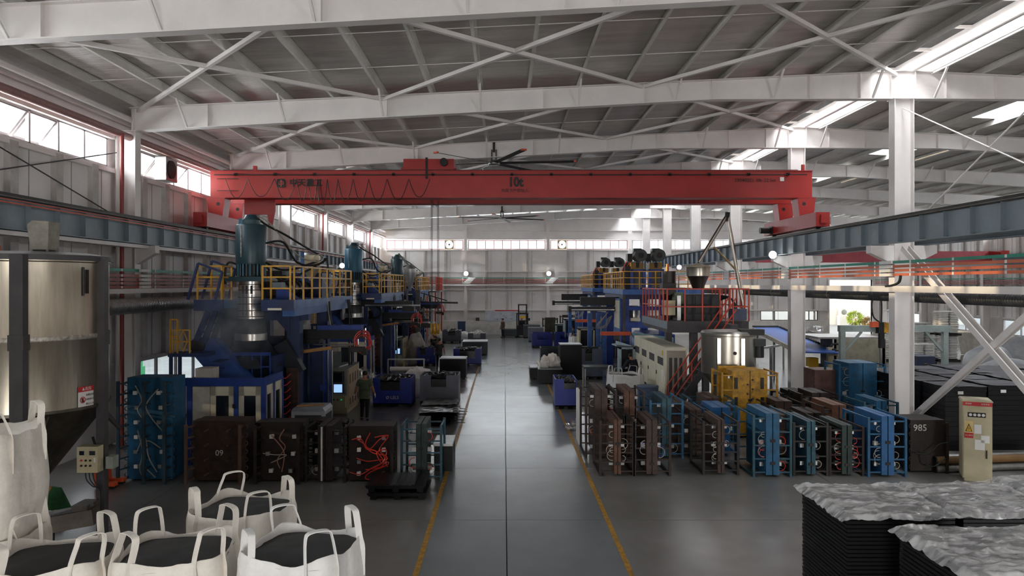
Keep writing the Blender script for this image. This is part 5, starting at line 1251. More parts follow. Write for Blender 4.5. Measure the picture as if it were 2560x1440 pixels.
# black box and pallets near the yellow line
t = thing('dark_crate', (wx(1115, 19.2), 19.2, 0), 'black crate with a dull metal top beside the yellow line', 'crate')
mk('body', B().box(wx(1085, 18.9), wx(1131, 18.9), 18.9, 20.0, 0, .66), black, t); mk('top_sheet', B().box(wx(1085, 18.9) - .02, wx(1131, 18.9) + .01, 18.88, 20.0, .66, .72), zinc, t)
def floor_pallet(z, dx, lab):
    t = thing('plastic_pallet', (-2.42 + dx, 16.95, z), lab, 'pallet', 'black plastic pallets on the floor')
    x0, x1, y0, y1 = -3.1 + dx, -1.76 + dx, 16.35, 17.5
    mk('top_deck', B().box(x0, x1, y0, y1, z + .12, z + .165), black, t)
    mk('lip', B().box(x0 + .02, x1 - .02, y0 + .02, y1 - .02, z + .085, z + .12), black, t)
    for i in range(3):
        for j in range(3):
            mk('foot', B().box(x0 + .06 + .55 * i, x0 + .2 + .55 * i, y0 + .05 + .46 * j, y0 + .18 + .46 * j, z, z + .085), black, t)
    for i in range(9): mk('deck_rib', B().box(x0 + .03 + .145 * i, x0 + .1 + .145 * i, y0 + .03, y1 - .03, z + .165, z + .172), black, t)
    return t
floor_pallet(0, 0, 'lower black plastic pallet on the floor beside the yellow line')
floor_pallet(.173, -.04, 'upper black plastic pallet on the floor beside the yellow line')
# work table, carton, red extinguisher, grey drum
t = thing('work_table', (wx(1485, 33), 33, 0), 'grey steel work table right of the tall black block', 'table')
x0, x1 = wx(1458, 33), wx(1525, 33); h = wz(915, 33)
mk('table_top', B().box(x0, x1, 32.6, 33.6, h - .08, h), bind, t)
for x in (x0 + .05, x1 - .05):
    for y in (32.65, 33.55): mk('leg', B().box(x - .03, x + .03, y - .03, y + .03, 0, h - .08), zinc, t)
t = thing('fire_extinguisher', (wx(1638, 27), 27, 0), 'red fire extinguisher beside the cream cabinet', 'extinguisher')
ex = wx(1638, 27)
mk('cylinder', B().lathe((ex, 27, 0), [(.09, 0), (.1, .03), (.1, .5), (.06, .58), (.03, .6)], 16), signred, t, True); mk('valve', B().box(ex - .05, ex + .03, 26.97, 27.03, .6, .68), textm, t)
t = thing('grey_drum', (wx(1622, 27.6), 27.6, 0), 'blue grey plastic drum beside the fire extinguisher', 'drum')
mk('shell', B().lathe((wx(1622, 27.6), 27.8, 0), [(.36, 0), (.4, .1), (.4, .95), (.36, 1.0), (.1, 1.02)], 22), M('blue_grey_plastic', '#4e5f78', .5), t, True)
mk('lid_ring', B().lathe((wx(1622, 27.6), 27.8, .93), [(.41, 0), (.42, .03), (.41, .06)], 22, False), M('blue_grey_plastic', '#4e5f78'), t, True)
t = thing('carton', (5.1, 33.9, 0), 'brown cardboard carton under the edge of the work table', 'carton')
mk('carton_body', B().box(wx(1527, 34), wx(1548, 34), 33.8, 34.5, 0, .62), wood, t); mk('carton_tape', B().box(wx(1536, 34), wx(1539, 34), 33.79, 34.5, .3, .625), paper, t)
lump((wx(1432, 24.2), 24.2, .13), (.25, .2, .16), film, 'ball of clear film lying on the yellow line', 'film', 'film_ball', None, 12, .5)
t = thing('paper_board', (wx(1443, 22.8), 22.8, 0), 'tall white sheet leaning on the corner mold at the aisle', 'board')
mk('sheet', B().box(wx(1441, 22.8), wx(1446, 22.8), 22.0, 22.9, 0, wz(970, 22.8)), paper, t)
# whiteboard, shelf goods and forklift at the end wall
t = thing('whiteboard', (wx(1254, 70), 70.2, 1.4), 'wide whiteboard notice panel with red header on the end wall', 'board')
mk('panel', B().box(wx(1213, 70.2), wx(1296, 70.2), 70.2, 70.24, wz(803, 70.2), wz(777, 70.2)), M('pale_blue_board', '#c5cbd6', .4), t)
mk('header', B().box(wx(1237, 70.2), wx(1296, 70.2), 70.18, 70.2, wz(777.5, 70.2), wz(775, 70.2)), signred, t)
for i in range(10):
    px = 1240 + random.uniform(0, 52); py = 781 + random.uniform(0, 18)
    mk('note', B().box(wx(px, 70.2), wx(px + random.uniform(2, 6), 70.2), 70.185, 70.2, wz(py + 1.2, 70.2), wz(py, 70.2)), M('grey_note', '#6d7280', .6), t)
t = thing('storage_cube', (wx(1193, 70), 70.1, 1.32), 'small dark cube on the ledge left of the whiteboard', 'box')
mk('cube_body', B().box(wx(1189, 70), wx(1198, 70), 70.27, 70.4, 1.325, 1.62), dark, t); mk('cube_front', B().box(wx(1190, 70), wx(1197, 70), 70.26, 70.27, 1.36, 1.58), darkpost, t)
t = thing('forklift', (wx(1305, 67), 67, 0), 'dark reach forklift with a tall mast at the end of the aisle', 'forklift')
fx = wx(1306, 67); zt = wz(760, 67)
for d in (-.36, .36): mk('mast_rail', B().box(fx + d - .06, fx + d + .06, 66.4, 66.55, .1, zt), blackm, t)
for z in (.6, 1.5, 2.2, zt - .06): mk('mast_bar', B().box(fx - .4, fx + .4, 66.42, 66.5, z - .05, z + .05), blackm, t)
mk('yellow_plate', B().box(fx - .25, fx + .3, 66.38, 66.42, 1.75, 1.95), signyel, t)
mk('chassis', B().box(fx - .55, fx + .55, 66.7, 68.4, .15, 1.0), blackm, t); mk('seat_back', B().box(fx - .3, fx + .3, 67.6, 67.8, 1.0, 1.5), blackm, t)
for x in (-.5, .5): mk('guard_post', B().box(fx + x - .04, fx + x + .04, 66.75, 66.83, 1.0, 2.1), blackm, t); mk('guard_post', B().box(fx + x - .04, fx + x + .04, 68.2, 68.28, 1.0, 2.1), blackm, t)
mk('guard_roof', B().box(fx - .56, fx + .56, 66.7, 68.3, 2.1, 2.18), blackm, t)
for x in (-.3, .3): mk('fork', B().box(fx + x - .06, fx + x + .06, 65.3, 66.4, .06, .1), blackm, t)
for x in (-.5, .5):
    for y in (66.9, 68.1): mk('wheel', B().cyl((fx + x - .08, y, .2), (fx + x + .08, y, .2), .2, n=14), rubber, t, True)
mk('mirror', B().box(fx + .55, fx + .7, 66.75, 66.8, 1.5, 1.75), blackm, t)
# ------------------------------------------------------------------ foreground: silo
def ribbon(b, pts, w, th, side):
    pts = [Vector(p) for p in pts]; k = len(pts); vs = []; s = Vector(side).normalized()
    for i, p in enumerate(pts):
        d = (pts[min(i + 1, k - 1)] - pts[max(i - 1, 0)]).normalized(); a = (s - d * s.dot(d)).normalized(); n = d.cross(a)
        vs += [p + a * w / 2 + n * th / 2, p - a * w / 2 + n * th / 2, p - a * w / 2 - n * th / 2, p + a * w / 2 - n * th / 2]
    fs = [(i * 4 + j, i * 4 + (j + 1) % 4, (i + 1) * 4 + (j + 1) % 4, (i + 1) * 4 + j) for i in range(k - 1) for j in range(4)] + [(3, 2, 1, 0), tuple(range(4 * k - 4, 4 * k))]
    return b._add(vs, fs)
sx, sy, sr = -9.35, 14.1, 1.45
si = thing('steel_silo', (sx, sy, 0), 'big brushed steel silo with dark posts and conical bottom', 'silo')
silo_m = M('brushed_silo_steel', '#bdb4a3', .33, 1, .1, 3, stretch=(3, 3, .35))
sh = mk('shell', B().lathe((sx, sy, 0), [(sr, 2.55), (sr, 3.86), (sr + .012, 3.88), (sr + .012, 3.94), (sr, 3.96), (sr, 5.3), (sr + .03, 5.32), (sr + .03, 5.44), (sr - .02, 5.44)], 72, False), silo_m, si, True)
mk('weld_band', B().lathe((sx, sy, 3.9), [(sr + .012, -.045), (sr + .018, -.03), (sr + .018, .03), (sr + .012, .045)], 72, False), M('weld_grey', '#b9b3aa', .55, .7, .3, 14), sh, True)
mk('cone', B().lathe((sx, sy, 0), [(.16, .8), (sr - .01, 2.5), (sr + .03, 2.53), (sr + .03, 2.58)], 60), M('grimy_cone_steel', '#6e675e', .45, .9, .25, 3), si, True)
mk('lid', B().lathe((sx, sy, 5.34), [(sr + .06, 0), (sr + .06, .1), (sr - .3, .16), (.2, .2)], 60), darkpost, si, True)
mk('cone_rib', B().bar((sx + .2, sy - .35, 1.0), (sx + 1.05, sy - .95, 2.5), .02, .06), silo_m, si)
for a, ww in ((-PI / 3, .24), (0, .15), (PI * 2 / 3, .24), (PI, .15)):
    px, py = sx + (sr + .06) * math.cos(a), sy + (sr + .06) * math.sin(a)
    hw, hd = (ww / 2, .075) if abs(math.sin(a)) > .5 else (.08, ww / 2)
    lg = mk('support_post', B().box(px - hw, px + hw, py - hd, py + hd, 0, 5.42), darkpost, si)
    mk('post_gusset', B().box(px - hw - .02, px + hw + .02, py - hd - .015, py + hd + .015, 3.72, 4.0), darkpost, lg)
mk('brace', B().bar((sx + sr + .06, sy, 2.45), (-8.3, 15.6, 1.8), .05, .1), darkpost, si)
mk('sight_glass', B().bar((sx + 1.42, sy - .36, 4.72), (sx + 1.42, sy - .36, 5.17), .05, .04), dark, si)
mk('sight_frame', B().bar((sx + 1.4, sy - .44, 4.68), (sx + 1.4, sy - .44, 5.22), .02, .03), darkpost, si)
mk('dust_sock', B().prism([(sx + .28, 5.5), (sx + .6, 5.5), (sx + .62, 6.1), (sx + .3, 6.12), (sx + .2, 6.04)], 'y', sy - .25, sy + .1), M('grey_canvas', '#8f8a80', .85, 0, .15, 6, bump=.5, bscale=8), si)
mk('sock_collar', B().cyl((sx + .44, sy - .1, 5.42), (sx + .44, sy - .1, 5.56), .2, n=16), dark, si, True)
mk('orange_cover', B().box(sx - .9, sx - .12, sy - 1.0, sy - .5, 5.5, 5.62), orangem, si)
mk('cover_base', B().box(sx - 1.0, sx - .05, sy - 1.05, sy - .45, 5.44, 5.5), darkpost, si)
# warning sign, a curved plate following the shell
a0, a1 = -.84, -.66
def curved(a0, a1, z0, z1, r):
    b = B(); n = 6
    return b.sheet(lambda u, v: (sx + r * math.cos(a0 + (a1 - a0) * u), sy + r * math.sin(a0 + (a1 - a0) * u), z0 + (z1 - z0) * v), n, 1)
a0, a1 = -.38, -.13
sg = mk('warning_sign', curved(a0, a1, 2.56, 2.96, sr + .008), paper, si)
mk('sign_header', curved(a0, a1, 2.86, 2.96, sr + .012), signred, sg)
am = (a0 + a1) / 2; nrm = Vector((math.cos(am), math.sin(am), 0)); tng = Vector((-math.sin(am), math.cos(am), 0))
def on_sign(u, z): return Vector((sx, sy, z)) + nrm * (sr + .016) + tng * u
rz = math.atan2(tng.y, tng.x)
text('▲危险', .075, textw, si, on_sign(0, 2.91), (R(90), 0, rz), depth=.001)
for i, s_ in enumerate(('有限空间', '未经许可', '禁止入内')): text(s_, .045, textm, si, on_sign(.075, 2.79 - .085 * i), (R(90), 0, rz), depth=.001)
rg = B().tube([on_sign(-.09 + .055 * math.cos(2 * PI * i / 20), 2.71 + .055 * math.sin(2 * PI * i / 20)) for i in range(20)], .007, 5, True); rg.bar(on_sign(-.13, 2.75), on_sign(-.05, 2.67), .012)
mk('ban_symbol', rg, signred, sg)
mk('figure_mark', B().ball(on_sign(-.09, 2.735), .013, 8, 6).bar(on_sign(-.09, 2.73), on_sign(-.09, 2.69), .02).bar(on_sign(-.09, 2.695), on_sign(-.075, 2.67), .01).bar(on_sign(-.09, 2.695), on_sign(-.105, 2.67), .01), textm, sg)
# discharge trough and its stand
tr = mk('discharge_trough', B().bar((sx + .1, sy - .55, .3), (sx + 1.55, sy - .25, .5), .5, .3), M('brown_grey_steel', '#6e655c', .5, .3, .2), si)
mk('trough_end', B().box(sx + 1.2, sx + 1.5, sy - .5, sy - .05, .45, .72), M('brown_grey_steel'), si)
mk('stand_rail', B().bar((sx - .2, sy - .9, .25), (sx + 1.55, sy - .35, .72), .06), darkpost, si)
for u in (.25, .62): mk('stand_leg', B().box(sx - .2 + 1.75 * u - .03, sx - .2 + 1.75 * u + .03, sy - .93 + .55 * u, sy - .87 + .55 * u, 0, .25 + .47 * u), darkpost, si)
# control box on the right post
cx, cyy = sx + sr - .12, sy - .2
cbx = thing('control_box', (cx, cyy, 1.2), 'beige control box with rows of buttons mounted on the silo post', 'control box')
y = sy - .33; x0, x1 = wx(192, y), wx(244, y); z0, z1 = wz(1182, y), wz(1117, y)
mk('case', B().box(x0, x1, y, y + .2, z0, z1), beige, cbx)
for dx, w_ in ((.05, .09), (.24, .11)): mk('display', B().box(x0 + dx, x0 + dx + w_, y - .008, y, z1 - .16, z1 - .08), darkglass, cbx)
for r_ in range(2):
    for c_ in range(3): mk('button', B().cyl((x0 + .09 + .085 * c_, y - .02, z1 - .26 - .1 * r_), (x0 + .09 + .085 * c_, y, z1 - .26 - .1 * r_), .02, n=10), signred if (r_, c_) == (0, 0) else textm, cbx, True)
mk('switch_plate', B().box(x1 - .07, x1 - .04, y - .006, y, z1 - .3, z1 - .21), paper, cbx)
for i in range(3): mk('conduit', B().tube(spline([(x0 + .12 + .07 * i, y + .08, z0), (x0 + .14 + .07 * i, y + .08, z0 - .15), (x0 + .24 + .05 * i, y + .1, z0 - .28), (x1 - .02, y + .15, z0 - .42), (x1 - .02, y + .15, 0.05)]), .012, 5), rubber, cbx, True)
mk('junction_box', B().box(x1 + .1, x1 + .24, y + .1, y + .3, z0 + .05, z0 + .28), M('pale_grey_box', '#9aa096', .5), cbx)
# loose boards behind the silo
t = thing('green_board', (wx(140, 15.5), 15.6, 0), 'green painted triangular board lying behind the silo leg', 'board')
mk('panel', B().prism([(wx(98, 15.5), .04), (wx(178, 15.5), .04), (wx(150, 15.5), .52), (wx(128, 15.5), .55)], 'y', 15.5, 15.56), M('dusty_green_board', '#2f6a3c', .7, 0, .25, 5), t); mk('edge_batten', B().bar((wx(98, 15.5), 15.5, .06), (wx(128, 15.5), 15.5, .55), .05), wood, t)
t = thing('wood_batten_square', (wx(150, 14.8), 15.2, 0), 'pale wooden frame lying flat beside the green board', 'frame')
q = [(wx(92, 14.6), 14.7, .05), (wx(170, 14.6), 14.9, .05), (wx(205, 15.1), 15.4, .05), (wx(130, 15.3), 15.35, .05)]
for k in range(4): mk('batten', B().bar(q[k], q[(k + 1) % 4], .08, .08), wood, t)
t = thing('pallet_jack', (wx(280, 17.2), 17.6, 0), 'orange hand pallet truck with black handle beside the wall', 'pallet truck')
for d in (-.2, .2): mk('fork', B().box(wx(262, 17.4), wx(296, 17.4), 17.5 + d - .08, 17.5 + d + .08, .5 if 0 else .07, .16), orangem, t)
mk('pump_body', B().box(wx(262, 17.4) - .2, wx(262, 17.4), 17.3, 17.7, .05, .5), orangem, t); mk('handle', B().bar((wx(262, 17.4) - .1, 17.5, .4), (wx(262, 17.4) - .35, 17.5, 1.2), .04), dark, t)
for d in (-.2, .2): mk('wheel', B().cyl((wx(290, 17.4), 17.5 + d - .05, .05), (wx(290, 17.4), 17.5 + d + .05, .05), .05, n=10), rubber, t, True)

# ------------------------------------------------------------------ bulk bags
def super_r(th, w, n=4.): return w / 2 / ((abs(math.cos(th)) ** n + abs(math.sin(th)) ** n) ** (1 / n))
def bulk_bag(loc, w, h, rot, lab, fill=.97, seed=0, m=cloth, straps=True, full=True, opening=.93, grp='white bulk bags', writing=None):
    t = thing('bulk_bag', (0, 0, 0), lab, 'bag', grp)
    nu = 72; rows = []
    def wr(th, z): return .018 * noise.noise(Vector((math.cos(th) * 2.2, math.sin(th) * 2.2, z * 2.6 + seed))) + .01 * noise.noise(Vector((math.cos(th) * 7, math.sin(th) * 7, z * 3 + seed)))
    b = B(); vs = []; nv = 16
    for j in range(nv + 1):
        v = j / nv
        for i in range(nu):
            th = 2 * PI * i / nu; cor = abs(math.sin(2 * th)) ** 3
            k = (.95 + .09 * math.sin(PI * min(1, v * 1.05))) if v < .8 else (.95 + .09 * math.sin(PI * .84)) * (1 - (v - .8) * (.2 if full else .1))
            ro = super_r(th, w, 5) * k + wr(th, v * h)
            zt = h * (1 + .06 * cor * (v ** 3)) + (v ** 4) * .05 * noise.noise(Vector((math.cos(th) * 1.8, math.sin(th) * 1.8, seed * 3.1)))
            vs.append((ro * math.cos(th), ro * math.sin(th), v * zt))
    top = nv
    for j, (kr, dz) in enumerate(((.985, .006), (.965, -.02), (opening, -.1), (opening - .02, -.2))):      # folded rim going back inside
        for i in range(nu):
            x, y, z = vs[top * nu + i]; vs.append((x * kr, y * kr, z + dz + .012 * noise.noise(Vector((x * 9, y * 9, seed + j)))))
    rws = nv + 5
    fs = [(j * nu + i, j * nu + (i + 1) % nu, (j + 1) * nu + (i + 1) % nu, (j + 1) * nu + i) for j in range(rws - 1) for i in range(nu)] + [tuple(range(nu - 1, -1, -1))]
    b._add(vs, fs); mk('bag_fabric', b, m, t, True, sharp=80)
    if full:
        g_ = B(); gv = []
        for j in range(9):
            k = j / 8
            for i in range(nu):
                th = 2 * PI * i / nu; rr = super_r(th, w, 5) * .95 * k
                gv.append((rr * math.cos(th), rr * math.sin(th), h * fill + .06 * (1 - k * k) + .012 * noise.noise(Vector((rr * math.cos(th) * 6, rr * math.sin(th) * 6, seed)))))
        g_._add(gv, [(j * nu + i, j * nu + (i + 1) % nu, (j + 1) * nu + (i + 1) % nu, (j + 1) * nu + i) for j in range(8) for i in range(nu)])
        mk('granules', g_, granule, t, True, kind='stuff')
    if straps:
        for c in range(4):
            a = PI / 4 + c * PI / 2; lean = random.uniform(-.06, .06)
            for_ = []
            p = []
            for s_ in (-1, 1):
                th = a + s_ * .27; rr = super_r(th, w, 5) * 1.0
                p.append((Vector((rr * math.cos(th), rr * math.sin(th), 0)), th))
            (pa, ta), (pb, tb) = p
            mid = (pa + pb) / 2; hh = h * 1.03; up = .26 + random.uniform(-.04, .04)
            sd = (pb - pa).normalized()
            pts = [pa * .985 + Vector((0, 0, hh - .4)), pa * .99 + Vector((0, 0, hh - .12)), pa * .95 + Vector((0, 0, hh)), pa.lerp(mid, .12) * .93 + Vector((lean, 0, hh + up * .75)), pa.lerp(mid, .4) * .92 + Vector((lean, 0, hh + up)),
                   pb.lerp(mid, .4) * .92 + Vector((lean, 0, hh + up)), pb.lerp(mid, .12) * .93 + Vector((lean, 0, hh + up * .75)), pb * .95 + Vector((0, 0, hh)), pb * .99 + Vector((0, 0, hh - .12)), pb * .985 + Vector((0, 0, hh - .4))]
            mk('strap', ribbon(B(), spline(pts, 4), .07, .008, Vector((-math.sin(a), math.cos(a), 0)) if 0 else Vector((math.cos(a), math.sin(a), 0))), m, t)
    if writing:
        for i, s_ in enumerate(writing): text(s_, .07, M('marker_ink', '#6a6560', .8, 0, 0), t, (.1, -w / 2 * 1.055, h * .66 - .1 * i))
    t.location = loc; t.rotation_euler = (0, 0, rot)
    return t
HB = 1.12
bags = [(-4.42, 7.1, R(14), 'white bulk bag of black granules at the picture bottom nearest the silo', 1), (-3.3, 7.3, R(9), 'white bulk bag of black granules in the middle of the front row', 2), (-2.06, 7.4, R(-12), 'white bulk bag of black granules closest to the aisle', 3), (-3.15, 8.72, R(-8), 'white bulk bag with scribbled marks standing behind the other granule bags', 4)]
for x, y, r, lab, sd in bags:
    bulk_bag((x, y, 0), 1.06, HB, r, 'lower support bag under the ' + lab.replace('white bulk bag', 'bag', 1), seed=sd + 20, straps=False, full=False, opening=.5)
    bulk_bag((x, y, HB - .03), 1.06, HB, r, lab, seed=sd, m=cloth2 if sd == 3 else cloth, writing=('N M', '24 灰', '170') if sd == 4 else None)
x, y = -5.6, 7.75
bulk_bag((x, y, 0), 1.08, HB, R(5), 'lowest white bulk bag of the tall stack beside the silo', seed=31, straps=False, full=False, opening=.5)
bulk_bag((x, y, HB - .03), 1.08, HB, R(5), 'middle white bulk bag of the tall stack at the picture edge', seed=32, full=False, opening=.5)
bulk_bag((x - .05, y, 2 * HB - .06), 1.06, HB, R(5), 'topmost white bulk bag of the tall stack at the picture edge', seed=33, full=False, opening=.5)
t = bulk_bag((wx(1567, 30), 30.4, 0), 1.35, 1.1, R(10), 'white bulk bag with raised straps behind the rust brown molds', seed=40, m=cloth2, fill=.94)
bulk_bag((wx(1443, 48), 48.2, 0), .95, 1.35, R(20), 'white bulk bag behind the sitting worker far down the aisle', seed=41, m=cloth2)

# ------------------------------------------------------------------ stacks of black pallets with film
board = B().box(-.6, .6, -.6, .6, .012, .044).box(-.575, .575, -.575, .575, 0, .012)
bme = bpy.data.meshes.new('pallet_board'); bme.from_pydata(board.v, [], board.f); bme.materials.append(black)
def stack(x0, y0, wd, dp, top, lab, flm, seed):
    n = round(top / .046)
    for i in range(n):
        o = bpy.data.objects.new('pallet_board', bme); COL.objects.link(o)
        o.location = (x0 + wd / 2 + random.uniform(-.004, .004), y0 + dp / 2 + random.uniform(-.004, .004), i * .0455); o.scale = (wd / 1.2, dp / 1.2, 1)
        tag(o, lab, 'pallet', lab)
    zt = n * .0455 + .004
    def fn(u, v):
        ex = .09; x = x0 - ex + (wd + 2 * ex) * u; y = y0 - ex * .7 + (dp + ex * 1.4) * v
        p = Vector((x, y, seed)); d = max(0, x0 - x, x - x0 - wd, y0 - y, y - y0 - dp)
        wv = .03 * (1 - abs(noise.noise(Vector((x * 1.1 + y * .8, y * 2.6 - x * 1.0, seed))))) ** 5 + .014 * (1 - abs(noise.noise(Vector((x * 2.2 + y * 1.5, y * 4.5 - x * 2.5, seed + 3))))) ** 5 + .008 * (1 - abs(noise.noise(Vector((x * 5 + y * 3, y * 11 - x * 6, seed + 7))))) ** 6 + .002 * noise.noise(p * 9)
        return (x + .02 * noise.noise(p * 3), y + .02 * noise.noise(p * 3.3), zt + .014 + max(0, wv) - d * .8 + (.02 * abs(noise.noise(p * 7)) if d > 0 else 0))
    mk('plastic_film', B().sheet(fn, 110, 110), filmm, None, True, flm, 'film', 'plastic film sheets on the pallet stacks', sharp=180)
filmm = bpy.data.materials.new('wrinkled_film'); filmm.use_nodes = True
def _film():
    nt = filmm.node_tree; N = nt.nodes; L = nt.links; b = N['Principled BSDF']
    b.inputs['Base Color'].default_value = (.88, .88, .88, 1); b.inputs['Roughness'].default_value = .12; b.inputs['Specular IOR Level'].default_value = .8
    t = N.new('ShaderNodeBsdfTransparent'); x = N.new('ShaderNodeMixShader'); out = N['Material Output']
    geo = N.new('ShaderNodeNewGeometry'); n = N.new('ShaderNodeTexNoise'); n.inputs['Scale'].default_value = 4; n.inputs['Detail'].default_value = 3; n.inputs['Distortion'].default_value = .6
    mp = N.new('ShaderNodeMapping'); mp.inputs['Scale'].default_value = (1, 2.2, 1); mp.inputs['Rotation'].default_value = (0, 0, .5)
    L.new(geo.outputs['Position'], mp.inputs[0]); L.new(mp.outputs[0], n.inputs['Vector'])
    mr = N.new('ShaderNodeMapRange'); mr.inputs[1].default_value = .4; mr.inputs[2].default_value = .62; mr.inputs[3].default_value = .25; mr.inputs[4].default_value = .62
    L.new(n.outputs['Fac'], mr.inputs[0]); L.new(mr.outputs[0], x.inputs[0]); L.new(t.outputs[0], x.inputs[1]); L.new(b.outputs[0], x.inputs[2]); L.new(x.outputs[0], out.inputs[0])
_film()
stack(3.8, 8.0, 1.2, 1.2, 2.34, 'black pallet board in the film covered stack nearest the aisle', 'wrinkled clear film over the pallet stack nearest the aisle', 1)
stack(5.12, 8.05, 1.2, 1.2, 2.36, 'black pallet board in the second film covered stack from the aisle', 'wrinkled clear film over the second pallet stack from the aisle', 5)
stack(4.08, 6.25, 1.25, 1.2, 2.38, 'black pallet board in the frontmost film covered stack', 'wrinkled clear film over the frontmost pallet stack', 9)
stack(6.48, 8.25, 1.2, 1.3, 2.36, 'black pallet board in the stack at the picture edge', 'wrinkled clear film over the pallet stack at the picture edge', 13)
# ------------------------------------------------------------------ people
skinm = M('skin', '#b07a5e', .55, 0, .06, 12); hairm = M('black_hair', '#17130f', .6, 0, .2, 30); glovem = M('white_glove', '#d8d5cd', .8, 0, .05)
shoem = M('dark_shoe', '#1a1a1c', .6, 0, .1)
def skin_mesh(name, joints, edges, root, mat, parent, sub=2, extra=(), hands=()):
    me = bpy.data.meshes.new(name); keys = list(joints)
    me.from_pydata([joints[k][0] for k in keys], [(keys.index(a), keys.index(b)) for a, b in edges], [])
    o = bpy.data.objects.new(name, me); COL.objects.link(o)
    md = o.modifiers.new('skin', 'SKIN'); md.use_smooth_shade = True
    for i, k in enumerate(keys):
        v = me.skin_vertices[0].data[i]; r = joints[k][1]; v.radius = (r, r) if not hasattr(r, '__len__') else r
        v.use_root = (k == root)
    ss = o.modifiers.new('smooth', 'SUBSURF'); ss.levels = sub; ss.render_levels = sub
    dg = bpy.context.evaluated_depsgraph_get(); m2 = bpy.data.meshes.new_from_object(o.evaluated_get(dg))
    bpy.data.objects.remove(o); m2.name = name
    m2.materials.clear(); m2.materials.append(mat); [m2.materials.append(x_) for x_ in extra]
    for pg in m2.polygons:
        for w_, e_, mi in hands:
            d_ = pg.center - w_
            if d_.length < .24 and d_.dot((w_ - e_).normalized()) > -.01: pg.material_index = mi
    m2.polygons.foreach_set('use_smooth', [True] * len(m2.polygons))
    n = bpy.data.objects.new(name, m2); COL.objects.link(n); n.parent = parent; ORG[n.name] = ORG[parent.name]
    return n
def person(loc, yaw, label, shirt, pants, height=1.72, bend=0., arms=None, legs=None, gloves=False, seat=0., head_down=0., fingers=True, longsleeve=False):
    """local frame: feet at z 0, faces -y; arms: ((elbow L, wrist L), (elbow R, wrist R)) in metres for a 1.72 m body; L = +x"""
    t = thing('person', (0, 0, 0), label, 'person', 'workers in the hall')
    k = height / 1.72
    def rot(p, a, o):
        d = Vector(p) - Vector(o); c, s = math.cos(a), math.sin(a); return Vector((d.x, d.y * c - d.z * s, d.y * s + d.z * c)) + Vector(o)
    pel = Vector((0, 0, .95 - seat))
    def up(x, y, z): return rot((x, y, z - seat), bend, pel)
    J = {}
    J['pelvis'] = (pel, (.155, .115)); J['waist'] = (up(0, 0, 1.08), (.155, .115)); J['chest'] = (up(0, 0, 1.28), (.165, .12)); J['collar'] = (up(0, .01, 1.42), (.1, .09))
    J['neck'] = (up(0, .0, 1.49), .058)
    hb = up(0, -.015 - .05 * head_down, 1.56 - .02 * head_down); ht = up(0, -.02 - .1 * head_down, 1.65 - .03 * head_down); hp = up(0, -.005 - .12 * head_down, 1.7 - .03 * head_down)
    J['jaw'] = (hb, (.066, .075)); J['head'] = (ht, (.08, .095)); J['crown'] = (hp, (.062, .07))
    J['nose'] = (ht + Vector((0, -.105, -.015)), .012)
    E = [('pelvis', 'waist'), ('waist', 'chest'), ('chest', 'collar'), ('collar', 'neck'), ('neck', 'jaw'), ('jaw', 'head'), ('head', 'crown'), ('head', 'nose')]
    A = arms or (((.27, .03, 1.14), (.3, -.06, .9)), ((-.27, .03, 1.14), (-.3, -.06, .9)))
    L = legs or (((.1, -.01, .5), (.11, .03, .085)), ((-.1, -.01, .5), (-.11, .03, .085)))
    for s, n_, arm, leg in ((1, 'l', A[0], L[0]), (-1, 'r', A[1], L[1])):
        J['sh' + n_] = (up(s * .185, .005, 1.39), .068); J['el' + n_] = (Vector(arm[0]) if len(arm) > 2 else up(*arm[0]), .046); J['wr' + n_] = (Vector(arm[1]) if len(arm) > 2 else up(*arm[1]), .03)
        d = (J['wr' + n_][0] - J['el' + n_][0]).normalized(); w = J['wr' + n_][0]
        J['pa' + n_] = (w + d * .065, (.04, .022)); E += [('collar', 'sh' + n_), ('sh' + n_, 'el' + n_), ('el' + n_, 'wr' + n_), ('wr' + n_, 'pa' + n_)]
        if fingers:
            sd = Vector((0, 1, 0)); sd = (sd - d * sd.dot(d)).normalized(); cu = d.cross(sd) * s
            for f, (off, ln) in enumerate(((.028, .072), (.009, .082), (-.01, .076), (-.028, .06))):
                p1 = w + d * .09 + sd * -off; J['f%d%s' % (f, n_)] = (p1, .0105); J['g%d%s' % (f, n_)] = (p1 + d * ln * .55 - cu * .006, .0095); J['h%d%s' % (f, n_)] = (p1 + d * ln - cu * .026, .008)
                E += [('pa' + n_, 'f%d%s' % (f, n_)), ('f%d%s' % (f, n_), 'g%d%s' % (f, n_)), ('g%d%s' % (f, n_), 'h%d%s' % (f, n_))]
            J['t0' + n_] = (w + d * .045 - sd * .045, .0125); J['t1' + n_] = (w + d * .085 - sd * .06 - cu * .01, .0105); E += [('wr' + n_, 't0' + n_), ('t0' + n_, 't1' + n_)]
        J['hip' + n_] = (pel + Vector((s * .095, 0, -.06)), .098); J['kn' + n_] = (Vector(leg[0]), .062); J['an' + n_] = (Vector(leg[1]), .042); J['toe' + n_] = (Vector(leg[1]) + Vector((s * .01, -.15, -.045)), (.035, .03))
        E += [('pelvis', 'hip' + n_), ('hip' + n_, 'kn' + n_), ('kn' + n_, 'an' + n_), ('an' + n_, 'toe' + n_)]
    skin_mesh('body', J, E, 'pelvis', skinm, t, 2, (glovem,) if gloves else (), [(J['wr' + n_][0], J['el' + n_][0], 1) for n_ in 'lr'] if gloves else ())
    def grow(keys, f, a): return {q: (J[q][0], tuple(x * f + a for x in J[q][1]) if hasattr(J[q][1], '__len__') else J[q][1] * f + a) for q in keys}
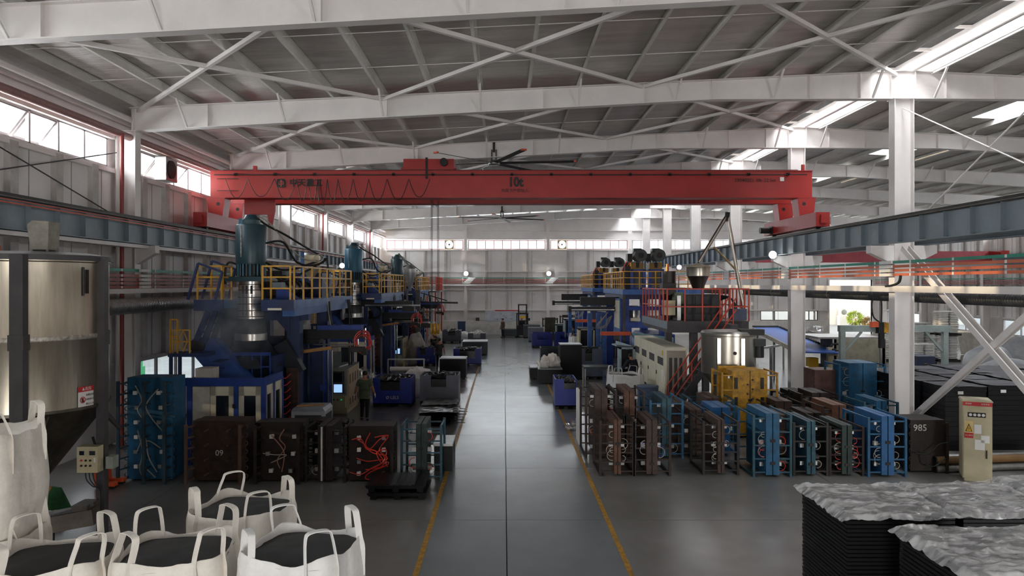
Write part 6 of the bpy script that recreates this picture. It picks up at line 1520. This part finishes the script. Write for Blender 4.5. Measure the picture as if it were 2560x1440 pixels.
    tk = ['pelvis', 'waist', 'chest', 'collar', 'shl', 'shr', 'ell', 'elr']; te = [('pelvis', 'waist'), ('waist', 'chest'), ('chest', 'collar'), ('collar', 'shl'), ('collar', 'shr'), ('shl', 'ell'), ('shr', 'elr')]
    SJ = grow(tk, 1.1, .022); SJ['hem'] = (pel + Vector((0, 0, -.13)), (.185, .145)); te = te + [('pelvis', 'hem')]
    if not longsleeve:
        for n_ in 'lr': SJ['el' + n_] = (J['sh' + n_][0].lerp(J['el' + n_][0], .8), .064)
    else:
        for n_ in 'lr': SJ['wr' + n_] = (J['wr' + n_][0], .042); te = te + [('el' + n_, 'wr' + n_)]
    skin_mesh('shirt', SJ, te, 'pelvis', shirt, t)
    pk = ['pelvis', 'hipl', 'hipr', 'knl', 'knr', 'anl', 'anr']
    PJ = grow(pk, 1.06, .014); PJ['belt'] = (J['waist'][0], (.16, .12))
    skin_mesh('trousers', PJ, [('pelvis', 'belt'), ('pelvis', 'hipl'), ('pelvis', 'hipr'), ('hipl', 'knl'), ('hipr', 'knr'), ('knl', 'anl'), ('knr', 'anr')], 'pelvis', pants, t)
    hc = J['head'][0]
    hb_ = B(); hb_.ball((hc.x, hc.y + .022, hc.z + .028), (.094, .105, .092), 16, 10)
    hb_.v = [(x, y if z > hc.z + .02 else max(y, hc.y + .0), z) for x, y, z in hb_.v]
    mk('hair', hb_, hairm, t, True)
    for s in (-1, 1):
        mk('ear', B().ball((hc.x + s * .085, hc.y + .012, hc.z - .02), (.012, .022, .032), 8, 6), skinm, t, True)
        mk('eye', B().ball((hc.x + s * .032, hc.y - .088, hc.z + .004), .011, 8, 6), M('dark_eye', '#1c1512', .2, 0, 0), t, True)
        n_ = 'l' if s > 0 else 'r'; a = J['an' + n_][0]
        mk('shoe', B().ball((a.x + s * .008, a.y - .06, max(.045, a.z - .045)), (.052, .14, .05), 14, 8), shoem, t, True)
    mk('mouth', B().cb((hc.x, hc.y - .088, hc.z - .065), (.045, .012, .008)), M('lips', '#8a4a42', .5, 0, 0), t)
    t.scale = (k, k, k); t.location = loc; t.rotation_euler = (0, 0, yaw)
    return t
olive = M('olive_green_shirt', '#56614a', .85, 0, .1, 6); bkpants = M('black_trousers', '#1c1c1f', .85, 0, .1, 6); dkshirt = M('patterned_dark_shirt', '#3a3636', .85, 0, .9, 22)
navyc = M('navy_workwear', '#1c2130', .85, 0, .1, 6); brownc = M('brown_shirt', '#5b4a45', .85, 0, .1, 6); blackc = M('black_shirt', '#1a1a1d', .85, 0, .3, 14); greyc = M('grey_white_shirt', '#8a8a86', .85, 0, .15, 8); bluej = M('blue_jeans', '#2b3a66', .85, 0, .12, 6)
person((wx(912, 26.0), 26.0, 0), R(180), 'man in olive green shirt and black trousers walking away beside the blue bin', olive, bkpants, 1.74, gloves=True, head_down=.3,
       arms=(((.3, .02, 1.15), (.36, -.04, .92)), ((-.29, .02, 1.15), (-.33, -.1, .92))), legs=(((.1, -.07, .5), (.11, -.03, .085)), ((-.1, .03, .51), (-.11, .16, .1))))
person((wx(1098, 41.8), 41.8, 0), R(175), 'man in dark patterned shirt with white gloves by the farther blue bin', dkshirt, bkpants, 1.72, gloves=True)
person((wx(1086, 46), 45.8, 0), R(150), 'man in black standing just behind the man in patterned shirt', blackc, bkpants, 1.7)
person((wx(1257, 66), 65.8, 0), R(-60), 'man in brown shirt standing alone at the far end of the aisle', brownc, bkpants, 1.72, longsleeve=True)
person((wx(1305, 67.2), 67.35, .35), R(0), 'driver in dark clothes seated in the forklift', navyc, bkpants, 1.7, seat=.28, legs=(((.12, -.4, .62), (.12, -.4, .2)), ((-.12, -.4, .62), (-.12, -.4, .2))), arms=(((.27, -.12, .92), (.12, -.36, 1.0)), ((-.27, -.12, .92), (-.12, -.36, 1.0))), longsleeve=True, fingers=False)
person((wx(1582, 33), 32.9, 0), R(200), 'man in navy workwear bending over beside the cream cabinets', navyc, navyc, 1.74, bend=R(18), head_down=.4, longsleeve=True, gloves=True,
       arms=(((.34, -.18, 1.16), (.45, -.38, 1.0)), ((-.3, -.12, 1.1), (-.28, -.28, .86))))
person((wx(1435, 50), 50.0, 0), R(-15), 'worker in black printed shirt bending over a bin far down the aisle', blackc, bkpants, 1.7, bend=R(38), head_down=.8,
       arms=(((.3, -.42, .98), (.2, -.52, .76)), ((-.3, -.42, .98), (-.2, -.52, .76))))
person((wx(1427, 56.0), 55.3, 0), R(-50), 'worker in grey shirt with one arm raised to the head beside the pale housing', greyc, bluej, 1.7,
       arms=(((.36, -.1, 1.46), (.16, -.14, 1.62)), ((-.28, .0, 1.14), (-.26, -.16, .94))), fingers=False)
pp = (wx(2297, 33), 33.0)
person((pp[0], pp[1], 0), R(60), 'worker crouching so only the head shows above the black pallet rows', navyc, bkpants, 1.68, seat=.35, bend=R(25), legs=(((.14, -.38, .46), (.12, -.12, .085)), ((-.14, -.38, .46), (-.12, -.12, .085))), arms=(((.3, -.25, .88), (.15, -.48, .8)), ((-.3, -.25, .88), (-.15, -.48, .8))), longsleeve=True, fingers=False)
# ------------------------------------------------------------------ storage bay beyond the middle columns
def pallet_stack_block(x, y, w, d, h, lab, i):
    t = thing('pallet_stack', (x + w / 2, y + d / 2, 0), lab, 'pallet stack', 'dark pallet stacks in the storage bay')
    b = B(); n = int(h / .14)
    for k in range(n): b.box(x + .012 * (k % 2), x + w - .012 * (k % 2), y + .012 * (k % 2), y + d - .012 * (k % 2), k * h / n, (k + 1) * h / n - .006)
    mk('stacked_boards', b, black, t, kind='stuff')
    mk('dust_film', B().sheet(lambda u, v: (x - .02 + (w + .04) * u, y - .02 + (d + .04) * v, h + .01 + .025 * noise.noise(Vector((x + u * 3, y + v * 3, i)))), 10, 10), M('dusty_black_film', '#3a393f', .5, 0, .35, 3), t)
    mk('tag', B().box(x + w * .3, x + w * .3 + .16, y - .008, y - .001, h - .22, h - .13), paper, t)
rowname = ['front row', 'second row', 'third row', 'back row']
colname = ['nearest the column', 'second from the column', 'third from the column', 'fourth from the column', 'fifth from the column', 'sixth from the column']
for r_ in range(4):
    for c_ in range(6):
        pallet_stack_block(12.95 + 1.34 * c_, 21.2 + 1.3 * r_ + .12 * c_, 1.22, 1.15, 1.88 + .03 * ((r_ * 3 + c_) % 3), 'black pallet stack, %s of the storage block, %s' % (rowname[r_], colname[c_]), r_ * 6 + c_)
# beige electrical cabinet
ec = thing('electrical_cabinet', (12.0, 18.1, 0), 'beige electrical cabinet with red header and yellow warning triangle', 'cabinet')
ORG[ec.name] = Vector((0, 0, 0))
W, D, H = .62, .62, 2.0
mk('case', B().box(-W, 0, 0, D, .08, H - .02).box(-W + .04, -.04, .04, D - .04, 0, .08), beige, ec)
mk('door', B().box(-W + .02, -.04, -.018, 0, .12, H - .2), beige, ec)
hd = mk('header', B().box(-W, 0, -.02, 0, H - .12, H - .02), signred, ec)
mk('roof', B().prism([(-W - .02, H - .02), (.02, H - .02), (0, H + .02), (-W, H + .02)], 'y', -.03, D + .02), beige, ec)
mp_ = mk('meter_panel', B().box(-W + .1, -.14, -.024, -.018, H - .4, H - .28), textm, ec)
for i in range(4): mk('meter', B().cyl((-W + .16 + .09 * i, -.03, H - .34), (-W + .16 + .09 * i, -.024, H - .34), .036, n=12), paper, mp_)
ws = mk('warning_plate', B().box(-W + .03, -W + .22, -.026, -.018, H - .92, H - .5), M('sign_cream', '#e6c98a', .5), ec)
mk('warning_triangle', B().prism([(-W + .05, H - .76), (-W + .2, H - .76), (-W + .125, H - .56)], 'y', -.032, -.027), textm, ws)
mk('triangle_face', B().prism([(-W + .072, H - .748), (-W + .178, H - .748), (-W + .125, H - .6)], 'y', -.035, -.0325), signyel, ws)
mk('bolt_mark', B().prism([(-W + .13, H - .64), (-W + .11, H - .69), (-W + .125, H - .69), (-W + .118, H - .74), (-W + .142, H - .68), (-W + .128, H - .68)], 'y', -.037, -.0355), textm, ws)
mk('warning_strip', B().box(-W + .03, -W + .22, -.03, -.0265, H - .92, H - .79), signred, ws)
for (s_, px, pz, sz, m_) in (('当心触电', -W + .125, H - .855, .042, textw), ('配电柜', -W + .12, H - .07, .045, textw), ('注意安全', -.15, H - .07, .045, textw)):
    q = text(s_, sz, m_, ec, (px, -.034 if pz < H - .2 else -.024, pz), depth=.001)
for x0, x1, z0, z1 in ((-.38, -.23, H - .8, H - .58), (-.37, -.16, H - 1.2, H - .95), (-.24, -.06, H - 1.02, H - .84)): mk('paper_note', B().box(x0, x1, -.024, -.0185, z0, z1), paper, ec)
mk('handle', B().box(-.14, -.11, -.045, -.018, H - 1.4, H - 1.2), textm, ec)
ec.location = (12.0, 17.75, 0); ec.rotation_euler = (0, 0, R(-25))
# pipes lying behind the cabinet
for i in range(4):
    t = thing('loose_pipe', (13.4, 19.4, .0), ['thick pale pipe lying lowest behind the beige cabinet', 'grey pipe lying second behind the beige cabinet', 'rusty pipe lying third behind the beige cabinet', 'grey pipe lying uppermost behind the beige cabinet'][i], 'pipe', 'loose pipes behind the cabinet')
    y = 18.75 + .22 * (i % 2); z = .11 + .21 * (i // 2)
    b = B(); n = 14
    mk('tube', b.cyl((11.2, y, z), (15.5, y + .5, z), .1, n=14), M('rusty_pipe', '#7a5a35', .6) if i == 2 else zinc, t, True)
    mk('end_ring', B().cyl((11.17, y, z), (11.2, y, z), .105, n=14), dark, t, True)
# inclined blue belt conveyor
cv = thing('belt_conveyor', (10, 34, 0), 'inclined blue belt conveyor running from the extruder to the storage bay', 'conveyor')
pa, pb = at(1880, 819, 43), at(2005, 882, 31.2)
dv = (pb - pa).normalized(); sd = Vector((0, 1, 0))
mk('belt', B().bar(pa + Vector((.8, 0, 0)), pb + Vector((.8, 0, 0)), 1.5, .05, (0, 0, 1)), M('blue_belt', '#1f56b0', .5, 0, .06), cv)
for d in (0.02, 1.58): mk('side_rail', B().bar(pa + Vector((d, 0, -.08)), pb + Vector((d, 0, -.08)), .06, .2), M('cream_rail', '#c4bda6', .5), cv)
for i in range(26):
    q = pa.lerp(pb, (i + .5) / 26); mk('roller_end', B().cyl(q + Vector((1.5, 0, .06)), q + Vector((1.68, 0, .06)), .04, n=8), dark, cv, True)
for u in (.12, .5, .88):
    q = pa.lerp(pb, u)
    for d in (.05, 1.55): mk('leg', B().bar((q.x + d, q.y, 0), (q.x + d, q.y, q.z - .15), .08), zinc, cv)
mk('drive_drum', B().cyl(pa + Vector((.05, 0, 0)), pa + Vector((1.55, 0, 0)), .13, n=14), dark, cv, True)
# sheet line with gantry
sl = thing('sheet_line', (14.5, 34, 0), 'cream sheet processing line with hoses behind the second middle column', 'machine')
y = 32.0
x0, x1 = wx(2085, y), wx(2215, y)
mk('side_frame', B().box(x0, x1, y, y + .15, 1.15, wz(848, y)), M('grimy_beige', '#8f8976', .6, 0, .2), sl); mk('lower_rail', B().box(x0, x1, y, y + .12, .75, .95), cream, sl)
mk('dark_gap', B().box(x0 + .1, x1, y + .2, y + 1.6, .6, wz(850, y)), blackm, sl)
mk('table_top', B().box(x0 - .6, x1, y + .2, y + 2.6, wz(848, y), wz(846, y) + .04), M('pale_belt', '#8d8a85', .3), sl)
mk('blue_panel', B().prism([(x0 + 1.6, .78), (x0 + 2.0, .78), (x0 + 1.95, 1.1), (x0 + 1.5, 1.1)], 'y', y - .03, y), blue, sl)
mk('blue_tray', B().box(x0 + .2, x1 - .2, y - .4, y, .3, .6), blue2, sl)
for x in (x0 + .05, x1 - .1):
    mk('leg', B().box(x - .06, x + .06, y, y + .12, 0, wz(848, y)), cream, sl); mk('leg', B().box(x - .06, x + .06, y + 1.6, y + 1.72, 0, 1.2), cream, sl)
mk('flange_port', B().cyl((x0 + .4, y - .03, 1.0), (x0 + .4, y, 1.0), .09, n=14), dark, sl, True)
mk('hose', B().tube(spline([(x0 - .1, y, 1.2), (x0 - .25, y, 1.8), (x0 - .1, y, 2.2), (x0 + .2, y, 2.25)]), .05, 6), rubber, sl, True)
mk('control_post', B().box(x0 - .3, x0 - .1, y - .1, y + .1, 0, 2.1), beige, sl); mk('yellow_box', B().box(x0 - 1.0, x0 - .6, y + .2, y + .6, 1.2, 1.6), signyel, sl)
ga = thing('gantry_hoist', (wx(2190, 30), 30, 0), 'grey gantry frame with yellow hoist beside the nearest middle column', 'hoist')
y = 29.5; xg0, xg1 = wx(2105, y), wx(2430, y) ; zg = wz(823, y)
for x in (xg0, wx(2362, y)): mk('post', B().box(x - .1, x + .1, y - .1, y + .1, 0, zg), M('grey_green_steel', '#93a09c', .5), ga)
mk('beam', B().box(xg0 - .13, wx(2375, y), y - .12, y + .12, zg - .1, zg + .15), MATS['grey_green_steel'], ga)
mk('knee', B().bar((xg0 + .1, y, zg - .9), (xg0 + .8, y, zg - .1), .08), MATS['grey_green_steel'], ga); mk('knee', B().bar((wx(2362, y) - .1, y, zg - .9), (wx(2362, y) - .8, y, zg - .1), .08), MATS['grey_green_steel'], ga)
hxx = wx(2192, y)
mk('hoist_body', B().box(hxx - .1, hxx + .2, y - .35, y - .05, zg - .15, zg + .3), blackm, ga); mk('hoist_cover', B().box(hxx + .1, hxx + .4, y - .4, y - .12, zg - .12, zg + .28), yellow2, ga); mk('hoist_tail', B().box(hxx - .35, hxx - .1, y - .35, y - .1, zg + .1, zg + .32), orangem, ga)
mk('hook_arm', B().box(hxx + .0, hxx + .16, y - .3, y - .1, zg - .75, zg - .15), blackm, ga)
mk('cable_loop', B().tube(spline([(hxx, y - .2, zg + .3), (hxx - .25, y - .2, 3.6), (hxx - .3, y - .2, 4.15), (hxx - .12, y - .2, 4.4), (hxx + .08, y - .2, 4.2), (hxx + .08, y - .2, 3.4), (hxx + .05, y - .2, zg + .3)]), .03, 6), rubber, ga, True)
mk('mast', B().box(hxx + .12, hxx + .2, y - .05, y + .03, 1.0, 4.6), zinc, ga)
bin_(wx(2180, 29), wx(2225, 29), 28.6, 30.5, 1.0, binb, 'long blue bin beside the tall blue mold', (.3, .7, .3), seed=30)
box_(wx(2285, 33.5), wx(2329, 33.5), 33.2, 34.6, wz(888, 33.5), M('navy_crate', '#2c3550', .5), 'navy crate with a white label behind the black pallet rows', False)
# stacks of white sacks on pallets
sack = B()
_n = 12
_vs = []
for j in range(7):
    for i in range(_n + 1):
        pass
sack.sheet(lambda u, v: (0, 0, 0), 1, 1); sack.v = []; sack.f = []
def sackfn(top):
    def f(u, v):
        e = min(1, 6 * min(u, 1 - u)) * min(1, 6 * min(v, 1 - v)); e = math.sqrt(max(0, e))
        return ((u - .5) * .62, (v - .5) * .4, (.06 + .055 * e) if top else (.06 - .055 * e))
    return f
sack.sheet(sackfn(True), 6, 5); sack.sheet(sackfn(False), 6, 5)
sme = bpy.data.meshes.new('sack'); sme.from_pydata(sack.v, [], sack.f); sme.materials.append(cloth2); sme.polygons.foreach_set('use_smooth', [True] * len(sme.polygons))
def sack_stack(px, y, layers, lab, nx=2, ny=2, base=0., rows=None, m=None):
    x = wx(px, y)
    p = thing('wooden_pallet', (x, y, base), 'dark pallet under the ' + lab, 'pallet', 'pallets under the sacks')
    for d in (-.5, 0, .5): mk('bearer', B().box(x - .68, x + .68, y + d - .05, y + d + .05, base, base + .1), dark, p)
    for i in range(5): mk('deck_plank', B().box(x - .68 + .29 * i, x - .48 + .29 * i, y - .55, y + .55, base + .1, base + .125), dark, p)
    for l in range(layers):
        for i in range(nx):
            for j_ in range(ny):
                o = bpy.data.objects.new('sack', sme); COL.objects.link(o)
                a = (l % 2)
                o.location = (x + (i - (nx - 1) / 2) * .63 + random.uniform(-.03, .03), y + (j_ - (ny - 1) / 2) * .42 * (1.2) + random.uniform(-.03, .03), base + .127 + l * .108)
                o.rotation_euler = (0, 0, random.uniform(-.05, .05)); tag(o, 'white sack in the ' + lab, 'sack', 'sacks in the ' + lab)
    return base + .127 + layers * .108
sack_stack(2228, 46, 16, 'tall sack stack left of the nearest column')
sack_stack(2302, 45, 10, 'sack stack right of the nearest column')
sack_stack(2304, 53, 18, 'buff sack stack behind the nearest column')
zt = sack_stack(2362, 46, 14, 'sack stack under the black slip sheet')
sack_stack(2364, 46, 13, 'sack stack on top of the black slip sheet', base=zt + .01)
sack_stack(2172, 50, 9, 'low sack stack behind the yellow hoist')
for i, (px, py, y) in enumerate(((2515, 905, 33), (2470, 850, 37), (2545, 835, 39))):
    lump((wx(px, y), y, .55 + .1 * i), (1.2 + .3 * (i == 0), .9, .95 + .2 * i), M('grey_film_bag', '#9b9da0', .4), ['big grey white wrapped bag beside the cross bracing', 'grey wrapped bag behind the cross bracing', 'pale wrapped bag heap at the picture edge'][i], 'bag', 'wrapped_bag', 'wrapped bags', 50 + i, .12, 2.)
lump((wx(2027, 67), 66.5, .42), (.9, .6, .75), film, 'big bag of clear film by the end wall window', 'film', 'film_bag', None, 60, .25)
for i in range(3):
    t = thing('pale_sheet', (wx(2420 + 18 * i, 50), 50.5, 0), ['pale panel leaning beside the sacks, nearest the slip sheet', 'pale panel leaning beside the sacks, in the middle', 'pale panel leaning beside the sacks, nearest the bags'][i], 'panel', 'leaning pale panels')
    x = wx(2412 + 17 * i, 50); mk('sheet', B().bar((x, 50, 0.02), (x + .1, 50.6, 1.5), .5, .04, (0, 1, 0)), M('pale_panel', '#c9c4ba', .6), t)
# grey frame behind the tank
t = thing('tube_barrier', (wx(1925, 28), 28, 0), 'grey tube barrier right of the steel tank', 'barrier')
mk('rail', B().bar((wx(1892, 28), 28, wz(872, 28)), (wx(1985, 28), 29.5, wz(872, 28)), .08), zinc, t)
for px in (1892, 1950): mk('post', B().bar((wx(px, 28), 28.0 + (px - 1892) / 62, 0), (wx(px, 28), 28 + (px - 1892) / 62, wz(872, 28)), .09), zinc, t)
# ------------------------------------------------------------------ outside
mk('wall_outside', B().box(20, 60, 92, 92.3, -.3, 7), M('white_plaster', '#e8e6e0', .7, 0, .03), kind='structure')
t = thing('air_conditioner', (39, 91.3, .2), 'white air conditioner unit outside the open door', 'air conditioner')
ax = wx(2112, 91)
mk('case', B().box(ax - .5, ax + .5, 91.2, 91.7, .9, 1.8), paper, t); mk('fan_grille', B().cyl((ax, 91.17, 1.35), (ax, 91.2, 1.35), .33, n=18), zinc, t, True); mk('plinth', B().box(ax - .6, ax + .6, 91.1, 91.8, -.3, .9), paper, t)
def bush(c, r, m, lab, n=700):
    t = thing('shrub', (c[0], c[1], -.3), lab, 'shrub')
    b = B()
    for i in range(n):
        d = Vector((random.gauss(0, 1), random.gauss(0, 1), random.gauss(0, 1))).normalized() * r * random.uniform(.6, 1.05); p = Vector(c) + d; a = d.normalized(); s_ = a.orthogonal().normalized() * .07
        b._add([p - s_, p + s_, p + a * .28 + s_ * .3], [(0, 1, 2)])
    mk('foliage', b, m, t, kind='stuff'); mk('stem', B().cyl((c[0], c[1], -.32), (c[0], c[1], c[2]), .08, n=8), wood, t)
bush((wx(2138, 89), 89, .65), .85, M('yellow_green_leaves', '#9fb43a', .6, 0, .3, 2), 'round yellow green shrub outside the open door')
bush((wx(2170, 88), 88, .2), .6, M('ochre_leaves', '#a08a52', .6, 0, .3, 2), 'low ochre shrub outside the open door')
# bank, raised to keep low sun out of the side windows, and green roller
mk('sun_blocking_verge', B().box(-32, -27, -20, 75, -.4, 4.6), M('grass_bank', '#8c8f80', .9, 0, .3, 3), kind='structure')
gv = thing('green_vehicle', (-15.5, 29, -.32), 'green vehicle parked outside the low side window', 'vehicle')
mk('body', B().box(-16.3, -14.9, 27.6, 30.0, .3, 1.5).box(-16.2, -15.0, 28.8, 30.0, 1.5, 2.0), greenv, gv); mk('tank_nose', B().ball((-15.6, 27.6, 1.2), (.7, .6, .6), 16, 10), greenv, gv, True)
for y in (28.0, 29.6):
    for x in (-16.3, -14.9): mk('wheel', B().cyl((x - .12, y, .1), (x + .12, y, .1), .42, n=18), rubber, gv, True)
mk('seat', B().box(-15.9, -15.3, 28.9, 29.4, 2.0, 2.5), dark, gv); mk('roll_post', B().box(-16.1, -16.0, 29.6, 29.7, 2, 3), dark, gv); mk('roll_post', B().box(-15.2, -15.1, 29.6, 29.7, 2, 3), dark, gv)
# ------------------------------------------------------------------ bluish smoke round the nearest die head
sm = bpy.data.materials.new('blue_smoke'); sm.use_nodes = True
def _smoke():
    nt = sm.node_tree; N = nt.nodes; L = nt.links; N.remove(N['Principled BSDF'])
    v = N.new('ShaderNodeVolumeScatter'); v.inputs['Color'].default_value = (.82, .91, 1, 1); v.inputs['Anisotropy'].default_value = .3
    tc = N.new('ShaderNodeTexCoord'); n = N.new('ShaderNodeTexNoise'); n.inputs['Scale'].default_value = 1.6; n.inputs['Detail'].default_value = 2; n.inputs['Distortion'].default_value = .8
    L.new(tc.outputs['Object'], n.inputs['Vector'])
    mp = N.new('ShaderNodeMapping'); mp.inputs['Location'].default_value = (0, 0, -1.02); mp.inputs['Scale'].default_value = (.7, .8, .75); mp.vector_type = 'POINT'
    L.new(tc.outputs['Object'], mp.inputs[0])
    g = N.new('ShaderNodeTexGradient'); g.gradient_type = 'SPHERICAL'; L.new(mp.outputs[0], g.inputs[0])
    mr = N.new('ShaderNodeMapRange'); mr.inputs[1].default_value = .35; mr.inputs[2].default_value = .75; mr.inputs[3].default_value = .05; mr.inputs[4].default_value = 1.7
    L.new(n.outputs['Fac'], mr.inputs[0])
    m = N.new('ShaderNodeMath'); m.operation = 'MULTIPLY'; L.new(mr.outputs[0], m.inputs[0]); L.new(g.outputs['Fac'], m.inputs[1]); L.new(m.outputs[0], v.inputs['Density'])
    L.new(v.outputs[0], N['Material Output'].inputs['Volume'])
_smoke()
mk('smoke', B().box(-9.4, -6.6, 19.9, 22.4, 2.3, 5.0), sm, kind='stuff', label='thin bluish smoke drifting round the nearest die head', cat='smoke')
